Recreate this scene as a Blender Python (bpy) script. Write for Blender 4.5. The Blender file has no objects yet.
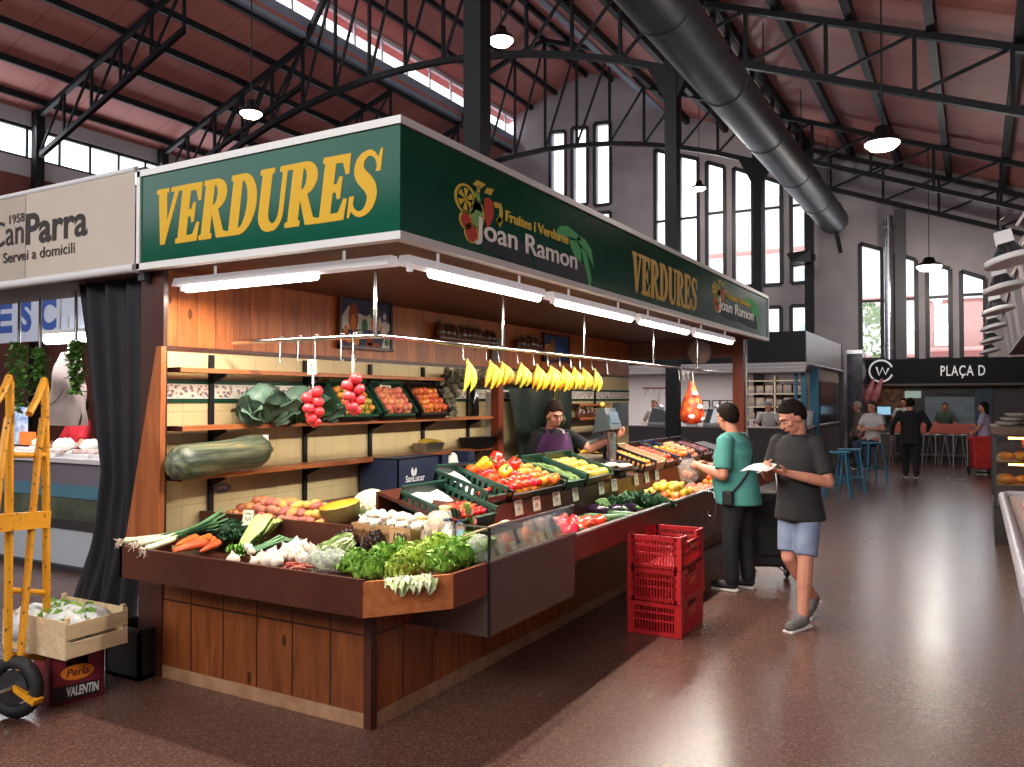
import bpy, bmesh, math, random
from mathutils import Vector, Matrix, Euler
random.seed(7)
R = math.radians
SC = bpy.context.scene
COL = SC.collection

# ------------------------------------------------------------------ camera, sky, exposure
CAM_H, YAW, PITCH, FPX = 1.68, R(29.6), R(1.09), 817.0
cam_data = bpy.data.cameras.new('camera')
cam_data.sensor_width = 36.0
cam_data.lens = FPX / 1024.0 * 36.0
cam_data.clip_start, cam_data.clip_end = 0.05, 300
cam = bpy.data.objects.new('camera', cam_data)
COL.objects.link(cam)
cam.location = (0, 0, CAM_H)
cam.rotation_euler = (R(90) + PITCH, 0, YAW)
SC.camera = cam

world = bpy.data.worlds.new('sky')
SC.world = world
world.use_nodes = True
wn = world.node_tree
wn.nodes['Background'].inputs[0].default_value = (0.88, 0.94, 1.0, 1)
wn.nodes['Background'].inputs[1].default_value = 2.8
SC.view_settings.view_transform = 'Standard'
SC.view_settings.look = 'None'
SC.view_settings.exposure = 0.0
SC.view_settings.gamma = 1.0
SC.view_settings.use_curve_mapping = False
SC.cycles.max_bounces = 6
SC.cycles.diffuse_bounces = 3
SC.cycles.glossy_bounces = 3
SC.cycles.transparent_max_bounces = 12
SC.cycles.sample_clamp_indirect = 6.0
SC.cycles.caustics_reflective = False
SC.cycles.caustics_refractive = False

def area_light(name, loc, rot, sx, sy, power, color=(1, 1, 1)):
    l = bpy.data.lights.new(name, 'AREA')
    l.shape = 'RECTANGLE'; l.size = sx; l.size_y = sy; l.energy = power; l.color = color
    o = bpy.data.objects.new(name, l); COL.objects.link(o)
    o.location = loc; o.rotation_euler = rot
    return o
# daylight falling in through the roof monitor and the tall gable windows, plus an added near fill
area_light('daylight_roof_monitor', (-15.35, 12, 12.6), (0, R(-62), 0), 1.0, 28, 1800, (0.86, 0.93, 1))
area_light('daylight_gable_windows', (-6.5, 27.2, 6.0), (R(-90), 0, 0), 9, 5, 360, (0.9, 0.95, 1))
area_light('daylight_aisle_windows', (-0.4, 27.2, 4.3), (R(-82), 0, 0), 4, 3, 130, (0.9, 0.95, 1))
area_light('added_near_fill', (-1.2, -6.5, 6.4), (R(82), 0, 0), 11, 3.0, 1250, (1.0, 0.97, 0.94))  # unseen fill lamp added behind the camera; the near wall has no windows
area_light('daylight_left_clerestory', (-20.5, 9, 8.15), (0, R(-100), 0), .8, 28, 300, (0.92, 0.95, 1))

# ------------------------------------------------------------------ pixel -> point in the place
_f = Vector((-math.sin(YAW)*math.cos(PITCH), math.cos(YAW)*math.cos(PITCH), math.sin(PITCH)))
_r = Vector((math.cos(YAW), math.sin(YAW), 0))
_u = _r.cross(_f)
def at(u, v, x=None, y=None, z=None, d=None):
    q = _f + _r*((u-512)/FPX) + _u*((383.5-v)/FPX)
    if x is not None: t = x/q.x
    elif y is not None: t = y/q.y
    elif z is not None: t = (z-CAM_H)/q.z
    else: t = d
    return Vector((0, 0, CAM_H)) + q*t

# ------------------------------------------------------------------ materials
def lin(h):
    h = h.lstrip('#')
    c = [int(h[i:i+2], 16)/255 for i in (0, 2, 4)]
    return tuple((x/12.92 if x <= .04045 else ((x+.055)/1.055)**2.4) for x in c) + (1,)
MATS = {}
class N:
    """tiny node-tree helper"""
    def __init__(s, name):
        s.m = bpy.data.materials.new(name); s.m.use_nodes = True
        s.t = s.m.node_tree; s.b = s.t.nodes['Principled BSDF']
    def n(s, t, **kw):
        x = s.t.nodes.new(t)
        for k, v in kw.items(): setattr(x, k, v)
        return x
    def l(s, a, b): s.t.links.new(a, b)
    def setv(s, node, i, v):
        if hasattr(v, 'is_linked') or isinstance(v, bpy.types.NodeSocket): s.l(v, node.inputs[i])
        else: node.inputs[i].default_value = v
    def math(s, op, a, b=0.0, c=None):
        x = s.n('ShaderNodeMath', operation=op); s.setv(x, 0, a); s.setv(x, 1, b)
        if c is not None: s.setv(x, 2, c)
        return x.outputs[0]
    def obj(s): return s.n('ShaderNodeTexCoord').outputs['Object']
    def sep(s, v):
        x = s.n('ShaderNodeSeparateXYZ'); s.l(v, x.inputs[0]); return x.outputs
    def comb(s, a, b, c=0.0):
        x = s.n('ShaderNodeCombineXYZ'); s.setv(x, 0, a); s.setv(x, 1, b); s.setv(x, 2, c); return x.outputs[0]
    def map(s, v, scale=(1, 1, 1), loc=(0, 0, 0)):
        x = s.n('ShaderNodeMapping'); s.l(v, x.inputs[0]); x.inputs['Scale'].default_value = scale; x.inputs['Location'].default_value = loc
        return x.outputs[0]
    def noise(s, v, scale=5, detail=3, rough=.5, dist=0):
        x = s.n('ShaderNodeTexNoise'); s.l(v, x.inputs['Vector']); x.inputs['Scale'].default_value = scale
        x.inputs['Detail'].default_value = detail; x.inputs['Roughness'].default_value = rough; x.inputs['Distortion'].default_value = dist
        return x.outputs[0]
    def ramp(s, f, stops):
        x = s.n('ShaderNodeValToRGB'); s.l(f, x.inputs[0]); e = x.color_ramp.elements
        while len(e) < len(stops): e.new(.5)
        for k, (p, c) in enumerate(stops): e[k].position = p; e[k].color = c if len(c) == 4 else tuple(c)+(1,)
        return x.outputs[0]
    def mix(s, f, a, b, mode='MIX'):
        x = s.n('ShaderNodeMix', data_type='RGBA', blend_type=mode)
        s.setv(x, 0, f); s.setv(x, 6, a); s.setv(x, 7, b); return x.outputs[2]
    def bump(s, h, strength=.3, dist=.01):
        x = s.n('ShaderNodeBump'); s.l(h, x.inputs['Height']); x.inputs['Strength'].default_value = strength
        x.inputs['Distance'].default_value = dist; s.l(x.outputs[0], s.b.inputs['Normal'])
    def base(s, v): s.setv(s.b, 'Base Color', v)
    def rough(s, v): s.setv(s.b, 'Roughness', v)

def mat(name, col, rough=.5, metal=0, col2=None, scale=12, bump=0, rnd=0, spec=None, detail=3, bscale=None, lo=.35, hi=.65, coat=0, sss=0):
    """one colour, or two mottled by noise; rnd = brightness change from object to object"""
    if name in MATS: return MATS[name]
    k = N(name); c = lin(col) if isinstance(col, str) else col
    k.b.inputs['Roughness'].default_value = rough; k.b.inputs['Metallic'].default_value = metal
    if spec is not None: k.b.inputs['Specular IOR Level'].default_value = spec
    if coat: k.b.inputs['Coat Weight'].default_value = coat
    out = c
    if col2 is not None:
        f = k.noise(k.obj(), scale, detail)
        out = k.ramp(f, [(lo, c), (hi, lin(col2))])
    if rnd:
        oi = k.n('ShaderNodeObjectInfo'); hs = k.n('ShaderNodeHueSaturation')
        k.setv(hs, 'Color', out)
        k.l(k.math('MULTIPLY_ADD', oi.outputs['Random'], rnd*2, 1-rnd), hs.inputs['Value'])
        k.l(k.math('MULTIPLY_ADD', oi.outputs['Random'], .03*(rnd > 0), .485), hs.inputs['Hue'])
        out = hs.outputs[0]
    k.base(out)
    if bump:
        k.bump(k.noise(k.obj(), bscale or scale*2, 4), bump, .01)
    MATS[name] = k.m
    return k.m

def emit(name, col, strength):
    if name in MATS: return MATS[name]
    k = N(name); c = lin(col)
    k.b.inputs['Base Color'].default_value = c
    k.b.inputs['Emission Color'].default_value = c; k.b.inputs['Emission Strength'].default_value = strength
    MATS[name] = k.m; return k.m

def glass(name, tint=(1, 1, 1, 1), gloss=.08, rough=.02):
    """thin window or case glass: lets light straight through, with a faint mirror"""
    if name in MATS: return MATS[name]
    k = N(name); k.t.nodes.remove(k.b)
    tr = k.n('ShaderNodeBsdfTransparent'); tr.inputs[0].default_value = tint
    gl = k.n('ShaderNodeBsdfGlossy'); gl.inputs['Roughness'].default_value = rough
    fr = k.n('ShaderNodeFresnel'); fr.inputs[0].default_value = 1.45
    mx = k.n('ShaderNodeMixShader')
    k.l(k.math('MULTIPLY_ADD', fr.outputs[0], .45, gloss*.1), mx.inputs[0]); k.l(tr.outputs[0], mx.inputs[1]); k.l(gl.outputs[0], mx.inputs[2])
    k.l(mx.outputs[0], k.t.nodes['Material Output'].inputs[0])
    MATS[name] = k.m; return k.m

def film(name, col, alpha=.35, rough=.2):
    """clear plastic bag / wrap: part see-through, part whitish"""
    if name in MATS: return MATS[name]
    k = N(name); k.base(lin(col)); k.rough(rough)
    f = k.noise(k.obj(), 40, 3)
    k.l(k.math('MULTIPLY_ADD', f, .5, alpha-.25), k.b.inputs['Alpha'])
    k.bump(k.noise(k.obj(), 55, 4), .7, .01)
    MATS[name] = k.m; return k.m

def planks(name, dark, light, plank='X', grain='Z', w=.1, groove=.05, rough=.45, rows=None, knots=.5, tint=.25, groovecol=.25):
    """boards: width w along axis plank, grain along axis grain, rows = cross joints along the grain"""
    if name in MATS: return MATS[name]
    k = N(name); co = k.sep(k.obj()); ax = {'X': co[0], 'Y': co[1], 'Z': co[2]}
    p = k.math('DIVIDE', ax[plank], w)
    idx = k.math('FLOOR', p); fr = k.math('SUBTRACT', p, idx)
    edge = k.math('MINIMUM', fr, k.math('SUBTRACT', 1, fr))
    g = k.math('LESS_THAN', edge, groove)
    cell = idx
    if rows:
        q = k.math('DIVIDE', ax[grain], rows); iq = k.math('FLOOR', q); fq = k.math('SUBTRACT', q, iq)
        eq = k.math('MINIMUM', fq, k.math('SUBTRACT', 1, fq))
        g = k.math('MAXIMUM', g, k.math('LESS_THAN', eq, groove*w/rows))
        cell = k.math('MULTIPLY_ADD', iq, 17.3, idx)
    wnz = k.n('ShaderNodeTexWhiteNoise', noise_dimensions='1D'); k.l(cell, wnz.inputs['W'])
    sc = {'X': (1, 1, 1), 'Y': (1, 1, 1), 'Z': (1, 1, 1)}
    s3 = [9, 9, 9]; s3['XYZ'.index(grain)] = .9
    off = k.comb(k.math('MULTIPLY', wnz.outputs[0], 9.0), k.math('MULTIPLY', wnz.outputs[0], 5.0), 0.0)
    vv = k.n('ShaderNodeVectorMath', operation='ADD'); k.l(k.map(k.obj(), tuple(s3)), vv.inputs[0]); k.l(off, vv.inputs[1])
    f = k.noise(vv.outputs[0], 2.2, 5, .62, .8)
    c = k.ramp(f, [(.3, lin(dark)), (.68, lin(light))])
    if knots:
        s4 = [7, 7, 7]; s4['XYZ'.index(grain)] = 3.2
        vo = k.n('ShaderNodeTexVoronoi'); k.l(k.map(k.obj(), tuple(s4)), vo.inputs['Vector']); vo.inputs['Scale'].default_value = 1.0
        kn = k.math('LESS_THAN', vo.outputs['Distance'], .13)
        rn = k.math('GREATER_THAN', k.sep(vo.outputs['Color'])[0], 1-knots)
        d = [x*.35 for x in lin(dark)[:3]]+[1]
        c = k.mix(k.math('MULTIPLY', k.math('MULTIPLY', kn, rn), .85), c, tuple(d))
    hs = k.n('ShaderNodeHueSaturation'); k.l(c, hs.inputs['Color'])
    k.l(k.math('MULTIPLY_ADD', wnz.outputs[0], tint*2, 1-tint), hs.inputs['Value'])
    gd = tuple([x*groovecol for x in lin(dark)[:3]]+[1])
    k.base(k.mix(g, hs.outputs[0], gd)); k.rough(rough)
    k.bump(k.math('SUBTRACT', k.math('MULTIPLY', f, .15), g), .35, .006)
    MATS[name] = k.m; return k.m

def tiles(name, col, grout, axes='YZ', w=.15, h=.15, rough=.2, var=.06, gw=.012):
    if name in MATS: return MATS[name]
    k = N(name); co = k.sep(k.obj()); ax = {'X': co[0], 'Y': co[1], 'Z': co[2]}
    v = k.comb(ax[axes[0]], ax[axes[1]])
    b = k.n('ShaderNodeTexBrick'); k.l(v, b.inputs['Vector']); b.offset = 0; b.squash = 1
    c = lin(col); c2 = tuple(x*(1-var*2) for x in c[:3])+(1,)
    b.inputs['Color1'].default_value = c; b.inputs['Color2'].default_value = c2; b.inputs['Mortar'].default_value = lin(grout)
    b.inputs['Scale'].default_value = 1; b.inputs['Mortar Size'].default_value = gw*w; b.inputs['Brick Width'].default_value = w
    b.inputs['Row Height'].default_value = h; b.inputs['Mortar Smooth'].default_value = .2
    n = k.noise(k.obj(), 3, 3)
    k.base(k.mix(k.math('MULTIPLY', n, .25), b.outputs[0], tuple(x*.75 for x in c[:3])+(1,))); k.rough(rough)
    k.bump(k.math('SUBTRACT', 1, b.outputs[1]), .25, .004)
    MATS[name] = k.m; return k.m

# ------------------------------------------------------------------ mesh builder
class MB:
    def __init__(s): s.v = []; s.f = []; s.m = []; s.s = []; s.mi = 0; s.T = None
    def add(s, vs, fs, smooth=False):
        o = len(s.v)
        for p in vs:
            p = Vector(p); s.v.append(s.T @ p if s.T is not None else p)
        for f in fs: s.f.append([i+o for i in f]); s.m.append(s.mi); s.s.append(smooth)
        return s
    def box(s, c, d, rot=None):
        x, y, z = d[0]/2, d[1]/2, d[2]/2
        vs = [Vector((a*x, b*y, e*z)) for a in (-1, 1) for b in (-1, 1) for e in (-1, 1)]
        if rot is not None:
            m = rot if isinstance(rot, Matrix) else Euler(rot).to_matrix()
            vs = [m @ v for v in vs]
        c = Vector(c)
        return s.hexa([v+c for v in vs])
    def hexa(s, vs):
        return s.add(vs, [(0, 1, 3, 2), (4, 6, 7, 5), (0, 4, 5, 1), (2, 3, 7, 6), (0, 2, 6, 4), (1, 5, 7, 3)])
    def bb(s, x0, x1, y0, y1, z0, z1): return s.box(((x0+x1)/2, (y0+y1)/2, (z0+z1)/2), (abs(x1-x0), abs(y1-y0), abs(z1-z0)))
    def bar(s, p, q, w, h=None, up=(0, 0, 1)):
        """square bar from p to q"""
        p, q = Vector(p), Vector(q); h = h or w; d = (q-p)
        if d.length < 1e-6: return s
        d.normalize(); upv = Vector(up)
        if abs(d.dot(upv)) > .98: upv = Vector((1, 0, 0)) if abs(d.x) < .9 else Vector((0, 1, 0))
        a = d.cross(upv).normalized()*w/2; b = a.cross(d).normalized()*h/2
        vs = []
        for e in (p, q):
            for i in (-1, 1):
                for j in (-1, 1): vs.append(e+a*i+b*j)
        return s.hexa([vs[0], vs[1], vs[2], vs[3], vs[4], vs[5], vs[6], vs[7]])
    def tube(s, pts, r, n=8, cap=True, closed=False, smooth=True, flat=1.0, up=None):
        pts = [Vector(p) for p in pts]; L = len(pts)
        rs = r if isinstance(r, (list, tuple)) else [r]*L
        vs, fs = [], []; pn = None
        for i, p in enumerate(pts):
            if closed: t = pts[(i+1) % L]-pts[i-1]
            else: t = pts[min(i+1, L-1)]-pts[max(i-1, 0)]
            if t.length < 1e-9: t = Vector((0, 0, 1))
            t.normalize()
            if pn is None:
                a = Vector(up) if up is not None else (Vector((0, 0, 1)) if abs(t.z) < .9 else Vector((1, 0, 0)))
                pn = (a - t*a.dot(t)).normalized()
            else:
                pn = pn - t*pn.dot(t)
                pn = pn.normalized() if pn.length > 1e-6 else t.orthogonal().normalized()
            b = t.cross(pn)
            for k in range(n):
                an = 2*math.pi*k/n
                vs.append(p + (pn*math.cos(an)*flat + b*math.sin(an))*rs[i])
        for i in range(L if closed else L-1):
            j = (i+1) % L
            for k in range(n):
                fs.append((i*n+k, i*n+(k+1) % n, j*n+(k+1) % n, j*n+k))
        s.add(vs, fs, smooth)
        if cap and not closed:
            s.add(vs[:n], [tuple(range(n-1, -1, -1))]); s.add(vs[-n:], [tuple(range(n))])
        return s
    def cyl(s, p, q, r, r2=None, n=14, cap=True): return s.tube([p, q], [r, r if r2 is None else r2], n, cap)
    def lathe(s, prof, n=20, c=(0, 0, 0), lobes=0, amp=0, smooth=True, sq=(1, 1)):
        """prof: list of (radius, z)"""
        c = Vector(c); vs, fs = [], []
        for (r, z) in prof:
            for k in range(n):
                a = 2*math.pi*k/n; rr = r*(1+amp*math.cos(lobes*a)) if lobes else r
                vs.append(c+Vector((rr*math.cos(a)*sq[0], rr*math.sin(a)*sq[1], z)))
        L = len(prof)
        for i in range(L-1):
            for k in range(n): fs.append((i*n+k, i*n+(k+1) % n, (i+1)*n+(k+1) % n, (i+1)*n+k))
        s.add(vs, fs, smooth)
        if prof[0][0] > 1e-5: s.add(vs[:n], [tuple(range(n-1, -1, -1))])
        if prof[-1][0] > 1e-5: s.add(vs[-n:], [tuple(range(n))])
        return s
    def ell(s, c, r, rot=None, n=14, m=9, fn=None):
        """ellipsoid; fn(unit vector) -> radius factor"""
        if not isinstance(r, (tuple, list, Vector)): r = (r, r, r)
        mm = None
        if rot is not None: mm = rot if isinstance(rot, Matrix) else Euler(rot).to_matrix()
        c = Vector(c); vs, fs = [], []
        def P(d):
            k = fn(d) if fn else 1
            p = Vector((d.x*r[0]*k, d.y*r[1]*k, d.z*r[2]*k))
            return c+(mm @ p if mm is not None else p)
        vs.append(P(Vector((0, 0, -1))))
        for i in range(1, m):
            th = -math.pi/2+math.pi*i/m
            for k in range(n):
                a = 2*math.pi*k/n
                vs.append(P(Vector((math.cos(th)*math.cos(a), math.cos(th)*math.sin(a), math.sin(th)))))
        vs.append(P(Vector((0, 0, 1)))); top = len(vs)-1
        for k in range(n):
            fs.append((0, 1+(k+1) % n, 1+k))
            fs.append((top, 1+(m-2)*n+k, 1+(m-2)*n+(k+1) % n))
        for i in range(m-2):
            for k in range(n): fs.append((1+i*n+k, 1+i*n+(k+1) % n, 1+(i+1)*n+(k+1) % n, 1+(i+1)*n+k))
        return s.add(vs, fs, True)
    def capsule(s, p, q, r1, r2, n=10):
        """round-ended cone, for bodies that are fused into one skin"""
        p, q = Vector(p), Vector(q); d = q-p; L = d.length or 1e-4; d = d/L
        pts, rs = [], []
        for k in range(4):
            a = math.pi/2*(1-k/4.0); pts.append(p-d*r1*math.sin(a)*.999); rs.append(max(1e-4, r1*math.cos(a)))
        pts += [p, q]; rs += [r1, r2]
        for k in range(1, 5):
            a = math.pi/2*k/4.0; pts.append(q+d*r2*math.sin(a)*.999); rs.append(max(1e-4, r2*math.cos(a)))
        return s.tube(pts, rs, n)
    def sleeve(s, p, q, r1, r2, n=14): return s.tube([p, q], [r1, r2], n)
    def prism(s, pts, d0, d1):
        """2D outline (x, y) -> solid between z=d0 and z=d1 of the builder's transform"""
        n = len(pts); vs = [Vector((p[0], p[1], d0)) for p in pts]+[Vector((p[0], p[1], d1)) for p in pts]
        fs = [tuple(range(n-1, -1, -1)), tuple(range(n, 2*n))]+[(i, (i+1) % n, n+(i+1) % n, n+i) for i in range(n)]
        return s.add(vs, fs)
    def ribbon(s, pts, ws, d0, d1):
        """flat stroke of changing width along a 2D path"""
        L = len(pts); l, r = [], []
        for i, p in enumerate(pts):
            a, b = pts[max(i-1, 0)], pts[min(i+1, L-1)]; dx, dy = b[0]-a[0], b[1]-a[1]; q = math.hypot(dx, dy) or 1
            w = (ws[i] if isinstance(ws, (list, tuple)) else ws)/2
            l.append((p[0]-dy/q*w, p[1]+dx/q*w)); r.append((p[0]+dy/q*w, p[1]-dx/q*w))
        for i in range(L-1):
            s.prism([r[i], r[i+1], l[i+1], l[i]], d0, d1)
        return s
    def grid(s, fn, nu, nv, smooth=True, closed=False):
        vs = [fn(i/nu, j/nv) for i in range(nu+1) for j in range(nv+1)]
        fs = [(i*(nv+1)+j, i*(nv+1)+j+1, (i+1)*(nv+1)+j+1, (i+1)*(nv+1)+j) for i in range(nu) for j in range(nv)]
        return s.add(vs, fs, smooth)
    def mesh(s, name, mats):
        me = bpy.data.meshes.new(name)
        me.from_pydata([tuple(v) for v in s.v], [], s.f)
        mats = mats if isinstance(mats, (list, tuple)) else [mats]
        for m in mats: me.materials.append(m)
        if s.f:
            me.polygons.foreach_set('material_index', s.m)
            me.polygons.foreach_set('use_smooth', s.s)
        me.update(); return me
    def build(s, name, mats, parent=None, loc=(0, 0, 0), rot=(0, 0, 0), bevel=0, fix=True):
        o = bpy.data.objects.new(name, s.mesh(name, mats)); COL.objects.link(o)
        if fix:
            b = bmesh.new(); b.from_mesh(o.data); bmesh.ops.recalc_face_normals(b, faces=b.faces); b.to_mesh(o.data); b.free()
        o.location = loc; o.rotation_euler = rot
        if parent is not None: o.parent = parent
        if bevel:
            md = o.modifiers.new('soft_edge', 'BEVEL'); md.width = bevel; md.segments = 2; md.limit_method = 'ANGLE'; md.angle_limit = R(40)
        return o

def tag(o, label=None, cat=None, group=None, kind=None):
    if label: o['label'] = label
    if cat: o['category'] = cat
    if group: o['group'] = group
    if kind: o['kind'] = kind
    return o
def thing(name, label, cat, loc=(0, 0, 0), rz=0, group=None, rot=None):
    o = bpy.data.objects.new(name, None); COL.objects.link(o)
    o.location = loc; o.rotation_euler = rot if rot is not None else (0, 0, rz)
    o.empty_display_size = .05
    return tag(o, label, cat, group)
def struct(o, label=None): return tag(o, label, None, None, 'structure')
KIDS = {}
def copy_tree(o, loc=None, rot=None, label=None, group=None, scale=None):
    c = o.copy(); COL.objects.link(c)
    if loc is not None: c.location = loc
    if rot is not None: c.rotation_euler = rot
    if scale is not None: c.scale = (scale,)*3 if isinstance(scale, (int, float)) else scale
    if label: c['label'] = label
    if group: c['group'] = group
    def rec(src, dst):
        for ch in list(src.children):
            d = ch.copy(); COL.objects.link(d); d.parent = dst; rec(ch, d)
    rec(o, c)
    return c
class Stock:
    """first call uses the prototype itself, later calls copy it with its parts"""
    def __init__(s, make): s.make = make; s.o = None
    def put(s, loc, rot=(0, 0, 0), label=None, group=None, scale=1.0):
        if s.o is None:
            s.o = s.make(); o = s.o
            o.location = loc; o.rotation_euler = rot; o.scale = (scale,)*3 if isinstance(scale, (int, float)) else scale
            if label: o['label'] = label
            if group: o['group'] = group
            return o
        return copy_tree(s.o, loc, rot, label, group, scale)

FRONT = Matrix(((1, 0, 0, 0), (0, 0, -1, 0), (0, 1, 0, 0), (0, 0, 0, 1)))   # local x,y,z -> world x,z,-y : faces -Y
SIDE = Matrix(((0, 0, 1, 0), (1, 0, 0, 0), (0, 1, 0, 0), (0, 0, 0, 1)))     # local x,y,z -> world y,z,+x : faces +X
def text(s, size, name, material, parent, M, extrude=.003, bold=0.0, shear=0.0, align='LEFT', stretch=1.0, spacing=1.0, mats=None):
    """lettering as a mesh; M places its plane in the parent's space"""
    cu = bpy.data.curves.new(name, 'FONT'); cu.body = s; cu.size = size; cu.extrude = extrude; cu.offset = bold; cu.shear = shear
    cu.align_x = align; cu.space_character = spacing; cu.resolution_u = 4
    t = bpy.data.objects.new('lettering_tmp', cu); COL.objects.link(t)
    dg = bpy.context.evaluated_depsgraph_get(); dg.update()
    me = bpy.data.meshes.new_from_object(t.evaluated_get(dg)); me.name = name
    bpy.data.objects.remove(t); bpy.data.curves.remove(cu)
    me.transform(M @ Matrix.Diagonal((stretch, 1, 1, 1)))
    me.materials.clear(); me.materials.append(material)
    o = bpy.data.objects.new(name, me); COL.objects.link(o); o.parent = parent
    return o

# common materials
BLACK_IRON = mat('black_painted_iron', '#0f1015', .55, .0, '#15161c', 3, spec=.3)
STEEL = mat('brushed_steel', '#b9b9b9', .3, 1)
CHROME = mat('chrome', '#d9d9d9', .15, 1)
WHITE_PAINT = mat('white_painted_metal', '#dedddc', .4)
WHITE_PLASTIC = mat('white_plastic', '#e6e4e0', .35)
BLACK_PLASTIC = mat('black_plastic', '#131314', .4)
PAPER = mat('paper', '#e9e4d8', .8)
INK = mat('dark_ink', '#262428', .7)
# ================================================================== THE HALL
YW = 26.5
def floor_mat():
    k = N('polished_terrazzo'); o = k.obj()
    v = k.n('ShaderNodeTexVoronoi'); k.l(o, v.inputs['Vector']); v.inputs['Scale'].default_value = 130
    big = k.noise(o, .55, 4)
    sp = k.ramp(k.sep(v.outputs['Color'])[0], [(0, lin('#50372f')), (.45, lin('#61423a')), (.8, lin('#6e4e44')), (1, lin('#886a5c'))])
    c = k.mix(k.math('MULTIPLY', big, .5), sp, lin('#5d443c'))
    st = k.noise(k.map(o, (1, .25, 1)), 1.4, 5, .6)
    k.base(c); k.rough(k.math('MULTIPLY_ADD', st, .06, .235))
    k.b.inputs['Specular IOR Level'].default_value = .36
    return k.m
fl = MB(); fl.bb(-23, 6, -7, 30, -.1, 0)
struct(fl.build('floor', floor_mat()))

WALL_GREY = mat('grey_plaster', '#a59ca1', .85, 0, '#978f95', 1.2, .05)
FRAME_DARK = mat('dark_window_frame', '#1b181c', .5)
GLASS = glass('window_glass')

# windows of the gable wall, as seen: (left u, right u, top v left, top v right, bottom v, transom v or None)
WIN = [(550, 565.5, 132, 131, 205, None), (572, 587.5, 128, 127, 205, None), (594.5, 610.5, 123.5, 122, 205, None),
       (550, 565.5, 214, 213, 268, None), (572, 587.5, 214, 213, 268, None), (594.5, 610.5, 213, 212, 268, None),
       (655, 674.5, 149.5, 155, 289, 221), (679, 698, 155, 159, 288, 218), (706.5, 724.5, 162, 167, 287, 213), (733.5, 752.5, 168, 174, 286.5, 211),
       (763, 781, 177, 183, 285, 208), (791, 808, 187, 193, 283, 205),
       (655, 674.5, 311, 310, 380, None), (679, 698, 310, 309, 380, None), (706.5, 724.5, 309, 308.5, 380, None), (733.5, 752.5, 308.5, 308, 380, None),
       (763, 781, 307.5, 307, 352, None), (791, 808, 306, 305.5, 352, None),
       (860, 882, 243.5, 249.5, 359.5, 301), (895, 916, 253.5, 260, 359.5, 299), (927, 950, 262, 269, 359, 297), (961, 985, 271, 278.5, 358.5, 294.5)]
wins = []
for (u0, u1, v0, v1, vb, tr) in WIN:
    a, b = at(u0, v0, y=YW), at(u1, v1, y=YW)
    zb = at((u0+u1)/2, vb, y=YW).z
    wins.append([a.x, b.x, a.z, b.z, zb, at((u0+u1)/2, tr, y=YW).z if tr else None])
def left_z(x): return 11.1+.37*(x+15)
def right_z(x): return 10.5-.38*(x+6.7)
RIDGE_X, RIDGE_Z = -12.0, 13.35
def roof_z(x):
    if x < -15: return left_z(x)
    if x < RIDGE_X: return RIDGE_Z-.36*(RIDGE_X-x)
    if x < -9: return RIDGE_Z-.36*(x-RIDGE_X)
    return right_z(x)
def gable_wall():
    m = MB(); xs = sorted(set([-21, -15, RIDGE_X, -9, 5]+[round(q, 4) for w in wins for q in (w[0], w[1])]))
    # slit the wall into upright strips, each with its openings cut out
    for x0, x1 in zip(xs[:-1], xs[1:]):
        xm = (x0+x1)/2
        ops = []
        for w in wins:
            if w[0]-1e-6 <= xm <= w[1]+1e-6:
                f = lambda x, w=w: w[2]+(w[3]-w[2])*(x-w[0])/(w[1]-w[0])
                ops.append((w[4], w[4], f(x0), f(x1)))
        ops.sort()
        lo0 = lo1 = 0.0
        for (b0, b1, t0, t1) in ops+[(roof_z(x0+1e-4)+.1, roof_z(x1-1e-4)+.1, 0, 0)]:
            y0, y1 = YW, YW+.35
            m.hexa([(x0, y0, lo0), (x0, y0, b0), (x0, y1, lo0), (x0, y1, b0), (x1, y0, lo1), (x1, y0, b1), (x1, y1, lo1), (x1, y1, b1)])
            lo0, lo1 = t0, t1
    return m
struct(gable_wall().build('wall_far', WALL_GREY))
for i, (x0, x1, z0, z1, zb, tr) in enumerate(wins):
    f = MB(); t = .09; yy = YW+.02
    P = [(x0, zb), (x1, zb), (x1, z1), (x0, z0)]
    for a, b in zip(P, P[1:]+P[:1]): f.bar((a[0], yy, a[1]), (b[0], yy, b[1]), t*1.3, t, up=(0, 1, 0))
    if tr: f.bar((x0, yy, tr), (x1, yy, tr), .08, .08)
    w = struct(f.build('window_%d' % (i+1), FRAME_DARK))
    g = MB(); g.add([(x0, yy+.05, zb), (x1, yy+.05, zb), (x1, yy+.05, z1), (x0, yy+.05, z0)], [(0, 1, 2, 3)])
    g.build('pane', GLASS, w)

# left wall with its band of clerestory windows
XL = -20.8
m = MB(); m.bb(XL-.3, XL, -6, YW, 0, 7.3)
struct(m.build('wall_left', mat('dull_red_render', '#7d4a42', .9, 0, '#6d403a', 2)))
m = MB(); m.bb(XL-.3, XL+.02, -6, YW, 7.3, 7.75); m.bb(XL-.3, XL+.02, -6, YW, 8.6, 8.98)
struct(m.build('trim_1', mat('pale_grey_band', '#b9b4bb', .8)))
f = MB()
for z in (7.78, 8.57): f.bar((XL-.1, -6, z), (XL-.1, YW, z), .1, .08)
y = -6
while y < YW: f.bar((XL-.1, y, 7.75), (XL-.1, y, 8.6), .05); y += .85
w = struct(f.build('window_40', FRAME_DARK))
g = MB(); g.add([(XL-.12, -6, 7.75), (XL-.12, YW, 7.75), (XL-.12, YW, 8.6), (XL-.12, -6, 8.6)], [(0, 1, 2, 3)]); g.build('pane', GLASS, w)
m = MB(); m.bb(5, 5.3, -6, YW, 0, 6.2)
struct(m.build('wall_right', WALL_GREY))  # unseen wall, added to block outside light; the hall would run on

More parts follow.
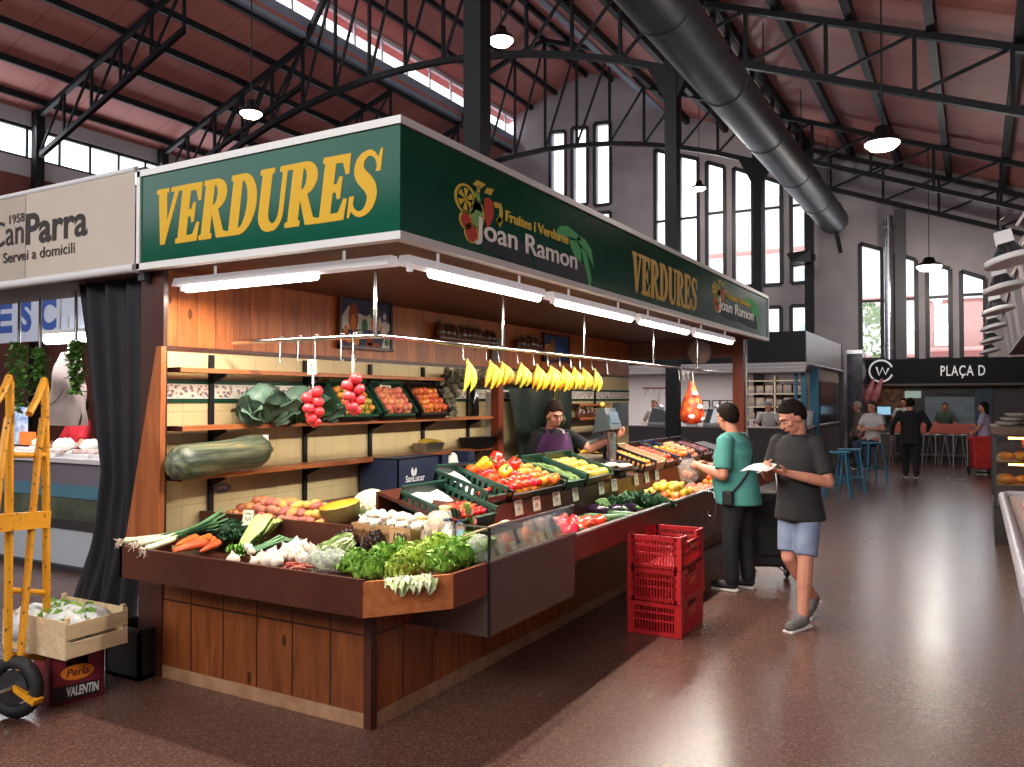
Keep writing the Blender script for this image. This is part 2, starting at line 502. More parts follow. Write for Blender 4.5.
b = MB(); b.bb(-21, 5.3, -7.2, -7, 0, 6)
struct(b.build('wall_near', mat('dark_near_wall', '#3b3538', .9)))  # unseen wall added to block sky light; dark to keep the sign clear
# roof
def roof_mat():
    k = N('red_roof_boarding'); o = k.obj(); s = k.sep(o)
    n = k.noise(k.map(o, (.35, .12, .35)), 1.6, 4)
    c = k.ramp(n, [(.3, lin('#b06a66')), (.7, lin('#c07b76'))])
    fr = k.math('FRACT', k.math('DIVIDE', s[1], 1.15))
    k.base(k.mix(k.math('LESS_THAN', fr, .012), c, lin('#5b2d2b'))); k.rough(.6)
    return k.m
ROOF = roof_mat()
def slab(name, x0, z0, x1, z1, t=.1, y0=-7, y1=YW+.3, m=ROOF):
    b = MB(); b.hexa([(x0, y0, z0), (x0, y0, z0+t), (x0, y1, z0), (x0, y1, z0+t), (x1, y0, z1), (x1, y0, z1+t), (x1, y1, z1), (x1, y1, z1+t)])
    return struct(b.build(name, m))
slab('ceiling', -21.2, left_z(-21.2), -14.9, left_z(-14.9))
slab('ceiling', -15.4, roof_z(-14.99)-.15, RIDGE_X, RIDGE_Z)
slab('ceiling', RIDGE_X, RIDGE_Z, -8.7, roof_z(-9.01)-.12)
slab('ceiling', -9.15, right_z(-9.15), 5.4, right_z(5.4))
for i, (xx, zl, zh) in enumerate([(-15.0, left_z(-15), 12.2), (-9.05, right_z(-9.05), 12.2)]):
    f = MB(); f.bb(xx-.08, xx+.08, -7, YW, zl-.1, zl+.38)
    fr = struct(f.build('trim_%d' % (i+2), mat('pale_blue_grey_metal', '#8d97ab', .6)))
    f = MB(); y = -6.5
    while y < YW: f.bar((xx, y, zl+.3), (xx, y, zh), .06); y += 1.2
    f.bar((xx, -7, zh), (xx, YW, zh), .12); f.bar((xx, -7, zl+.4), (xx, YW, zl+.4), .08)
    w = struct(f.build('window_%d' % (41+i), mat('white_window_bars', '#c8c9d0', .5)))
    g = MB(); g.add([(xx+.02, -7, zl+.3), (xx+.02, YW, zl+.3), (xx+.02, YW, zh), (xx+.02, -7, zh)], [(0, 1, 2, 3)]); g.build('pane', GLASS, w)

# purlins, one by one
for k in range(6):
    x = -20.2+k*1.02; b = MB(); b.bar((x, -7, left_z(x)-.09), (x, YW, left_z(x)-.09), .08, .16)
    struct(b.build('purlin_beam', BLACK_IRON))
for x in (-14.2, -13.2, RIDGE_X, -11, -10, -9.3):
    b = MB(); b.bar((x, -7, roof_z(x)-.1), (x, YW, roof_z(x)-.1), .09, .16); struct(b.build('purlin_beam', BLACK_IRON))
for k in range(11):
    x = -8.3+k*1.28; b = MB(); z = right_z(x)-.13
    b.bar((x, -7, z), (x, YW, z), .14, .24); struct(b.build('purlin_beam', BLACK_IRON))

def lattice(m, top, bot, w=.06, ch=.11):
    """chords through the points top[i], bot[i]; struts between them"""
    for a, b in zip(top[:-1], top[1:]): m.bar(a, b, ch, ch)
    for a, b in zip(bot[:-1], bot[1:]): m.bar(a, b, ch, ch)
    for i, (a, b) in enumerate(zip(top, bot)):
        m.bar(a, b, w, w)
        if i+1 < len(top): m.bar(bot[i], top[i+1], w*.8, w*.8)
XC = -5.2
for j, y in enumerate((4.65, 8.3, 11.95, 15.6, 19.25, 22.9)):
    arch = j % 2 == 1
    m = MB()
    n = 5; xs = [XL+.2+(-15.1-XL-.2)*i/n for i in range(n+1)]
    lattice(m, [(x, y, left_z(x)-.2) for x in xs], [(x, y, left_z(x)-1.25) for x in xs])
    struct(m.build('roof_truss', BLACK_IRON))
    c = MB(); c.bar((XL+.22, y, 0), (XL+.22, y, left_z(XL)), .22, .22); struct(c.build('column', BLACK_IRON))
    if arch:
        m = MB(); n = 12; cx, hs = -11.8, 6.6
        xs = [cx-hs+2*hs*i/n for i in range(n+1)]
        bot = [(x, y, 8.23+1.35*(1-((x-cx)/hs)**2)) for x in xs]
        top = [(x, y, roof_z(x)-.22) for x in xs]
        lattice(m, top, bot, .07, .13)
        struct(m.build('arched_roof_truss', BLACK_IRON))
        m = MB(); n = 7; xs = [XC+(4.9-XC)*i/n for i in range(n+1)]
        lattice(m, [(x, y, right_z(x)-.3) for x in xs], [(x, y, right_z(x)-1.35) for x in xs], .07, .12)
        struct(m.build('roof_truss', BLACK_IRON))
        c = MB(); c.bar((XC, y, 0), (XC, y, right_z(XC)-.3), .24, .24)
        c.hexa([(XC-.12, y-.1, 7.6), (XC-.5, y-.1, 8.35), (XC-.12, y+.1, 7.6), (XC-.5, y+.1, 8.35), (XC+.12, y-.1, 7.6), (XC+.5, y-.1, 8.35), (XC+.12, y+.1, 7.6), (XC+.5, y+.1, 8.35)])
        c.bb(XC-.2, XC+.2, y-.2, y+.2, 0, .25)
        struct(c.build('column', BLACK_IRON))
m = MB(); n = 7; xs = [XC+(4.9-XC)*i/n for i in range(n+1)]; y = YW-.4
lattice(m, [(x, y, right_z(x)-.3) for x in xs], [(x, y, right_z(x)-1.35) for x in xs], .07, .12)
struct(m.build('roof_truss', BLACK_IRON))
p = at(809.5, 300, y=26.1)
c = MB(); c.bar((p.x, 26.1, 0), (p.x, 26.1, right_z(p.x)-.3), .24, .24); struct(c.build('column', BLACK_IRON))
# lattice girder over the column line
m = MB(); n = 30; ys = [-7+(YW+6.6)*i/n for i in range(n+1)]
for dx in (-.18, .18): lattice(m, [(XC+.5+dx, y, 9.45) for y in ys], [(XC+.5+dx, y, 8.6) for y in ys], .06, .12)
for i in range(0, n, 1): m.bar((XC+.32, ys[i], 8.6), (XC+.68, ys[i]+.5, 8.6), .04)
struct(m.build('girder_beam', BLACK_IRON))

# ventilation duct
d = thing('ventilation_duct', 'long round dark grey ventilation duct hanging under the roof', 'duct', (-3.6, 25.4, 6.93))
m = MB(); m.cyl((0, -30, 0), (0, 0, 0), .4, n=28)
DUCT = mat('galvanised_duct', '#47494d', .45, .5, '#3d3f43', 4)
m.build('pipe', DUCT, d)
for k in range(0, 31, 3):
    m = MB(); m.tube([(0, -k-.02, 0), (0, -k+.02, 0)], .415, 28); m.build('joint_ring', DUCT, d)
for k in range(1, 30, 4):
    m = MB(); m.tube([(.41*math.cos(a), -k, .41*math.sin(a)) for a in [i*math.pi/9 for i in range(10)]], .012, 5); m.bar((0, -k, .41), (0, -k, 2.2), .02); m.build('hanger', BLACK_IRON, d)
m = MB(); m.cyl((.1, -.15, -.4), (.22, -.1, -1.0), .06, n=8); m.build('drop_bracket', BLACK_IRON, d)

# high-bay lamps of the hall
LAMP = emit('lamp_glow', '#fff3e2', 14)
def hall_lamp(u, v, y, label, r=.2, cord=True):
    p = at(u, v, y=y)
    t = thing('hall_lamp', label, 'lamp', p, group='round hall lamps')
    m = MB(); m.lathe([(.001, -r*.45), (r*.7, -r*.38), (r, -r*.1), (r*.98, 0)], 20); m.build('diffuser', LAMP, t)
    m = MB(); m.lathe([(r*1.05, -.005), (r*1.02, .05), (r*.55, .1), (r*.4, .22), (.001, .23)], 20); m.build('housing', BLACK_PLASTIC, t)
    m = MB(); m.cyl((0, 0, .2), (0, 0, roof_z(p.x)-p.z-.05), .012, n=6); m.build('cord', BLACK_PLASTIC, t)
    l = bpy.data.lights.new('hall_lamp_light', 'POINT'); l.energy = 140; l.shadow_soft_size = .15; l.color = (1, .93, .82)
    lo = bpy.data.objects.new('lamp_light', l); COL.objects.link(lo); lo.parent = t; lo.location = (0, 0, -.35)
hall_lamp(251, 113, 10.2, 'round glowing hall lamp above the big green sign, over the red roof slope', .19)
hall_lamp(501, 40, 12, 'round glowing hall lamp beside the tall black column, near the roof ridge', .21)
hall_lamp(882, 143, 12, 'round glowing hall lamp right of the big duct, largest of the two on that side', .22)
hall_lamp(699, 188, 24, 'small distant hall lamp in front of the tall gable windows', .2)
hall_lamp(929, 266, 24, 'small distant hall lamp hanging before the four aisle windows', .3)

# outside the gable: a pale and a pink house front and a tree, seen through the panes
def house(name, label, x0, x1, y, h, col, rows, cols):
    t = thing(name, label, 'building', ((x0+x1)/2, y, 0))
    w = (x1-x0)/2; m = MB(); m.bb(-w, w, 0, 4, 0, h); m.build('wall', mat(name+'_render_'+col, col, .9), t)
    m = MB(); m.bb(-w-.1, w+.1, -.15, .3, h, h+.25); m.build('cornice', mat('pale_stone', '#d8d2cb', .9), t)
    for r in range(rows):
        for c in range(cols):
            cx = -w+(c+.5)*2*w/cols; z = 1+r*3.1
            m = MB(); m.bb(cx-.55, cx+.55, -.06, .05, z, z+1.9); q = m.build('window_frame', mat('house_window_frame', '#f0eeea', .8), t)
            m = MB(); m.bb(cx-.42, cx+.42, -.08, 0, z+.1, z+1.8); m.build('glass', mat('house_glass', '#b4bfcc', .2), q)
        m = MB(); m.bb(-w, w, -.5, 0, .75+r*3.1, .9+r*3.1); m.build('balcony', mat('balcony_red', '#c98d86', .8), t)
house('town_house', 'pink house front seen through the right gable windows', -2.1, 4, 42, 6.2, '#a5706a', 2, 3)
house('town_house', 'pale house front seen through the middle gable windows', -14, -2.5, 48, 13, '#ece8e6', 4, 5)
t = thing('street_tree', 'green tree outside the leftmost of the four aisle windows', 'tree', (-3.7, 36, 0))
m = MB(); m.cyl((0, 0, 0), (0, 0, 3), .14, .09); m.build('trunk', mat('bark', '#5a4a3c', .9), t)
m = MB(); rr = random.Random(3)
for k in range(420):
    a, b = rr.uniform(0, 6.28), rr.uniform(-1.2, 1.4); q = rr.uniform(.5, 1)
    c = Vector((math.cos(a)*math.cos(b)*1.1*q, math.sin(a)*math.cos(b)*1.1*q, 4.0+math.sin(b)*1.7*q)); e = Euler((rr.uniform(0, 6), rr.uniform(0, 6), 0)).to_matrix()
    m.add([c+e @ Vector(v) for v in ((-.13, 0, 0), (0, -.07, 0), (.13, 0, 0), (0, .07, 0))], [(0, 1, 2, 3)])
m.build('crown', mat('tree_leaf', '#55743f', .7, 0, '#6e8a4c', 3), t, fix=False)
# ================================================================== THE GREENGROCER'S STALL
WX = -4.4            # face of the back wall
SX, SY = -2.45, 3.2  # outer faces of the sign
SZ0, SZ1, YE = 2.47, 3.07, 11.35
CLAD = planks('pine_cladding', '#5e2d14', '#874b24', 'X', 'Z', .27, .02, .38, rows=.47, knots=.5, tint=.14)
CLAD_S = planks('pine_cladding_side', '#6e3416', '#985528', 'Y', 'Z', .27, .02, .38, rows=.47, knots=.5, tint=.16)
TG = planks('pine_matchboard', '#8a4320', '#bb6c33', 'Y', 'Z', .15, .018, .36, knots=.85, tint=.17, groovecol=.45)
DARKWOOD = mat('dark_varnished_wood', '#3f1f16', .35, 0, '#4c261b', 3)
REDWOOD = mat('red_brown_varnished_wood', '#6a2d1d', .3, 0, '#7a3722', 3)
ORWOOD = planks('orange_pine_board', '#9a532c', '#bd7744', 'X', 'X', 9, .0, .35, knots=.2, tint=.02)
ORWOODY = planks('orange_pine_shelf', '#8f4c28', '#b56d3e', 'X', 'Y', 9, .0, .4, knots=.15, tint=.02)
ORWOODZ = planks('orange_pine_upright', '#8a4a26', '#b3693a', 'X', 'Z', 9, .0, .4, knots=.25, tint=.02)
PALE_KICK = mat('worn_pale_skirting', '#8c6447', .7, 0, '#a07a5c', 9)
GREEN = mat('green_sign_plastic', '#0b4f3b', .14, 0, '#0a4835', 1.5, spec=.3)
STEELPANEL = mat('brown_steel_panel', '#6d5b55', .35, .5)

# --- base
t = thing('stall_counter', 'pine clad base of the vegetable stall with pale skirting', 'counter', (-2.69, 3.28, 0))
m = MB(); m.bb(-1.64, 0, 0, .03, .075, .72); m.build('front_cladding', CLAD, t)
m = MB(); m.bb(-.03, 0, .03, 7.6, .075, .72); m.build('side_cladding', CLAD_S, t)
m = MB(); m.bb(-1.62, -.03, -.004, .025, 0, .075); m.build('front_skirting', PALE_KICK, t)
m = MB(); m.bb(-.025, .008, .03, 7.6, 0, .075); m.build('side_skirting', PALE_KICK, t)
m = MB(); m.bb(-.035, .012, -.012, .035, 0, .72); m.build('corner_post', DARKWOOD, t)
m = MB(); m.bb(-1.665, -1.6, -.012, .05, 0, .72); m.build('end_post', DARKWOOD, t)
m = MB(); m.bb(-1.64, -.04, .05, .35, .02, .7); m.bb(-.5, -.04, .35, 7.55, .02, .7); m.build('carcass', BLACK_PLASTIC, t)

# --- vegetable tray along the near face with a cut corner
t = thing('produce_tray', 'brown wooden vegetable tray with a cut corner on the near face', 'display tray', (-3.35, 3.1, .67))
def board(m, a, b, z0, z1, th=.022):
    a, b = Vector(a), Vector(b); d = (b-a).normalized(); nrm = Vector((-d.y, d.x, 0))*th
    m.hexa([Vector((a.x, a.y, z0)), Vector((a.x, a.y, z1)), Vector((a.x+nrm.x, a.y+nrm.y, z0)), Vector((a.x+nrm.x, a.y+nrm.y, z1)),
            Vector((b.x, b.y, z0)), Vector((b.x, b.y, z1)), Vector((b.x+nrm.x, b.y+nrm.y, z0)), Vector((b.x+nrm.x, b.y+nrm.y, z1))])
o = Vector((-3.35, 3.1, .67))
L_ = lambda x, y: Vector((x-o.x, y-o.y, 0))
m = MB(); board(m, L_(-4.24, 2.95), L_(-2.466, 2.95), 0, .175); m.build('front_board', DARKWOOD, t)
m = MB(); board(m, L_(-2.466, 2.95), L_(-2.2, 3.30), 0, .165); m.build('corner_board', ORWOOD, t)
m = MB(); board(m, L_(-2.2, 3.30), L_(-2.2, 3.615), 0, .165); m.build('side_board', REDWOOD, t)
m = MB(); board(m, L_(-4.24, 3.28), L_(-4.24, 2.95), 0, .175); m.build('end_board', DARKWOOD, t)
m = MB(); P = [L_(-4.23, 2.96), L_(-2.47, 2.96), L_(-2.21, 3.30), L_(-2.21, 3.6), L_(-2.7, 3.66), L_(-4.38, 3.66)]
m.prism([(p.x, p.y) for p in P], .05, .09); m.build('tray_floor', DARKWOOD, t)
m = MB(); m.bb(-4.39-o.x, -3.12-o.x, .52, .545, .09, .285); m.build('step_board', DARKWOOD, t)
m = MB(); m.bb(-4.39-o.x, -3.12-o.x, .545, .95, .2, .225); m.build('upper_shelf', DARKWOOD, t)

# --- long tray along the aisle
t = thing('produce_tray', 'long stepped wooden fruit tray along the aisle with metal rim', 'display tray', (-2.7, 7.8, .66))
m = MB(); m.bb(.478, .5, -3.13, 3.1, 0, .155); m.build('front_board', REDWOOD, t)
m = MB(); m.bb(.472, .512, -3.13, 3.1, .155, .17); m.build('metal_rim', STEEL, t)
m = MB(); m.bb(0, .48, -3.13, 3.1, .02, .05); m.build('tray_floor', DARKWOOD, t)
m = MB(); m.bb(-.03, -.005, -3.83, 3.1, .1, .325); m.build('step_board', DARKWOOD, t)
m = MB(); a = .5; z0 = .30
m.hexa([(-.03, -3.83, z0), (-.03, -3.83, z0+.02), (-.03, 3.1, z0), (-.03, 3.1, z0+.02), (-a, -3.83, z0+.13), (-a, -3.83, z0+.15), (-a, 3.1, z0+.13), (-a, 3.1, z0+.15)])
m.build('upper_shelf', DARKWOOD, t)
m = MB(); m.bb(-a-.02, -a, -3.83, 3.1, -.6, z0+.15); m.build('back_board', DARKWOOD, t)
tag(t, None)
# chrome bag hook at the woman's tray edge
t = thing('bag_hook', 'chrome curled bag hook on the fruit tray rim beside the woman', 'hook', (-2.17, 7.5, .8))
m = MB(); pts = [(0, 0, .03), (.05, 0, .02), (.07, 0, -.06), (.065, 0, -.16)]+[(.03+.035*math.cos(a), 0, -.17+.035*math.sin(a)) for a in [-i*math.pi/6 for i in range(8)]]
m.tube(pts, .008, 8); m.build('rod', CHROME, t)

# --- glass display case at the corner
t = thing('display_case', 'low glass display case with brown steel apron at the counter corner', 'display case', (-2.2, 3.63, .84))
m = MB(); m.bb(-.012, 0, 0, 1.04, -.39, 0); m.bb(-.5, -.012, -.002, .012, -.39, -.17); m.build('steel_apron', STEELPANEL, t)
m = MB(); m.bb(-.5, -.014, .014, 1.03, -.06, -.04); m.build('case_floor', mat('grey_case_floor', '#4c4643', .4), t)
gg = glass('case_glass', (.94, .97, .95, 1), .06)
m = MB(); m.bb(-.006, 0, .01, 1.03, 0, .17); m.build('front_glass', gg, t)
m = MB(); m.bb(-.19, -.01, 0, .006, -.05, .17); m.build('side_glass', gg, t)
m = MB(); m.bar((0, .0, .175), (0, 1.03, .175), .008); m.bar((-.19, 0, .175), (0, 0, .175), .008); m.bar((.002, 0, 0), (.002, 1.04, 0), .014); m.build('edge_trim', STEEL, t)
m = MB(); m.bar((0, .003, -.39), (0, .003, .175), .012); m.build('corner_strip', BLACK_PLASTIC, t)

# --- back wall of the stall
t = thing('stall_wall', 'back wall of the stall, cream tiles below orange pine matchboard', 'partition', (WX, 3.3, 0))
m = MB(); m.bb(-.05, -.005, 0, 7.9, .0, 2.0)
m.build('tiled_panel', tiles('cream_wall_tile', '#d9c596', '#b39c72', 'YZ', .2, .2, .22), t)
m = MB(); m.bb(-.05, .0, 0, 7.9, 2.0, 2.5); m.build('matchboard', TG, t)
m = MB(); m.bb(-.004, .002, 0, 7.9, 1.985, 2.015); m.build('cap_moulding', DARKWOOD, t)
k = N('painted_border_tile'); co = k.sep(k.obj()); 
fz = k.math('DIVIDE', k.math('SUBTRACT', co[2], 1.665), .13)
v2 = k.comb(k.math('MULTIPLY', co[1], 32), k.math('MULTIPLY', co[2], 40))
vo = k.n('ShaderNodeTexVoronoi'); k.l(v2, vo.inputs['Vector']); vo.inputs['Scale'].default_value = 1.0
pat = k.ramp(vo.outputs['Distance'], [(.2, lin('#6a6f94')), (.38, lin('#b98f7d')), (.5, lin('#e7e0d3'))])
ed = k.math('ABSOLUTE', k.math('SUBTRACT', fz, .5))
c = k.mix(k.math('GREATER_THAN', ed, .31), pat, lin('#e4e0d6')); c = k.mix(k.math('GREATER_THAN', ed, .36), c, lin('#17402c'))
k.base(c); k.rough(.25); BORDER = k.m
m = MB(); m.bb(-.006, .003, 0, 7.9, 1.655, 1.805); m.build('tile_border', BORDER, t)
# front end: post and a raked side board
t = thing('end_panel', 'raked pine end panel at the left end of the stall front', 'panel', (-4.42, 3.25, 0))
m = MB(); m.T = FRONT; m.prism([(.0, .70), (.14, .70), (.15, 2.0), (.105, 2.0), (-.175, .80), (-.175, .70)], -.02, .015); m.build('raked_board', ORWOODZ, t)
m = MB(); m.bb(.02, .11, .03, .06, 0, SZ0+.03); m.build('post', DARKWOOD, t)
m = MB(); m.bb(-.12, .02, .04, .09, 0.0, SZ0+.03); m.build('rear_board', mat('dark_side_wood', '#3d2018', .5), t)

# --- shelves on the wall
UP = [at(u, 430, x=WX+.01).y for u in (211, 305, 370, 423, 468)]+[8.05, 9.0, 9.95]
for i, y in enumerate(UP):
    m = MB(); m.bb(WX, WX+.02, y-.018, y+.018, .92, 1.97)
    u = m.build('shelf_upright', BLACK_IRON); tag(u, ['black shelf upright nearest the stall front, behind the pumpkin end', 'black shelf upright between the cabbages and the hanging tomatoes', 'black shelf upright below the crate of peaches', 'black shelf upright above the second blue box', 'black shelf upright beside the brown wooden pillar', 'black shelf upright left of the saleswoman', 'black shelf upright right of the saleswoman', 'black shelf upright beside the jars at the far end'][i], 'shelf upright', 'black shelf uprights')
def shelf(label, z, y0, y1, depth=.18):
    t = thing('wall_shelf', label, 'shelf', (WX, (y0+y1)/2, z), group='pine shelves on the tiled wall')
    h = (y1-y0)/2
    m = MB(); m.bb(.02, depth, -h, h, -.028, 0); m.build('board', ORWOODY, t)
    m = MB(); m.bb(.015, depth+.001, -h-.003, -h+.002, -.03, .001); m.build('end_cap', DARKWOOD, t)
    for y in UP:
        if y0 < y < y1:
            m = MB(); yy = y-(y0+y1)/2; M2 = Matrix(((1, 0, 0, 0), (0, 0, -1, yy+.008), (0, 1, 0, 0), (0, 0, 0, 1))); m.T = M2
            m.prism([(.02, -.03), (.15, -.03), (.15, -.045), (.02, -.10)], 0, .016); m.build('bracket', BLACK_IRON, t)
    return t
shelf('topmost narrow pine wall shelf, under the matchboard', 1.875, 3.35, 8.7, .16)
shelf('middle pine wall shelf, carrying cabbages and fruit crates', 1.512, 3.35, 7.1, .18)
shelf('lowest pine wall shelf, carrying the long pumpkin', 1.205, 3.35, 7.12, .18)
t = thing('shelf_pillar', 'red-brown wooden pillar at the far end of the wall shelves', 'post', (WX+.2, 7.1, .85))
m = MB(); m.bb(-.05, .04, -.05, .05, 0, 1.02); m.build('shaft', REDWOOD, t)
m = MB(); m.bb(-.2, .0, .09, .1, .1, .9); m.build('white_edge', WHITE_PAINT, t)
# back counter under the shelves
t = thing('back_counter', 'dark wooden back counter along the tiled wall', 'counter', (-4.2, 5.7, 0))
m = MB(); m.bb(-.18, .2, -1.05, 1.5, .87, .9); m.build('top', DARKWOOD, t)
m = MB(); m.bb(-.18, .17, -1.0, 1.45, 0, .87); m.build('body', mat('dark_cabinet', '#2a1712', .5), t)

# --- sign
t = thing('shop_sign', 'big green fascia sign of the fruit and vegetable stall, white edged', 'sign', (SX, SY, SZ0))
m = MB(); m.bb(-1.985, -.04, 0, .04, .03, .57); m.build('front_panel', GREEN, t)
m = MB(); m.bb(-.04, 0, .0, YE-SY, .03, .57); m.build('side_panel', GREEN, t)
WS = mat('white_sign_edge', '#d3d3d0', .35)
m = MB()
for z in (.015, .585):
    m.bb(-2.0, .012, -.012, .05, z-.02, z+.02); m.bb(-.05, .012, .05, YE-SY+.012, z-.02, z+.02)
m.bb(-2.0, -1.97, -.012, .05, 0, .6); m.bb(-.05, .012, YE-SY-.012, YE-SY+.014, 0, .6)
m.build('white_frame', WS, t)
m = MB(); m.bb(-1.95, -.05, .05, YE-SY-.02, .02, .05); m.build('soffit', planks('brown_soffit', '#4a2a22', '#5e382c', 'X', 'Y', .2, .02, .5, knots=0, tint=.1), t)
m = MB(); m.bb(-1.97, -.03, .04, YE-SY, .52, .55); m.build('roof_board', mat('dusty_roof_board', '#55504d', .9), t)
YEL = mat('yellow_sign_letter', '#cda22c', .5, spec=.2)
# serif letters drawn by hand, height 1
def arc(cx, cy, rx, ry, a0, a1, n=14): return [(cx+rx*math.cos(R(a0+(a1-a0)*i/n)), cy+ry*math.sin(R(a0+(a1-a0)*i/n))) for i in range(n+1)]
def bowl(o, i): return o+i[::-1]
GL = {
 'V': (.66, [[(.0, 1), (.34, 1), (.34, .945), (.28, .93), (.385, .3), (.36, 0), (.26, 0), (.07, .93), (0, .945)], [(.42, 1), (.68, 1), (.68, .945), (.62, .93), (.36, 0), (.28, 0), (.53, .93), (.42, .945)]]),
 'E': (.62, [[(0, 0), (.3, 0), (.3, .07), (.27, .08), (.27, .92), (.3, .93), (.3, 1), (0, 1), (0, .94), (.06, .92), (.06, .08), (0, .06)],
             [(.25, .91), (.25, 1), (.58, 1), (.585, .70), (.54, .70), (.45, .9)], [(.25, 0), (.25, .09), (.46, .10), (.55, .31), (.60, .31), (.58, 0)],
             [(.25, .45), (.25, .55), (.36, .55), (.41, .67), (.45, .67), (.45, .33), (.41, .33), (.36, .45)]]),
 'R': (.70, [[(0, 0), (.33, 0), (.33, .06), (.27, .08), (.27, .92), (.3, 1), (0, 1), (0, .94), (.06, .92), (.06, .08), (0, .06)],
             [(.25, 1)]+arc(.32, .74, .30, .26, 90, -90)+[(.25, .48), (.25, .55)]+arc(.30, .74, .10, .185, -90, 90)+[(.25, .925)],
             [(.27, .5), (.36, .5), (.42, .49), (.62, .09), (.72, .06), (.72, 0), (.48, 0), (.3, .42)]]),
 'D': (.70, [[(0, 0), (.3, 0), (.27, .08), (.27, .92), (.3, 1), (0, 1), (0, .94), (.06, .92), (.06, .08), (0, .06)],
             [(.25, 1)]+arc(.30, .5, .38, .5, 90, -90, 20)+[(.25, 0), (.25, .08)]+arc(.28, .5, .19, .42, -90, 90, 20)+[(.25, .92)]]),
 'U': (.70, [[(0, 1), (.33, 1), (.33, .94), (.27, .92), (.27, .4)]+arc(.42, .28, .15, .2, 180, 270, 6)+[(.45, 0), (.36, -.02)]+arc(.34, .26, .28, .28, 270, 180, 8)+[(.06, .92), (0, .94)],
             [(.40, .08), (.44, .08)]+arc(.42, .3, .13, .22, 270, 360, 6)+[(.55, .92), (.47, .94), (.47, 1), (.72, 1), (.72, .94), (.63, .92), (.63, .3)]+arc(.40, .26, .23, .28, 0, -90, 8)]),
}
SPATH = [(.56, .72), (.50, .86), (.40, .945), (.29, .955), (.18, .88), (.15, .75), (.21, .63), (.33, .53), (.44, .42), (.49, .29), (.45, .14), (.34, .05), (.22, .05), (.11, .13), (.05, .28)]
SWID = [.05, .05, .07, .09, .14, .17, .19, .2, .19, .17, .14, .09, .07, .06, .06]
def finer(P, W, k=4):
    q, w = [], []
    for i in range(len(P)-1):
        p0, p1, p2, p3 = P[max(0, i-1)], P[i], P[i+1], P[min(len(P)-1, i+2)]
        for j in range(k):
            u = j/k
            q.append(tuple(.5*(2*p1[c]+(p2[c]-p0[c])*u+(2*p0[c]-5*p1[c]+4*p2[c]-p3[c])*u*u+(3*p1[c]-p0[c]-3*p2[c]+p3[c])*u**3) for c in (0, 1))); w.append((W[i]*(1-u)+W[i+1]*u)*1.18)
    return q+[P[-1]], w+[W[-1]*1.18]
SPATH, SWID = finer(SPATH, SWID)
def word(M, parent, wtot, h, name, material, th=.0012, gap=.03, shear=.16, sc_end=1.0):
    m = MB(); x = 0
    tot = sum((GL[c][0] if c != 'S' else .64)+gap for c in 'VERDURES')-gap
    for c in 'VERDURES':
        ws = GL[c][0] if c != 'S' else .64
        m.T = M @ Matrix.Diagonal((wtot/tot, h, 1, 1)) @ Matrix(((1, shear, 0, x), (0, 1, 0, 0), (0, 0, 1, 0), (0, 0, 0, 1)))
        if c == 'S':
            m.ribbon(SPATH, SWID, 0, th)
            m.prism([(.51, .66), (.61, .66), (.61, 1.0), (.565, 1.0), (.53, .88)], 0, th*1.2); m.prism([(.01, .0), (.055, .0), (.09, .10), (.12, .33), (.01, .33)], 0, th*1.2)
        else:
            for i_, P in enumerate(GL[c][1]): m.prism(P, 0, th*(1+.12*i_)); m.ribbon(P+P[:1], .035, 0, th*(.5+.1*i_))
        x += ws+gap
    return m.build(name, material, parent)
a, b = at(152, 245, y=SY), at(377, 217, y=SY); zt = (at(160, 190, y=SY).z+at(375, 150, y=SY).z)/2; zb = (at(158, 244, y=SY).z+at(360, 218, y=SY).z)/2
word(Matrix.Translation((a.x-SX, -.001, zb-SZ0)) @ FRONT, t, b.x-a.x, zt-zb, 'lettering', YEL)
a, b = at(632, 290, x=SX), at(697, 300, x=SX); zt = at(664, 265, x=SX).z; zb = at(664, 301, x=SX).z
word(Matrix.Translation((.001, a.y-SY, zb-SZ0)) @ SIDE, t, b.y-a.y, zt-zb, 'lettering', YEL, shear=.02)

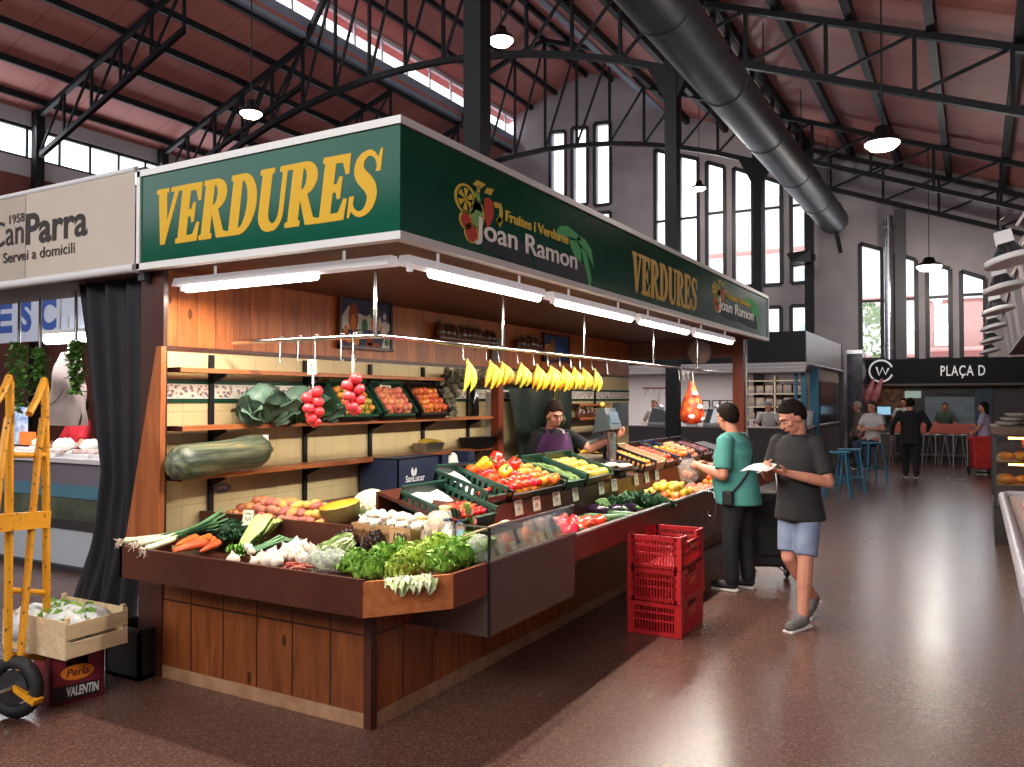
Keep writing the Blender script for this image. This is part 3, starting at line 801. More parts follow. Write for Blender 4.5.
# painted fruit-and-palm emblem with the shop name
def emblem(ua, va, ub, vb):
    """ua,va / ub,vb: lower left of the J and lower right of the last n in the photo"""
    A, B = at(ua, va, x=SX), at(ub, vb, x=SX); w = B.y-A.y; z = (A.z+B.z)/2-SZ0
    MM = Matrix.Translation((.001, A.y-SY, z)) @ SIDE
    SZ = .56
    col = lambda n, c: mat(n, c, .6, spec=.2)
    def sh(name, material, polys, lift=.002):
        q = MB(); q.T = MM @ Matrix.Diagonal((w, SZ, 1, 1))
        for P in polys: q.prism(P, 0, lift)
        return q.build(name, material, t)
    ring = lambda cx, cy, rx, ry, w_: [arc(cx, cy, rx, ry, a0, a0+30, 3)+arc(cx, cy, rx-w_, ry-w_*1.4, a0+30, a0, 3) for a0 in range(0, 360, 30)]
    Y_ = col('emblem_yellow', '#d6b93f'); Rr = col('emblem_red', '#c0392b'); G_ = col('emblem_pale_green', '#84b868'); PG = col('emblem_palm_green', '#3fae5c'); NV = col('emblem_navy', '#1c2433')
    sh('name_shadow', NV, [[(.0, .03), (.04, -.10), (.2, -.15), (.42, -.16), (.43, .1), (.2, .1)], [(.45, .1), (.46, -.13), (.7, -.17), (.99, -.17), (1.0, .1)]], .001)
    sh('citrus_half', Y_, ring(-.08, .34, .075, .15, .016)+[[(-.08, .34)]+arc(-.08, .34, .05, .11, a0, a0+34, 4) for a0 in range(10, 360, 60)])
    sh('pear', G_, [arc(.0, .23, .042, .13, 0, 360, 24)[:-1], [(-.035, .27), (-.01, .46), (.01, .46), (.038, .27)]])
    sh('pepper', Rr, [[(.05, .42), (.08, .45), (.115, .41), (.12, .30), (.1, .18), (.07, .14), (.055, .24)]], .0025)
    sh('tomato', Rr, [arc(-.08, .13, .034, .07, 0, 360, 20)[:-1], arc(-.04, .02, .04, .08, 0, 360, 20)[:-1]])
    sh('outline', Y_, ring(-.08, .13, .044, .09, .011)+ring(-.04, .02, .05, .10, .011)+ring(.0, .23, .05, .15, .008)+[[(-.03, .52), (.02, .5), (.06, .57), (.0, .58)], [(.05, .48), (.07, .54), (.12, .56), (.1, .48)], [(.0, .44), (.0, .52), (.02, .52), (.015, .44)]]
       + [arc(.155, .34, .035, .12, 60, -90, 10)+arc(.14, .34, .025, .09, -90, 60, 10), [(.14, .25), (.17, .18), (.19, .26), (.165, .3)], [(.12, .42), (.15, .44), (.16, .38), (.13, .37)]])
    fr = [[(.66, .36), (.7, .46), (.78, .50), (.88, .46), (.94, .38), (.86, .38), (.78, .37), (.73, .3), (.70, .3)],
          [(.9, .44), (.98, .42), (1.05, .32), (1.08, .08), (1.05, .16), (1.0, .26), (.94, .32), (.88, .38)],
          [(.88, .36), (.93, .26), (.93, .1), (.87, .14), (.82, .24), (.8, .34)], [(.93, .3), (.99, .26), (1.02, .10), (1.05, -.06), (1.03, -.24), (1.0, -.04), (.96, .14)]]
    sh('palm', PG, fr, .0012)
    ts = .175
    text('Joan Ramon', ts, 'lettering', mat('white_sign_letter', '#e9e7e2', .4), t, MM @ Matrix.Translation((0, 0, .002)), .002, .002, 0, stretch=w/(ts*5.45))
    text('Fruites i Verdures', .09, 'lettering', Y_, t, MM @ Matrix.Translation((.21*w, .155, .002)), .002, .0025, 0, stretch=.66*w/(.09*8.3))
emblem(477, 238, 587, 272)
emblem(719, 308, 757, 323)

# --- far post and head beam
t = thing('stall_post', 'red-brown wooden corner post at the far end of the stall', 'post', (-2.8, 11.2, 0))
m = MB(); m.bb(-.075, .075, -.075, .075, 0, SZ0+.02); m.build('shaft', REDWOOD, t)
m = MB(); m.bb(.05, .085, .07, .085, 0, SZ0+.02); m.build('pale_edge_strip', STEEL, t)
t = thing('head_beam', 'brown wooden head beam across the far end of the stall', 'beam', (-3.6, 11.25, 2.25))
m = MB(); m.bb(-.85, .72, -.05, .05, 0, .25); m.build('board', mat('faded_brown_beam', '#7a5446', .6), t)

# --- fluorescent lights
TUBE = emit('fluorescent_tube', '#fff6ea', 10)
HOUS = emit('white_light_diffuser', '#dcd6d8', .38)
def strip(label, a, b, dirv, lit0=.06, lit1=.94, power=35):
    a, b = Vector(a), Vector(b); mid = (a+b)/2; L = (b-a).length
    t = thing('fluorescent_light', label, 'light', mid, group='fluorescent lights under the sign')
    M = Matrix.Rotation(0 if dirv == 'X' else R(90), 4, 'Z')
    m = MB(); m.T = M; m.hexa([(-L/2, -.05, .0), (-L/2, -.03, .05), (-L/2, .05, 0), (-L/2, .03, .05), (L/2, -.05, 0), (L/2, -.03, .05), (L/2, .05, 0), (L/2, .03, .05)]); m.build('housing', HOUS, t)
    m = MB(); m.T = M; m.tube([(-L/2+lit0*L, 0, -.012), (-L/2+lit1*L, 0, -.012)], .03, 10); m.build('tube', TUBE, t)
    m = MB(); m.T = M
    for e in (-.3, .3): m.bar((L*e, 0, .05), (L*e, 0, .11), .012)
    m.cyl((-L/2+.05, 0, -.0), (-L/2+.05, 0, -.03), .018, n=8)
    m.build('bracket', HOUS, t)
    l = bpy.data.lights.new('fluorescent_glow', 'AREA'); l.shape = 'RECTANGLE'; l.size = L*.8; l.size_y = .05; l.energy = power; l.color = (1, .90, .76)
    lo = bpy.data.objects.new('fluorescent_glow', l); COL.objects.link(lo); lo.parent = t; lo.location = (0, 0, -.06); lo.rotation_euler = (0, 0, 0 if dirv == 'X' else R(90))
LZ = 2.385
strip('long fluorescent light under the near face of the sign', (-4.36, 3.42, LZ), (-2.66, 3.42, LZ), 'X', .05, .68, 46)
ys = [at(u, v, x=-2.6).y for u, v in ((404, 265), (541, 300), (549, 302), (632, 322), (636, 323), (688, 335), (692, 336), (732, 345))]
lab = ['first fluorescent light along the aisle, next to the sign corner', 'second fluorescent light along the aisle, above the bananas', 'third fluorescent light along the aisle from the sign corner', 'last fluorescent light along the aisle, near the far post']
for i in range(4):
    strip(lab[i], (-2.6, ys[2*i], LZ), (-2.6, ys[2*i+1], LZ), 'Y', .16 if i == 0 else .08, .97, 52)

# --- hanging rail with hooks
t = thing('hanging_rail', 'chrome hanging rail with hooks running under the stall lights', 'rail', (-3.05, 3.75, 2.05))
m = MB(); m.tube([(-1.16, -.02, .0), (-.06, .0, 0), (0, .03, 0), (.02, .09, 0), (.03, 1.2, 0), (.03, 3, 0), (-.02, 7.2, 0)], .016, 10); m.build('bar', CHROME, t)
HANG = []
for u, v in ((367, 336), (505, 349), (586, 358), (655, 366), (699, 372)):
    y = max(.0, at(u, v, x=-3.03).y-3.75)
    m = MB(); m.cyl((.0 if y > .1 else -.0, y, 0), (.0, y, .45), .011, n=8); m.build('hanger', CHROME, t)
def hook(label, x, y, L=.12, two=False):
    t = thing('hook', label, 'hook', (x, y, 2.05), group='wire hooks on the hanging rail')
    m = MB(); m.tube([(.018, 0, -.005), (.012, 0, .02), (-.012, 0, .022), (-.02, 0, 0), (-.01, -.004, -.04), (.0, -.02, -L), (.012, -.02, -L-.015), (.022, -.015, -L-.005)], .0024, 6); m.build('wire', STEEL, t)
    return t
# ================================================================== PRODUCE AND THINGS ON THE STALL
rp = random.Random(11)
U_ = rp.uniform
def smooth(o):
    for p in o.data.polygons: p.use_smooth = True
    return o
TOM = mat('tomato_skin', '#c5241c', .25, 0, '#d8401f', 6, 0, .1)
TOMG = mat('green_orange_tomato_skin', '#d26a2a', .3, 0, '#8d9a3a', 5, 0, .18)
CALYX = mat('tomato_calyx', '#3d6b2a', .6)
PEACH = mat('peach_skin', '#c05f4c', .6, 0, '#d78a63', 7, 0, .12)
APPLE_Y = mat('yellow_apple_skin', '#d9b53a', .35, 0, '#c9b548', 5, 0, .1)
APPLE_R = mat('red_apple_skin', '#c4502f', .3, 0, '#d9803d', 5, 0, .12)
MANGO = mat('mango_skin', '#a9a23c', .4, 0, '#d0983a', 4, 0, .15)
ORANGE = mat('orange_peel', '#e2832a', .45, 0, '#d9742a', 20, .1, .06)
POT_Y = mat('yellow_potato_skin', '#c9964a', .7, 0, '#b88140', 14, .1, .1)
POT_R = mat('pink_potato_skin', '#b06a56', .7, 0, '#9b5646', 14, .1, .12)
ONION = mat('brown_onion_skin', '#b57a48', .35, 0, '#9a5a34', 9, 0, .1)
CREAM = mat('white_mushroom_skin', '#e9e2d6', .6, 0, '#d9cfc0', 18, 0, .04)
GARLIC = mat('garlic_skin', '#e6dccd', .55, 0, '#cdb7a2', 16, .1, .05)
CARROT = mat('carrot_skin', '#d0622a', .5, 0, '#c2541f', 18, .08, .08)
GREENL = mat('lettuce_leaf', '#6f9e35', .5, 0, '#86b347', 14, .2)
GREENY = mat('yellow_green_lettuce_leaf', '#9dbb45', .5, 0, '#b8cf5e', 14, .2)
DKLET = mat('dark_red_lettuce_leaf', '#36201f', .5, 0, '#46302b', 12, .2)
KALE = mat('dark_green_leaf', '#24472b', .55, 0, '#33593a', 16, .25)
CABG = mat('blue_green_cabbage_leaf', '#48604f', .5, 0, '#6d8775', 8, .3)
CABP = mat('pale_green_cabbage_leaf', '#a9bd83', .5, 0, '#c9d3a4', 8, .15)
LEEKW = mat('leek_white_shaft', '#e4e0c8', .45, 0, '#cfd3a8', 4)
LEEKG = mat('leek_green_blade', '#3f6b47', .5, 0, '#5d8358', 6)
CELG = mat('celery_stalk', '#97b75a', .4, 0, '#b6cc7c', 5)
BANY = mat('banana_peel', '#d6a41f', .5, 0, '#c4931c', 9, 0, .1)
BANG = mat('greenish_banana_peel', '#c2b432', .5, 0, '#a5a52e', 6, 0, .08)
BANTIP = mat('banana_stem', '#7a6a2a', .6)
CRATEG = mat('green_crate_plastic', '#14382c', .4, 0, '#173f31', 4)
CRATEK = mat('black_crate_plastic', '#161616', .45)
CARD = mat('price_card', '#d9cfb2', .7)
CARDW = mat('white_price_card', '#b4b8a6', .6)
CARDBOARD = mat('brown_cardboard', '#a47a4e', .8, 0, '#b0875a', 4)

# ---------------- single kinds
def p_tomato(skin=TOM, r=.033):
    def f():
        m = MB(); m.lathe([(.002, -r*.74), (r*.6, -r*.72), (r*.95, -r*.3), (r, .1*r), (r*.82, r*.55), (r*.4, r*.72), (.004, r*.6)], 14, lobes=5, amp=.03)
        o = m.build('tomato', skin); tag(o, 'tomato', 'tomato')
        m = MB()
        for k in range(5):
            a = k*1.257; m.tube([(0, 0, r*.64), (math.cos(a)*r*.28, math.sin(a)*r*.28, r*.8), (math.cos(a)*r*.55, math.sin(a)*r*.55, r*.72)], [r*.08, r*.07, .001], 4)
        m.cyl((0, 0, r*.6), (0, 0, r*.95), r*.06, n=5)
        m.build('calyx', CALYX, o); return o
    return f
def p_round(name, skin, r=.036, sq=.92, stem=True, kind=None):
    def f():
        m = MB(); m.lathe([(.003, -r*.8*sq), (r*.45, -r*.92*sq), (r*.86, -r*.5*sq), (r, .05*r), (r*.88, r*.55*sq), (r*.5, r*.86*sq), (.12*r, r*.8*sq), (.002, r*.66*sq)], 14)
        o = m.build(name, skin); tag(o, name, kind or name)
        if stem:
            m = MB(); m.tube([(0, 0, r*.6), (.1*r, 0, r*1.0)], .0022, 5); m.build('stem', BANTIP, o)
        return o
    return f
def p_oval(name, skin, r=(.045, .032, .03), kind=None, tip=0, lump=.08):
    def f():
        ph = [U_(0, 6) for _ in range(4)]
        m = MB(); m.ell((0, 0, 0), r, n=12, m=8, fn=lambda d: 1+lump*math.sin(3*d.x+ph[0])*math.cos(4*d.y+ph[1])+lump*.5*math.sin(7*d.z+ph[2]))
        o = m.build(name, skin); return tag(o, name, kind or name)
    return f
def p_pepper(skin):
    def f():
        m = MB(); m.lathe([(.004, -.05), (.02, -.056), (.033, -.035), (.037, 0), (.042, .03), (.032, .048), (.01, .044), (.004, .036)], 18, lobes=4, amp=.12)
        o = m.build('sweet_pepper', skin); tag(o, 'pepper', 'pepper')
        m = MB(); m.tube([(0, 0, .036), (.0, .002, .06), (.008, .004, .075)], [.008, .006, .007], 7); m.build('stem', CALYX, o); return o
    return f
def p_potato(): return p_oval('potato', POT_Y, kind='potato')()
def p_mushroom():
    m = MB(); m.lathe([(.024, -.004), (.028, .004), (.026, .016), (.016, .026), (.002, .029)], 14)
    o = m.build('mushroom', CREAM); tag(o, 'mushroom', 'mushroom')
    m = MB(); m.lathe([(.010, -.026), (.011, -.01), (.013, .0)], 10); m.build('stalk', CREAM, o); return o
def p_garlic():
    m = MB(); m.lathe([(.006, -.022), (.022, -.018), (.030, -.002), (.026, .014), (.012, .025), (.005, .033), (.004, .04)], 18, lobes=8, amp=.05)
    o = m.build('garlic_bulb', GARLIC); tag(o, 'garlic', 'garlic')
    m = MB()
    for k in range(7): m.tube([(0, 0, -.02), (U_(-.01, .01), U_(-.01, .01), -.03)], .0009, 4)
    m.build('root_tuft', BANTIP, o); return o
def p_carrot():
    m = MB(); m.tube([(0, 0, 0), (.008, 0, 0), (.05, .003, 0), (.11, .0, .002), (.16, -.004, 0), (.18, -.004, 0)], [.006, .017, .018, .014, .007, .001], 10)
    o = m.build('carrot', CARROT); tag(o, 'carrot', 'carrot')
    m = MB(); m.tube([(0, 0, 0), (-.012, .002, .002)], [.006, .004], 6); m.build('cut_crown', CALYX, o); return o

def scatter(stock, pts, label, group, scale=(.92, 1.1), tilt=.5):
    for p in pts:
        stock.put(p, (U_(-tilt, tilt), U_(-tilt, tilt), U_(0, 6.28)), label, group, U_(*scale))
def heap(x0, x1, y0, y1, z, step, layers=1, jit=.25, zfn=None, shrink=.5):
    """resting places of a heap: a jittered grid, the next layer in the hollows"""
    out = []
    for L in range(layers):
        o = step*shrink*L; nx = max(1, int((x1-x0-2*o)/step)+1); ny = max(1, int((y1-y0-2*o)/step)+1)
        for i in range(nx):
            for j in range(ny):
                x = x0+o+(x1-x0-2*o)*(i+.5)/nx+U_(-jit, jit)*step*.5; y = y0+o+(y1-y0-2*o)*(j+.5)/ny+U_(-jit, jit)*step*.5
                out.append(Vector((x, y, z+L*step*.62+(zfn(x, y) if zfn else 0)+U_(-.003, .003))))
    return out

def leaf(m, base, dirv, up, L, w, ruffle=.25, curl=.6, nu=6, nv=6, freq=5):
    """one curled leaf with a frilled rim"""
    base, d, u = Vector(base), Vector(dirv).normalized(), Vector(up)
    s = d.cross(u)
    s = s.normalized() if s.length > 1e-4 else d.orthogonal().normalized()
    n = s.cross(d).normalized(); ph = U_(0, 6)
    if abs(curl) < .03: curl = .03
    def fn(a, b):
        b = b*2-1; t = a
        ww = w*math.sin(math.pi*min(1, .12+t*.80))**.7
        ang = curl*t
        c = base+d*(L*math.sin(ang)/curl)+n*(L*(1-math.cos(ang))/curl)
        e = abs(b)**2*(.4+.6*t)
        return c+s*(ww*b)+n*(e*w*.35+ruffle*w*(abs(b)**1.5*.7+.5*t**3)*math.sin(freq*b*2.3+ph+t*7*abs(b)+4*t))
    m.grid(fn, nu, nv)
def lettuce(label, mats, loc, r=.13, n=70, seed=1, flat=.55, kind='lettuce', name='lettuce', w=.05, ruffle=.5):
    global rp
    t = thing(name, label, kind, loc)
    m = MB()
    for k in range(n):
        a = k*2.39996; q = (k+.5)/n; el = math.pi/2*(1-q)+U_(-.1, .5)
        d = Vector((math.cos(a)*math.cos(el), math.sin(a)*math.cos(el), math.sin(el)*flat+.05)).normalized()
        rad = r*U_(.45, .95)
        b = Vector((math.cos(a)*rad*q*.75, math.sin(a)*rad*q*.75, .015+.075*(1-q*q)))
        leaf(m, b, d, (U_(-.6, .6), U_(-.6, .6), 1), r*U_(.32, .5), w*U_(.7, 1.1), ruffle, U_(.1, 1.1), 5, 8, 8)
    m.build('outer_leaves', mats[0], t, fix=False)
    m = MB()
    for k in range(n//3):
        a = k*2.4; d = Vector((math.cos(a)*.6, math.sin(a)*.6, .6)); leaf(m, (math.cos(a)*r*.25, math.sin(a)*r*.25, .05+U_(0, .03)), d, (U_(-.5, .5), U_(-.5, .5), 1), r*.38, w*.85, ruffle, U_(.2, 1.0), 5, 8, 8)
    m.build('heart_leaves', mats[-1], t, fix=False)
    return t
def leafclump(name, m, n, r, L, w, ctr=(0, 0, 0), el=(.1, 1.2), ruffle=.5, spread=1.0):
    for k in range(n):
        a = U_(0, 6.28); e = U_(*el); d = Vector((math.cos(a)*math.cos(e), math.sin(a)*math.cos(e), math.sin(e)))
        b = Vector(ctr)+Vector((U_(-r, r)*spread, U_(-r, r), U_(0, r*.3)))
        leaf(m, b, d, (U_(-.4, .4), U_(-.4, .4), 1), L*U_(.7, 1.2), w*U_(.7, 1.2), ruffle, U_(-.2, .6), 4, 4)

# ---------------- the near tray, left to right
TZ = .765
def leek(label, a, b, bend=.03):
    a, b = Vector(a), Vector(b); d = (b-a); L = d.length; t = thing('leek', label, 'leek', a, math.atan2(d.y, d.x), 'leeks at the tray end', (0, -math.asin(d.z/L), math.atan2(d.y, d.x)))
    m = MB(); m.tube([(0, 0, 0), (.01, 0, 0), (.06, 0, 0), (.22, 0, 0)], [.012, .02, .017, .018], 12); m.build('white_shaft', LEEKW, t)
    m = MB()
    for k in range(26): m.tube([(.004, 0, 0), (-.02+U_(-.01, .01), U_(-.02, .02), U_(-.02, .02)), (-.035+U_(-.015, .02), U_(-.035, .035), U_(-.04, .015))], .0018, 4)
    m.build('root_tuft', GARLIC, t)
    m = MB()
    for k in range(7):
        s = (k-3)/3; m.grid(lambda u, v, s=s: Vector((.2+u*(L-.2), s*.012+u*s*.05+(v-.5)*.05*(1-u*.5), .012*(1-abs(s))+abs(v-.5)*.012+u*u*bend*(1-abs(s)*1.2))), 8, 3)
    m.build('green_blades', LEEKG, t)
    return t
leek('leek with a hairy root sticking out over the left end of the tray', at(124, 541, z=.855), at(205, 532, z=.86))
leek('second leek, lying behind the carrots with its blades against the wall', at(146, 549, z=.845), at(224, 521, z=.92), .06)
leek('third leek, innermost of the three by the carrots', at(138, 544, z=.862), at(216, 527, z=.9), .05)
car = Stock(p_carrot)
for k in range(16):
    p = at(196+(k % 6)*4.5, 537+(k % 3)*2.5, z=.84+.02*(k//6))
    q = at(160+(k % 6)*6.5, 552+(k % 2)*2, z=.825+.02*(k//6)); d = q-p
    car.put(p, (0, U_(-.05, .08), math.atan2(d.y, d.x)+U_(-.15, .15)), 'orange carrot in the pile at the left end of the near tray', 'carrots on the near tray', U_(1.15, 1.4))
t = thing('parsley_bunch', 'big dark green curly parsley bunch behind the carrots', 'herbs', at(222, 546, z=.78))
m = MB(); leafclump('p', m, 330, .12, .06, .024, (.02, .06, .05), (.0, 1.4), .9, 1.4); m.build('leaves', KALE, t, fix=False)
m = MB()
for k in range(14): m.tube([(U_(-.05, .05), -.02, .02), (U_(-.08, .02), -.09+U_(-.03, .02), .03)], .003, 5)
m.build('stems', CELG, t)
def celery(label, base, top, n=6, spread=.05):
    base, top = Vector(base), Vector(top); t = thing('celery', label, 'celery', base, group='celery on the near tray'); d = top-base
    m = MB(); s = d.cross(Vector((0, 0, 1))).normalized(); nn = s.cross(d).normalized()
    for k in range(n):
        q = (k-(n-1)/2)/(n-1)*2
        pts = [s*(q*.015), d*.3+s*(q*spread*.6)+nn*.012, d*.65+s*(q*spread*.9)+nn*.02*(1-abs(q)), d+s*(q*spread)+nn*.012*(k % 2)]
        m.tube(pts, [.007, .010, .013, .016], 9, flat=.7)
    m.build('stalks', CELG, t)
    m = MB()
    for k in range(34):
        a = U_(0, 6.28); leaf(m, s*U_(-.05, .05)+nn*U_(0, .03)-d.normalized()*U_(-.03, .05), -d.normalized()*.4+Vector((math.cos(a)*.6, math.sin(a)*.6, U_(.0, .5))), (0, 0, 1), U_(.03, .06), .02, .7, .4, 4, 4)
    m.build('leaves', mat('celery_leaf', '#5d8f3c', .5, 0, '#7ba850', 12, .2), t, fix=False)
celery('larger pale green celery bunch leaning up against the dark step board', at(240, 551, z=.80), at(264, 517, y=3.58))
celery('smaller celery bunch, right of the larger one', at(258, 545, z=.8), at(278, 521, y=3.58), 5, .04)
def springonion(label, a, b, n=7):
    a, b = Vector(a), Vector(b); d = b-a; t = thing('spring_onion_bunch', label, 'spring onions', a); s = d.cross(Vector((0, 0, 1))).normalized()
    m = MB()
    for k in range(n): m.ell(s*((k-n/2)*.022)+Vector((0, 0, U_(0, .03))), (.02, .02, .019), n=10, m=7)
    m.build('bulbs', GARLIC, t)
    m = MB()
    for k in range(n*2):
        q = s*((k/2-n/2)*.018); m.tube([q, q*.7+d*.35+Vector((0, 0, .015)), q*1.2+d*.7+Vector((0, 0, U_(.0, .04))), q*1.6+d*U_(.9, 1.1)+Vector((0, 0, U_(-.02, .03)))], [.009, .008, .007, .002], 6)
    m.build('green_stems', LEEKG, t)
springonion('bunch of white spring onions with green stems right of the celery', at(250, 552, z=.82), at(296, 541, z=.86))
gs = Stock(p_garlic)
for (u, v, z) in [(233, 560, .80), (255, 562, .81), (268, 561, .815), (277, 562, .815), (272, 555, .83), (290, 556, .825), (298, 553, .83), (287, 550, .84), (302, 558, .82), (296, 546, .845), (310, 549, .84), (262, 557, .82), (281, 556, .83), (303, 545, .85)]:
    gs.put(at(u, v, z=z+.01), (U_(-.6, .6), U_(-.6, .6), U_(0, 6)), 'white garlic bulb lying loose behind the front board of the near tray', 'garlic bulbs on the near tray', U_(1.0, 1.45))
ch = Stock(lambda: tag(MB().tube([(0, 0, 0), (.02, .002, .004), (.06, .0, .004), (.09, -.008, 0)], [.006, .009, .007, .001], 8).build('chilli', mat('dried_chilli_skin', '#97402c', .35, 0, '#7d2a1e', 8, 0, .1)), 'chilli', 'chilli'))
for k in range(14):
    ch.put(at(284+U_(0, 22), 566+U_(-2, 3), z=.80+U_(0, .02)), (U_(-.3, .3), 0, U_(0, 6)), 'red dried chilli in the small pile in front of the garlic', 'chillies on the near tray')
# wrapped cabbage and napa cabbages
t = lettuce('cabbage wrapped in clear film at the cut corner of the tray', [CABP, CABG], at(326, 570, z=.775), .1, 40, 3, .8, 'cabbage', 'wrapped_cabbage', .06, .2)
m = MB(); m.ell((0, 0, .05), (.13, .11, .075), n=20, m=12, fn=lambda d: 1+.05*math.sin(9*d.x+5*d.y)); m.build('clear_film', film('clear_film', '#dfe6dd', .3), t)
def napa(label, a, b, r=.055):
    a, b = Vector(a), Vector(b); d = (b-a); L = d.length
    t = thing('chinese_cabbage', label, 'cabbage', a, rot=(0, -math.asin(d.z/L), math.atan2(d.y, d.x)), group='chinese cabbages on the near tray')
    m = MB(); m.ell((L*.5, 0, 0), (L*.5, r*.85, r*.85), n=14, m=10); m.build('heart', CABP, t)
    m = MB()
    for k in range(16):
        an = k*2.4; rr_ = r*.75; leaf(m, (L*.05, math.cos(an)*rr_*.5, math.sin(an)*rr_*.5), (1, math.cos(an)*.16, math.sin(an)*.16), (0, math.cos(an), math.sin(an)), L*U_(.8, 1.02), r*.75, .15, -.35, 7, 6, 6)
    m.build('leaves', mat('napa_leaf', '#8fb266', .5, 0, '#d0d8a8', 5, .2), t, fix=False)
napa('pale chinese cabbage right of the garlic, its frilled end up', at(322, 556, z=.83), at(352, 538, z=.91))
napa('second chinese cabbage with greener leaves, left of the pale one', at(312, 560, z=.82), at(340, 543, z=.88), .05)
lettuce('dark red oak leaf lettuce in front of the mushroom box', [DKLET, DKLET], at(345, 556, z=.79), .11, 110, 5, .3, 'lettuce', 'red_lettuce', .035, .7)
lettuce('second dark red lettuce, half under the green ones', [DKLET, DKLET], at(376, 556, z=.79), .11, 110, 6, .3, 'lettuce', 'red_lettuce', .035, .7)
for (u, v, z, mats, r, lab) in [(356, 575, .765, [GREENL, GREENL], .105, 'green frilly lettuce nearest the cabbage wrapped in film'),
                               (384, 572, .785, [GREENL, GREENY], .13, 'green frilly lettuce at the middle of the cut corner'),
                               (417, 571, .79, [GREENY, GREENY], .14, 'yellow-green frilly lettuce at the heart of the lettuce pile'),
                               (438, 560, .79, [GREENY, GREENL], .13, 'yellow-green frilly lettuce behind the cut corner board'),
                               (455, 563, .78, [GREENL, GREENL], .12, 'green frilly lettuce by the glass case'),
                               (468, 557, .78, [GREENL, GREENL], .11, 'small green lettuce touching the glass pane'),
                               (440, 574, .785, [GREENL, GREENY], .115, 'green lettuce at the front edge by the hanging pale leaf'),
                               (400, 580, .785, [GREENY, GREENL], .1, 'green lettuce at the front edge, left above the hanging pale leaf'),
                               (372, 580, .78, [GREENL, GREENL], .095, 'green lettuce in the left front corner beside the dark front board'),
                               (461, 568, .785, [GREENL, GREENL], .09, 'small green lettuce pressed against the red-brown side board'),
                               (405, 558, .79, [GREENL, GREENY], .11, 'green lettuce behind the others, before the mushroom box')]:
    lettuce(lab, mats, at(u, v, z=z), r, 130, 1, .6, w=.036, ruffle=.6)
t = thing('lettuce_leaf', 'pale lettuce leaf hanging out over the cut corner board', 'leaf', at(408, 576, z=.845))
m = MB(); q = Vector((.8, -.6, 0))
for k in range(9): leaf(m, Vector((.6, .8, 0))*((k-4)*.022)+q*.01, q*1.0+Vector((U_(-.4, .4), U_(-.4, .4), -.25-.3*(k % 3))), (0, 0, 1), .09, .035, .7, -.7)
m.build('blade', mat('pale_leaf', '#b9cc8d', .5, 0, '#dfe5c8', 12, .2), t, fix=False)

# ---------------- upper step: potatoes, onions, pumpkin, cauliflower, mushrooms
py = Stock(p_potato); pr = Stock(p_oval('potato', POT_R, (.042, .033, .03))); on = Stock(p_round('onion', ONION, .04, .95, False))
for (L, zz) in ((0, .925), (1, .965), (2, 1.0)):
    for i in range(13-L*2):
        for j in range(4-L):
            x = -4.28+(i+.5+L)*.063+U_(-.012, .012); y = 3.72+(j+.5)*.075+L*.05+U_(-.012, .012)
            q = Vector((x, y, zz+U_(-.008, .008))); u = (x+4.28)/.8
            r_ = rp.random()
            rot = (U_(-.5, .5), U_(-.5, .5), U_(0, 6))
            if u < .25: on.put(q, rot, 'brown onion heaped at the left end of the upper step board', 'onions on the upper step', U_(.9, 1.1))
            elif r_ < .5-(.2 if u < .5 else 0): py.put(q, rot, 'yellow potato in the heap between onions and half pumpkin', 'yellow potatoes on the upper step', U_(.9, 1.15))
            else: pr.put(q, rot, 'pink skinned potato in the heap between onions and half pumpkin', 'pink potatoes on the upper step', U_(.9, 1.1))
t = thing('price_card', 'price card stuck between potatoes and the celery', 'price card', at(247, 524, y=3.57), rot=(R(-15), 0, .25))
m = MB(); m.bb(-.035, .035, -.002, .002, -.01, .085); m.build('card', CARD, t)
m = MB(); m.T = Matrix.Translation((0, -.002, 0)) @ FRONT; m.ribbon([(-.02, .06), (.0, .066), (.02, .058)], .006, 0, .001); m.ribbon([(-.018, .04), (.0, .02), (.018, .042), (.02, .02)], .006, 0, .001); m.build('writing', INK, t)
t = thing('half_pumpkin', 'ribbed half pumpkin with bright orange cut face up', 'pumpkin', at(343, 524, z=.9))
m = MB(); m.lathe([(.02, 0), (.075, .01), (.115, .05), (.125, .10), (.128, .125)], 40, lobes=12, amp=.035); m.build('rind', mat('pumpkin_rind', '#4f4a2c', .45, 0, '#7d6a3a', 5, .1), t)
m = MB(); m.lathe([(.122, .124), (.118, .131), (.07, .133), (.03, .142), (.001, .145)], 40, lobes=12, amp=.03); m.build('cut_face', mat('pumpkin_flesh', '#e08a1e', .45, 0, '#ee9f2c', 6), t)
t.rotation_euler = (R(10), R(-6), 0)
t = thing('cauliflower', 'cauliflower in its pale green leaves behind the mushrooms', 'cauliflower', at(372, 519, z=.893)); t.scale = (1.3, 1.3, 1.25)
m = MB()
for k in range(110):
    a = k*2.4; e = math.pi/2*(1-1.1*(k/110)**.7); c = Vector((math.cos(a)*math.cos(e)*.085, math.sin(a)*math.cos(e)*.085, .07+.07*math.sin(e))); m.ell(c, .018, n=7, m=5)
m.build('curd', mat('cauliflower_curd', '#e9e3c6', .7, 0, '#dcd4ae', 30, .2), t)
m = MB()
for k in range(22):
    a = k*2.4; d = Vector((math.cos(a)*.9, math.sin(a)*.9, .55)); leaf(m, Vector((math.cos(a)*.06, math.sin(a)*.06, .0)), d, (math.cos(a), math.sin(a), 1.2), U_(.09, .125), .05, .35, -.5, 7, 7, 6)
m.build('leaves', mat('cauliflower_leaf', '#8fb08a', .5, 0, '#c3d3b0', 7, .2), t, fix=False)
m = MB(); m.ell((0, 0, .04), (.07, .07, .045), n=12, m=8); m.build('base', mat('cauliflower_leaf', '#8fb08a', .5), t)
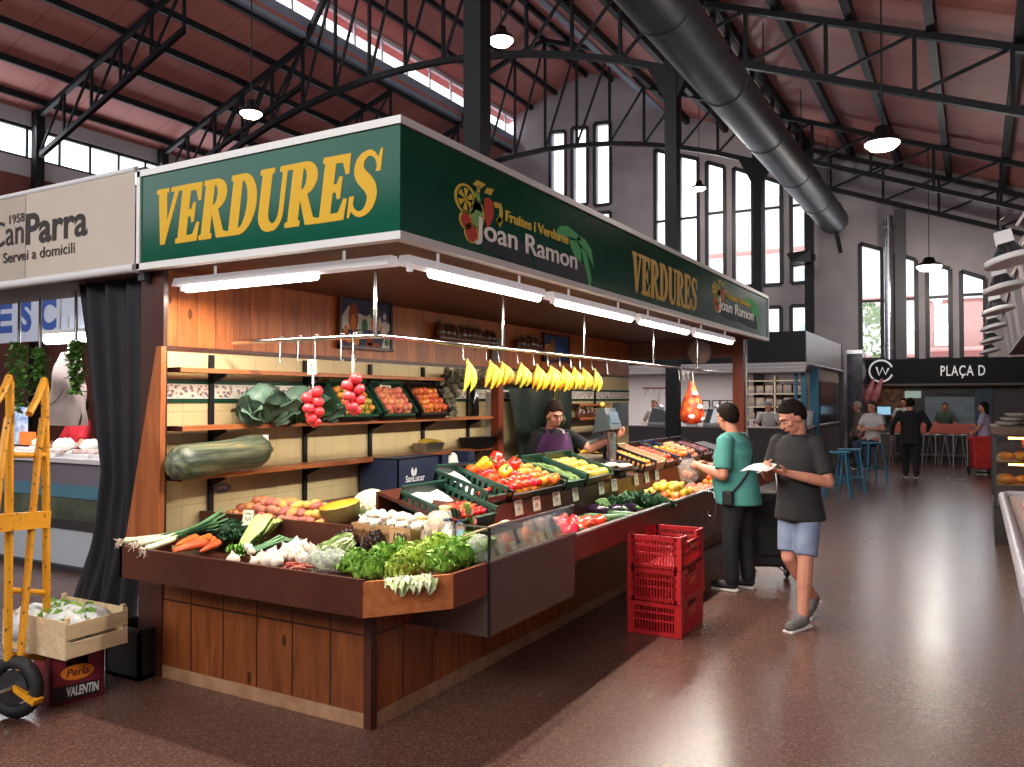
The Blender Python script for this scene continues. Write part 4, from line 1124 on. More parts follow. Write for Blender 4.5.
a, b = at(351, 537, z=.875), at(411, 545, z=.875); d = b-a; L = d.length; rz = math.atan2(d.y, d.x)
t = thing('mushroom_box', 'open cardboard box of white mushrooms with a handwritten price', 'box', (a+b)/2, rz)
m = MB(); h = .085; w = .2
m.bb(-L/2, L/2, 0, .006, 0, h); m.bb(-L/2, L/2, w-.006, w, 0, h); m.bb(-L/2, -L/2+.006, 0, w, 0, h); m.bb(L/2-.006, L/2, 0, w, 0, h); m.bb(-L/2, L/2, 0, w, -.06, .05)
m.build('carton', CARDBOARD, t)
m = MB(); m.bb(L*.16, L*.42, -.004, 0, -.03, .075); m.build('price_flap', mat('pale_cardboard', '#bb9468', .8), t)
text("1'20", .06, 'price_writing', INK, t, Matrix.Translation((L*.2, -.005, .015)) @ FRONT, .0005, .0015, .15)
text('Paris', .06, 'box_print', mat('brown_print', '#6b3f22', .8), t, Matrix.Translation((-L*.33, -.001, .015)) @ FRONT, .0005, .001, .2)
mu = Stock(p_mushroom); Mx = Matrix.Translation(t.location) @ Matrix.Rotation(rz, 4, 'Z')
for p in heap(-L/2+.01, L/2-.01, .012, w-.012, .085, .062, 2, .9): mu.put(Mx @ p, (U_(-.5, .5), U_(-.5, .5), 0), 'white button mushroom heaped in the cardboard box', 'mushrooms in the box', U_(.95, 1.2))
# bags between mushrooms and the glass case
def bag(label, p, h, w, body, colr, tilt=.3, capc=None, rz=.5, lab_col='#d8d0c8'):
    t = thing('produce_bag', label, 'bag', p, rot=(-tilt, 0, rz))
    m = MB(); m.ell((0, 0, h*.42), (w/2*.9, .035, h*.42), n=16, m=12, fn=lambda d: 1+.08*math.sin(8*d.z+6*d.x)); m.build('contents', body, t)
    m = MB(); m.ell((0, 0, h*.47), (w/2, .042, h*.5), n=18, m=12, fn=lambda d: 1+.05*math.sin(14*d.z)*math.cos(6*d.x)); m.build('clear_wrap', film('bag_film', '#e2dcd4', .32), t)
    m = MB(); m.bb(-w*.3, w*.3, -.047, -.04, h*.25, h*.55); m.build('label_sticker', mat('sticker_'+lab_col, lab_col, .5), t)
    if capc: m = MB(); m.ell((0, 0, h*.95), (w*.3, .025, h*.1), n=10, m=6); m.build('closed_end', mat('bag_cap_'+capc, capc, .5), t)
bag('clear bag of small white garlic with red print, next to the mushroom box', at(420, 547, z=.845), .17, .12, GARLIC, 'w', .2, '#cdb16a', .25, '#c9a9a0')
bag('bag of pale yellow shallots behind the garlic bag', at(433, 545, z=.85), .2, .13, mat('shallot_skin', '#b89a6c', .5, 0, '#caa97c', 20, .2), 'y', .25, None, .3, '#b59a86')
bag('tall bag of pale sprouts behind the lettuces', at(441, 541, z=.86), .2, .13, mat('sprout_pale', '#d6c78c', .6, 0, '#b8aa6a', 25, .3), 'y', .3, '#cfbf86', .2, '#8d3a30')
bag('bag of red and white radishes with a dark blue band', at(447, 547, z=.84), .16, .1, mat('radish_skin', '#a98582', .4, 0, '#cfc0bb', 22, .2), 'r', .35, '#2a3350', .5)
bag('small red and blue labelled packet by the corner of the glass case', at(460, 546, z=.84), .15, .07, mat('packet_red', '#7d2b2a', .4, 0, '#a8493c', 20), 'r', .4, '#3d5a86', .6, '#7fa3bd')
def asparagus(label, a, b, col):
    a, b = Vector(a), Vector(b); t = thing('asparagus_bunch', label, 'asparagus', a); d = b-a
    m = MB()
    for k in range(16):
        s = Vector((U_(-.02, .02), U_(-.02, .02), 0)); m.tube([s, s+d*.75, s+d*.9, s+d], [.006, .0055, .006, .001], 6)
    m.build('spears', col, t)
    m = MB(); m.cyl(d*.3, d*.36, .028, n=12); m.cyl(d*.65, d*.7, .028, n=12); m.build('band', mat('bunch_band', '#9c3b30', .5), t)
asparagus('dark green asparagus bunch leaning left of the paler one', at(462, 534, z=.87), at(454, 508, z=1.06), KALE)
asparagus('pale green asparagus bunch leaning at the glass corner', at(475, 531, z=.87), at(467, 503, z=1.08), CELG)

# ---------------- sloping crates on the second step
TILT = R(17)
def crate(label, y, W, col, D=.43, H=.1, x=-2.72, z=.985, tilt=TILT, paper=False, slots=True, group='sloping crates on the second step', flat=False):
    t = thing('produce_crate', label, 'crate', (x, y, z), rot=(0, tilt, 0), group=group)
    m = MB(); th = .012
    m.bb(-D, 0, -W/2, W/2, 0, th)
    m.build('base', col, t)
    for (x0, x1, y0, y1, nm) in ((-D, 0, -W/2, -W/2+th, 'side'), (-D, 0, W/2-th, W/2, 'side'), (-D, -D+th, -W/2, W/2, 'back_panel'), (-th, 0, -W/2, W/2, 'front_panel')):
        m = MB(); hh = H*(.62 if nm == 'front_panel' else 1.25 if nm == 'back_panel' else 1)
        if slots and nm == 'side':
            n = 9; m.bb(x0, x1, y0, y1, 0, H*.22); m.bb(x0, x1, y0, y1, H*.8, H)
            for i in range(n+1): xx = x0+(x1-x0)*i/n; m.bb(max(x0, xx-.012), min(x1, xx+.012), y0, y1, H*.2, H*.82)
        else: m.bb(x0, x1, y0, y1, 0, hh)
        m.build(nm, col, t)
    m = MB()
    for (a, b) in (((-D, -W/2, H), (0, -W/2, H)), ((-D, W/2, H), (0, W/2, H)), ((-D, -W/2, H*1.25), (-D, W/2, H*1.25)), ((0, -W/2, H*.62), (0, W/2, H*.62))): m.bar(a, b, .02, .012)
    m.build('rim', col, t)
    if paper:
        m = MB(); m.grid(lambda u, v: Vector((-D*.97+u*D*.62, (v-.5)*(W*.62)+W*.02*math.sin(5*u), .018+H*.55*(1-u)+.01*math.sin(7*v+3*u))), 6, 4); m.build('paper_sheet', mat('white_paper_sheet', '#d9cfd2', .8), t)
    return t, Matrix.Translation((x, y, z)) @ Matrix.Rotation(tilt, 4, 'Y')
def fill(M, D, W, z, step, layers, stock, label, group, x0=0., x1=1., y0=0., y1=1., sc=(.92, 1.1), tilt=.6, cap=999):
    pts = heap(-D+.03+(D-.05)*x0, -D+.03+(D-.05)*x1, -W/2+.025+(W-.05)*y0, -W/2+.025+(W-.05)*y1, z, step, layers)
    for p in pts[:cap]: stock.put(M @ p, (U_(-tilt, tilt), U_(-tilt, tilt), U_(0, 6.28)), label, group, U_(*sc))
st_t = Stock(p_tomato(TOM, .032)); st_cherry = Stock(p_tomato(TOM, .02)); st_tg = Stock(p_tomato(TOMG, .034)); st_or = Stock(p_tomato(mat('orange_tomato_skin', '#d4662a', .25, 0, '#cf9a2e', 5, 0, .12), .036))
st_pe = Stock(p_round('peach', PEACH, .034, .95)); st_ay = Stock(p_round('apple', APPLE_Y, .037)); st_ar = Stock(p_round('apple', APPLE_R, .036)); st_mg = Stock(p_oval('mango', MANGO, (.052, .038, .036), lump=.04)); st_og = Stock(p_round('orange', ORANGE, .037, .98, False))
st_lm = Stock(p_oval('lemon', mat('lemon_peel', '#e0bd3a', .45, 0, '#d5b234', 20, .08, .06), (.042, .03, .03), lump=.03))
c, M_ = crate('open green crate with paper and red tomatoes, nearest the corner', 4.22, .46, CRATEG, paper=True, x=-2.66, z=.9)
fill(M_, .43, .46, .035, .044, 2, st_cherry, 'small red tomato in the paper lined green crate nearest the corner', 'small tomatoes in the corner crate', .42, 1.0)
c, M_ = crate('dark green crate lined with white paper, almost empty', 4.60, .26, CRATEG, paper=True, x=-2.74, z=.99)
fill(M_, .43, .26, .05, .05, 1, st_cherry, 'small red tomato left in the nearly empty paper lined crate', 'last tomatoes in the empty crate', .7, 1.0, cap=6)
c, M_ = crate('wide black tray heaped with red and orange tomatoes', 5.16, .78, CRATEK, .46, .08)
fill(M_, .46, .78, .045, .08, 1, st_or, 'orange tomato in the heap on the wide black tray', 'orange tomatoes on the black tray', 0, 1, 0, 1, sc=(1.1, 1.35))
for st_, nm_, gm_, a0, a1 in ((st_t, 'ripe red tomato in the heap on the wide black tray', 'red tomatoes on the black tray', 0, .62), (st_or, 'orange tomato in the heap on the wide black tray', 'orange tomatoes on the black tray', .6, 1)):
    fill(M_, .46, .78, .085, .09, 1, st_, nm_, gm_, 0, 1, a0, a1, sc=(1.05, 1.45))
pq = [(-.36, -.24, .13), (-.29, -.08, .13), (-.2, -.2, .12), (-.40, .0, .14), (-.3, .1, .12)]
for i, p in enumerate(pq):
    if i in (0, 2): st = pp_y = Stock(p_pepper(mat('yellow_pepper_skin', '#d8a325', .2, 0, '#e0b23a', 4)))
    else: st = Stock(p_pepper(mat('red_pepper_skin', '#b8231c', .18, 0, '#c9301f', 4)))
    st.put(M_ @ Vector(p), (U_(-1, 1), U_(-1, 1), U_(0, 6)), ['yellow sweet pepper on top of the tomato heap, nearest the back left', 'red sweet pepper on the tomato heap right of the yellow one', 'yellow sweet pepper in the middle of the tomato heap', 'red sweet pepper at the back edge of the tomato heap', 'red sweet pepper farthest right on the tomato heap'][i], None, 1.15)
c, M_ = crate('green crate of thin green beans', 5.77, .34, CRATEG)
m = MB()
for k in range(150):
    x, y = U_(-.4, -.04), U_(-.14, .14); a = U_(-.5, .5); z = .03+U_(0, .045); q = Vector((math.cos(a), math.sin(a), 0))*.055
    m.tube([Vector((x, y, z))-q, Vector((x, y, z+.01)), Vector((x, y, z))+q], [.002, .0045, .002], 5)
o = m.build('green_beans', mat('green_bean_skin', '#6f8d4a', .5, 0, '#8ca765', 6), None); o.matrix_world = M_
tag(o, 'loose heap of thin green beans filling a green crate', 'beans', None, 'stuff')
c, M_ = crate('green crate of yellow-green mangoes in front of the saleswoman', 6.24, .52, CRATEG)
fill(M_, .43, .52, .05, .105, 1, st_mg, 'yellow-green mango in the crate before the saleswoman', 'mangoes in the green crate', 0, 1, 0, 1, sc=(1.1, 1.35))
# left end of second step beyond the scale
c, M_ = crate('black crate of small orange apricots right of the scale', 7.42, .3, CRATEK)
st_ap = Stock(p_round('apricot', mat('apricot_skin', '#d9903c', .6, 0, '#cf7d34', 6, 0, .08), .025, .95, False)); fill(M_, .43, .3, .04, .05, 2, st_ap, 'orange apricot in the crate right of the scale', 'apricots beside the scale')
t = thing('wooden_crate', 'long pale wooden fruit crate between apricots and tomatoes', 'crate', (-2.72, 7.72, .985), rot=(0, TILT, 0))
PALEW = planks('pale_crate_wood', '#b89a78', '#d6bb98', 'Z', 'X', .5, 0, .7, knots=.1, tint=.05)
for (y0, y1, nm) in ((-.12, -.108, 'side'), (.108, .12, 'side')):
    m = MB(); m.bb(-.46, 0, y0, y1, 0, .05); m.bb(-.46, 0, y0, y1, .065, .11); m.build(nm, PALEW, t)
m = MB(); m.bb(-.46, 0, -.11, .11, 0, .01); m.build('base', PALEW, t)
for nm, x0 in (('end_panel', -.46), ('end_panel', -.012)):
    m = MB(); m.bb(x0, x0+.012, -.12, .12, 0, .08 if x0 > -.1 else .12); m.build(nm, PALEW, t)
M_ = Matrix.Translation((-2.72, 7.72, .985)) @ Matrix.Rotation(TILT, 4, 'Y')
fill(M_, .43, .22, .04, .062, 1, st_pe, 'pink peach in the long pale wooden crate', 'peaches in the wooden crate')
c, M_ = crate('black crate of round red tomatoes behind the apples', 8.04, .34, CRATEK)
fill(M_, .43, .34, .045, .062, 2, st_t, 'round red tomato in the black crate behind the yellow apples', 'tomatoes in the far black crate')
c, M_ = crate('dark blue crate of lemons and oranges near the woman', 8.45, .36, mat('dark_blue_crate_plastic', '#1c2c5a', .4))
fill(M_, .43, .36, .045, .07, 1, st_lm, 'lemon in the dark blue crate near the woman', 'lemons in the blue crate')
fill(M_, .43, .36, .09, .075, 1, st_og, 'orange in the dark blue crate near the woman', 'oranges in the blue crate', .3, 1, .3, 1)
c, M_ = crate('black crate of nectarines behind the woman, at her hands', 8.88, .4, CRATEK)
fill(M_, .43, .4, .045, .065, 2, st_pe, 'red nectarine in the black crate by the hands of the woman', 'nectarines in the crate at her hands')
c, M_ = crate('black crate of plums at the far end of the second step', 9.36, .4, CRATEK)
st_pl = Stock(p_round('plum', mat('plum_skin', '#5a2a3a', .35, 0, '#7a3a3a', 5, 0, .1), .028, 1.05)); fill(M_, .43, .4, .04, .058, 2, st_pl, 'dark plum in the farthest crate of the second step', 'plums in the far crate')
# ---------------- lower tray along the aisle
st_rp = Stock(p_pepper(mat('bright_red_pepper_skin', '#cf2a25', .16, 0, '#d83a2c', 4, 0, .08)))
for (x0, x1, y0, y1, n) in [(-2.64, -2.24, 4.78, 5.35, 1)]:
    for p in heap(x0, x1, y0, y1, .765, .082, 2): st_rp.put(p, (U_(1.2, 1.8), U_(-.5, .5), U_(0, 6)), 'shiny red sweet pepper in the pile beside the glass case', 'red peppers on the aisle tray', U_(.95, 1.2))
st_cu = Stock(lambda: tag(MB().tube([(-.1, 0, 0), (-.095, 0, 0), (-.05, .004, .0), (.04, .003, 0), (.095, -.004, 0), (.105, -.004, 0)], [.004, .016, .02, .02, .015, .003], 12).build('courgette', mat('courgette_skin', '#2e5230', .35, 0, '#47703e', 9, 0, .12)), 'courgette', 'courgette'))
for k in range(12):
    st_cu.put((-2.45+U_(-.16, .16), 5.45+k*.032, .765+.022*(k % 3)), (0, U_(-.08, .08), U_(-.35, .35)+R(10)), 'dark green courgette between the red peppers and the aubergines', 'courgettes on the aisle tray', U_(.9, 1.25))
st_au = Stock(lambda: (lambda o: (MB().lathe([(.012, .085), (.02, .075), (.006, .1), (.006, .125)], 8).build('stem', CALYX, o), tag(o, 'aubergine', 'aubergine'))[1])(MB().lathe([(.003, -.085), (.026, -.075), (.038, -.04), (.034, .01), (.022, .06), (.014, .085)], 14).build('aubergine', mat('aubergine_skin', '#241527', .15, 0, '#2c1a30', 4))))
for k in range(8):
    st_au.put((-2.52+U_(-.12, .12), 5.95+k*.05, .785+.02*(k % 2)), (R(90)+U_(-.2, .2), 0, U_(-.6, .6)+R(80)), 'dark purple aubergine behind the courgettes', 'aubergines on the aisle tray', U_(.9, 1.15))
for k, lab in enumerate(['leafy dark green chard bunch right of the aubergines', 'second leafy green bunch, nearer the yellow apples', 'third leafy green bunch at the tray edge, nearer the aisle']):
    p = Vector([(-2.55, 6.32, .76), (-2.5, 6.62, .76), (-2.36, 6.5, .76)][k]); t = thing('chard_bunch', lab, 'greens', p)
    m = MB(); leafclump('c', m, 70, .06, .12, .04, (0, 0, .01), (.0, .9), .4, 1.5); m.build('leaves', KALE, t, fix=False)
    m = MB()
    for i in range(9): m.tube([(U_(-.03, .03), U_(-.04, .04), .02), (.12+U_(-.02, .03), U_(-.06, .06), .015)], .005, 6)
    m.build('stalks', LEEKW, t)
st_br = Stock(lambda: (lambda t: (MB().tube([(0, 0, -.06), (0, 0, .0)], [.016, .02], 9).build('stalk', CELG, t), [m for m in [MB()] if [m.ell((math.cos(k*2.4)*.045*(k/40)**.5, math.sin(k*2.4)*.045*(k/40)**.5, .03-.03*(k/40)), .013, n=7, m=5) for k in range(40)]][0].build('head', mat('broccoli_head', '#49683a', .8, 0, '#5d7d48', 25, .4), t), t)[2])(thing('broccoli', 'b', 'broccoli')))
for k, (x, y) in enumerate([(-2.6, 6.05), (-2.58, 6.45), (-2.62, 6.62)]): st_br.put((x, y, .84), (U_(-.3, .3), U_(-.2, .4), 0), ['broccoli head behind the aubergines', 'broccoli head between the leafy bunches', 'broccoli head closest to the apples'][k], 'broccoli heads', 1.2)
for p in heap(-2.64, -2.24, 6.82, 7.5, .775, .084, 1, .6): (st_ar if p.y < 7.05 or p.x > -2.3 else st_ay).put(p, (U_(-.6, .6), U_(-.6, .6), U_(0, 6)), *(('red and yellow apple along the edge of the apple heap on the aisle tray', 'red apples on the aisle tray') if p.y < 7.05 or p.x > -2.3 else ('yellow apple in the heap on the aisle tray', 'yellow apples on the aisle tray')), U_(.95, 1.1))
for p in heap(-2.62, -2.28, 6.97, 7.48, .83, .09, 2, .8): (st_ar if p.y < 7.02 else st_ay).put(p, (U_(-.6, .6), U_(-.6, .6), U_(0, 6)), *(('red and yellow apple along the edge of the apple heap on the aisle tray', 'red apples on the aisle tray') if p.y < 7.02 else ('yellow apple in the heap on the aisle tray', 'yellow apples on the aisle tray')), U_(.95, 1.1))
for p in heap(-2.62, -2.24, 7.7, 8.4, .775, .08, 1): st_pe.put(p, (U_(-.6, .6), U_(-.6, .6), U_(0, 6)), 'peach on the aisle tray, partly hidden by the woman', 'peaches on the aisle tray', U_(.95, 1.1))
for p in heap(-2.6, -2.23, 8.7, 9.9, .775, .085, 2): st_og.put(p, (U_(-.6, .6), U_(-.6, .6), U_(0, 6)), 'orange in the pile between the woman and the man', 'oranges on the aisle tray', U_(.95, 1.1))
st_pm = thing('cut_pumpkin_piece', 'small orange cut pumpkin wedge at the end of the glass case', 'pumpkin', (-2.28, 4.74, .775))
m = MB(); m.ell((0, 0, .0), (.05, .03, .03), n=12, m=8); m.build('flesh', mat('pumpkin_flesh', '#e08a1e', .45), st_pm)
m = MB(); m.ell((0, 0, -.008), (.052, .032, .028), n=12, m=8); m.build('rind', mat('pumpkin_rind', '#4f4a2c', .45), st_pm)
st_pm2 = Stock(lambda: tag(MB().ell((0, 0, 0), (.042, .035, .02), n=12, m=8).build('orange_half', mat('orange_flesh', '#dd8a2d', .4, 0, '#e7a445', 20)), 'x', 'orange')); st_pm2.put((-2.26, 5.78, .79), (0, 0, 0), 'single orange piece lying among the courgettes at the rim')
# price cards along the step board
cs = Stock(lambda: (lambda t: (MB().bb(0, .003, -.055, .055, -.05, .05).build('card', CARDW, t), [m for m in [MB()] if [setattr(m, 'T', Matrix.Translation((.003, 0, 0)) @ SIDE), m.ribbon([(-.03, .035), (.03, .035)], .008, 0, .001), m.ribbon([(-.02, -.02), (-.012, .012), (.0, -.022), (.012, .012), (.02, -.015)], .008, 0, .001)]][0].build('writing', mat('faded_green_ink', '#5d6b58', .7), t), t)[2])(thing('price_card', 'x', 'price card')))
for k, u in enumerate((516, 534, 554, 573, 599, 612, 634, 645, 655)):
    y = at(u, 495, x=-2.72).y; cs.put((-2.7, y, .945), (0, -.12, U_(-.08, .08)), ['first', 'second', 'third', 'fourth', 'fifth', 'sixth', 'seventh', 'eighth', 'ninth'][k]+' pale price card on the step board, counting from the glass case', 'price cards on the step board')
# ---------------- inside the glass case
def pack(label, y, x, z, h, w, body, rz=0, cardc=True):
    t = thing('food_pack', label, 'pack', (x, y, z), rot=(0, R(-22), rz), group='packs in the glass case')
    m = MB(); m.ell((0, 0, h*.5), (.03, w/2*.9, h*.48), n=14, m=9, fn=lambda d: 1+.1*math.sin(7*d.y+5*d.z)); m.build('contents', body, t)
    m = MB(); m.bb(-.03, .034, -w/2, w/2, 0, h); m.build('clear_tub', film('tub_film', '#cfcac2', .3), t)
    if cardc: m = MB(); m.bb(.036, .039, -w*.32, w*.32, .005, h*.45); m.build('price_label', CARDW, t)
for k, (u, lab, body) in enumerate([(493, 'bag of salad leaves with a dark band in the corner of the case', GREENL), (503, 'small pack with white label left of the carrots pack', mat('pack_mix', '#8a7a5a', .5, 0, '#b59a6c', 20)), (515, 'pack of grated orange carrot in the glass case', CARROT),
                                    (535, 'pack of grated carrot with big white label', CARROT), (543, 'pack of brown mushrooms with white label in the case', mat('brown_mushroom', '#6f4a38', .6, 0, '#8c6650', 12)), (551, 'pink pack with white label, middle of the right group', mat('ham_pink', '#a9705c', .5, 0, '#bd8a72', 8)),
                                    (561, 'clear tub of dark berries in the case', mat('dark_berry', '#3d2a2c', .3, 0, '#57383a', 25)), (567, 'last clear tub at the right end of the case', mat('dark_berry', '#3d2a2c', .3))]):
    y = at(u, 545, x=-2.27).y; pack(lab, min(y, 4.6), -2.30, .81, .12 if k < 4 else .15, .095, body)
t = thing('produce_bag', 'clear bag of mixed salad in the left corner of the glass case', 'bag', (-2.34, 3.78, .81), rot=(0, -.2, 0))
m = MB(); leafclump('s', m, 50, .05, .06, .025, (0, 0, .03), (.2, 1.4), .5); m.build('salad_leaves', GREENL, t, fix=False)
m = MB(); m.ell((0, 0, .06), (.07, .09, .08), n=16, m=10, fn=lambda d: 1+.06*math.sin(9*d.z+7*d.y)); m.build('clear_bag', film('bag_film', '#e2dcd4', .32), t)
t = thing('wooden_spoon', 'long wooden spoon lying across the glass case', 'spoon', (-2.36, 3.92, .975))
m = MB(); m.tube([(-.06, -.2, -.04), (0, .1, 0)], .006, 7); m.build('handle', PALEW, t)
m = MB(); m.ell((.008, .14, .004), (.022, .04, .008), n=12, m=7); m.build('bowl', PALEW, t)
t = thing('case_riser', 'dark step block inside the glass case', 'riser', (-2.53, 4.38, .805))
m = MB(); m.bb(-.1, .1, -.22, .24, 0, .07); m.build('block', CRATEK, t)
for k in range(2):
    m = MB(); m.bb(-.09, .09, -.21+k*.23, -.01+k*.23, .07, .085); m.build('black_tray', BLACK_PLASTIC, t)

# ---------------- wall shelf goods
t = thing('long_pumpkin', 'huge long grey-green pumpkin lying on the lowest wall shelf', 'pumpkin', (-4.2, 3.62, 1.312), rot=(0, 0, R(90)))
prof = [(-.56, .01), (-.54, .06), (-.48, .098), (-.38, .112), (-.2, .11), (.0, .103), (.2, .105), (.36, .115), (.46, .11), (.54, .075), (.58, .02)]
m = MB()
vs, fs, n = [], [], 30
for (x, r) in prof:
    for k in range(n):
        a = 2*math.pi*k/n; rr_ = r*(1+.035*math.cos(10*a)); vs.append((x*.69, .98*rr_*math.cos(a), .98*rr_*math.sin(a)+.05*x))
for i in range(len(prof)-1):
    for k in range(n): fs.append((i*n+k, i*n+(k+1) % n, (i+1)*n+(k+1) % n, (i+1)*n+k))
fs += [tuple(range(n-1, -1, -1)), tuple(range((len(prof)-1)*n, len(prof)*n))]
m.add(vs, fs, True)
k = N('long_pumpkin_rind'); o_ = k.obj(); f = k.noise(k.map(o_, (1.2, 14, 14)), 1.6, 4, .6, .6)
k.base(k.ramp(f, [(.36, lin('#2c372c')), (.52, lin('#525a48')), (.64, lin('#76755a')), (.74, lin('#b8954a'))])); k.rough(.4); k.bump(k.noise(o_, 25, 3), .15, .01)
m.build('rind', k.m, t)
m = MB(); m.cyl((.395, 0, .02), (.44, 0, .025), .016, .02); m.build('stem', BANTIP, t)
m = MB(); m.bb(.30, .39, -.02, .03, .06, .125); m.build('price_sticker', PAPER, t)
for k, (y, s, lab) in enumerate([(4.02, 1.3, 'big blue-green savoy cabbage at the left of the middle shelf'), (4.36, 1.25, 'darker savoy cabbage with a big open leaf, middle of three'), (4.58, .95, 'smaller savoy cabbage half behind the hanging tomatoes')]):
    t = thing('savoy_cabbage', lab, 'cabbage', (-4.23, y, 1.515), group='savoy cabbages on the middle shelf')
    m = MB(); m.ell((0, 0, .11*s), (.085*s, .12*s, .10*s), n=18, m=12, fn=lambda d: 1+.04*math.sin(11*d.x)*math.sin(9*d.y)); m.build('heart', CABG, t)
    m = MB()
    for i in range(16):
        a = i*2.4; d = Vector((math.cos(a)*.35+.12, math.sin(a)*.8, .62)); leaf(m, Vector((math.cos(a)*.04, math.sin(a)*.06, .01)), d, (math.cos(a), math.sin(a), .3), U_(.15, .21)*s, .085*s, .12, -.7+.5*(i % 3), 7, 7, 7)
    m.build('outer_leaves', [CABG, KALE, CABG][k], t, fix=False)
CT = R(52)
Y0 = 4.83
for k, (y, W, st, lab, fl, fg) in enumerate([(4.93, .42, st_tg, 'tilted green crate of green-orange tomatoes on the middle shelf', 'green-orange tomato in the tilted crate on the middle wall shelf', 'green-orange tomatoes on the shelf'), (5.42, .42, st_pe, 'tilted green crate of pink peaches with a price card', 'pink peach in the tilted crate at the middle of the shelf', 'peaches on the shelf'), (5.93, .42, st_ar, 'tilted black crate of red apples at the right of the shelf', 'red striped apple in the tilted crate at the end of the shelf', 'apples on the shelf')]):
    c, M_ = crate(lab, y, W, CRATEG if k < 2 else CRATEK, .3, .09, -4.19, 1.515, CT, group='tilted crates on the middle shelf', slots=False)
    fill(M_, .3, W, .045, .066, 1, st, fl, fg); fill(M_, .3, W, .085, .072, 1, st, fl, fg, .05, .95, .05, .95)
t = thing('price_card', 'price card standing on the crate of peaches', 'price card', (-4.3, 5.42, 1.79), rot=(0, -.2, .05))
m = MB(); m.bb(0, .004, -.075, .075, -.06, .09); m.build('card', CARD, t)
m = MB(); m.T = Matrix.Translation((.004, 0, 0)) @ SIDE; m.ribbon([(-.04, .05), (.04, .055)], .012, 0, .001); m.ribbon([(-.04, -.02), (-.02, .03), (.0, -.025), (.02, .03), (.04, -.02)], .011, 0, .001); m.build('writing', INK, t)
def carton(label, y, W, h, cut):
    t = thing('fruit_carton', label, 'box', (-4.17, y, .905), group='navy fruit cartons')
    NAVY = mat('navy_carton_print', '#18223a', .55, 0, '#1d2843', 3)
    m = MB(); m.bb(-.2, .2, -W/2, W/2, 0, .01); m.bb(.19, .2, -W/2, W/2, 0, h*(.72 if cut else 1)); m.bb(-.2, -.19, -W/2, W/2, 0, h); m.bb(-.2, .2, -W/2, -W/2+.01, 0, h); m.bb(-.2, .2, W/2-.01, W/2, 0, h)
    if cut: m.bb(.19, .2, -W/2, -W*.3, h*.7, h); m.bb(.19, .2, W*.3, W/2, h*.7, h)
    else: m.bb(-.2, .2, -W/2, W/2, h-.008, h)
    m.build('carton', NAVY, t)
    w_ = mat('white_carton_print', '#d5d6da', .6)
    text('SanLucar', .075, 'carton_lettering', w_, t, Matrix.Translation((.201, -W*.33, h*.36)) @ SIDE, .0005, .001, 0, stretch=.95)
    m = MB(); m.T = Matrix.Translation((.201, -W*.12, h*.52)) @ SIDE; m.prism([(-.03, 0), (-.045, .03), (-.03, .07), (-.01, .04), (-.005, .0)], 0, .001); m.prism([(.0, 0), (.0, .04), (.025, .065), (.035, .03), (.02, 0)], 0, .001); m.build('leaf_print', w_, t)
    return t
carton('closed navy blue fruit carton with white leaf print, left of two', 5.45, .56, .30, False)
carton('open navy blue fruit carton with a hand hole, right of two', 6.04, .54, .30, True)
m = MB(); m.T = None
t = thing('crumpled_paper', 'white crumpled paper in the open navy carton', 'paper', (-4.08, 6.1, 1.1)); m.ell((0, 0, 0), (.05, .06, .09), n=12, m=8, fn=lambda d: 1+.2*math.sin(9*d.x+7*d.z)); m.build('sheet', PAPER, t)
t = thing('punnet', 'small clear punnet with yellow lid on the lowest shelf', 'punnet', (-4.28, 6.02, 1.208))
m = MB(); m.hexa([(-.06, -.12, 0), (-.08, -.14, .08), (-.06, .12, 0), (-.08, .14, .08), (.06, -.12, 0), (.08, -.14, .08), (.06, .12, 0), (.08, .14, .08)]); m.build('tub', mat('grey_tub', '#8a7d6a', .3), t)
m = MB(); m.ell((0, -.02, .085), (.07, .12, .035), n=14, m=8); m.ell((0, .14, .08), (.03, .06, .02), n=10, m=6); m.build('yellow_fruit', mat('yellow_fruit', '#d2a93c', .5), t)
t = thing('black_tray', 'black plastic tray on the lowest shelf by the pillar', 'tray', (-4.27, 6.83, 1.207))
m = MB(); m.hexa([(-.08, -.17, 0), (-.1, -.19, .1), (-.08, .17, 0), (-.1, .19, .1), (.08, -.17, 0), (.1, -.19, .1), (.08, .17, 0), (.1, .19, .1)]); m.build('tub', BLACK_PLASTIC, t)
t = thing('dark_bottle', 'dark bottle on the middle shelf beside the wooden pillar', 'bottle', (-4.28, 6.78, 1.515))
m = MB(); m.lathe([(.045, 0), (.05, .02), (.05, .2), (.02, .27), (.018, .32), (.001, .32)], 16); m.build('glass_body', mat('dark_bottle_glass', '#15100f', .15), t)
# bundles of dried herbs on the matchboard and over the shelf
t = thing('dried_herb_bundle', 'bundle of grey dried herbs hanging over the shelf between apples and bananas', 'herbs', (-4.2, 6.35, 1.86))
m = MB(); leafclump('d', m, 170, .12, .07, .028, (0, 0, 0), (-1.2, 1.3), .7, .5)
for k in range(110):
    a = U_(-1, 1); leaf(m, (U_(-.05, .05), -.1+U_(-.12, .08), -U_(0, .3)), (U_(-.6, .6), U_(-1, 1), -.5), (0, 1, 0), .06, .025, .6, .5, 4, 4)
for k in range(60): leaf(m, (U_(-.04, .04), U_(.0, .5), U_(-.06, .08)), (U_(-.6, .6), U_(-1, 1), .2), (0, 0, 1), .06, .025, .6, .5, 4, 4)
m.build('leaves', mat('dried_grey_leaf', '#6d6a58', .8, 0, '#8b8873', 14, .2), t, fix=False)
t = thing('display_ledge', 'small dark ledge of jars and dried bunches on the matchboard', 'shelf', (-4.38, 6.75, 2.24))
m = MB(); m.bb(0, .1, -.55, .55, 0, .02); m.build('board', DARKWOOD, t)
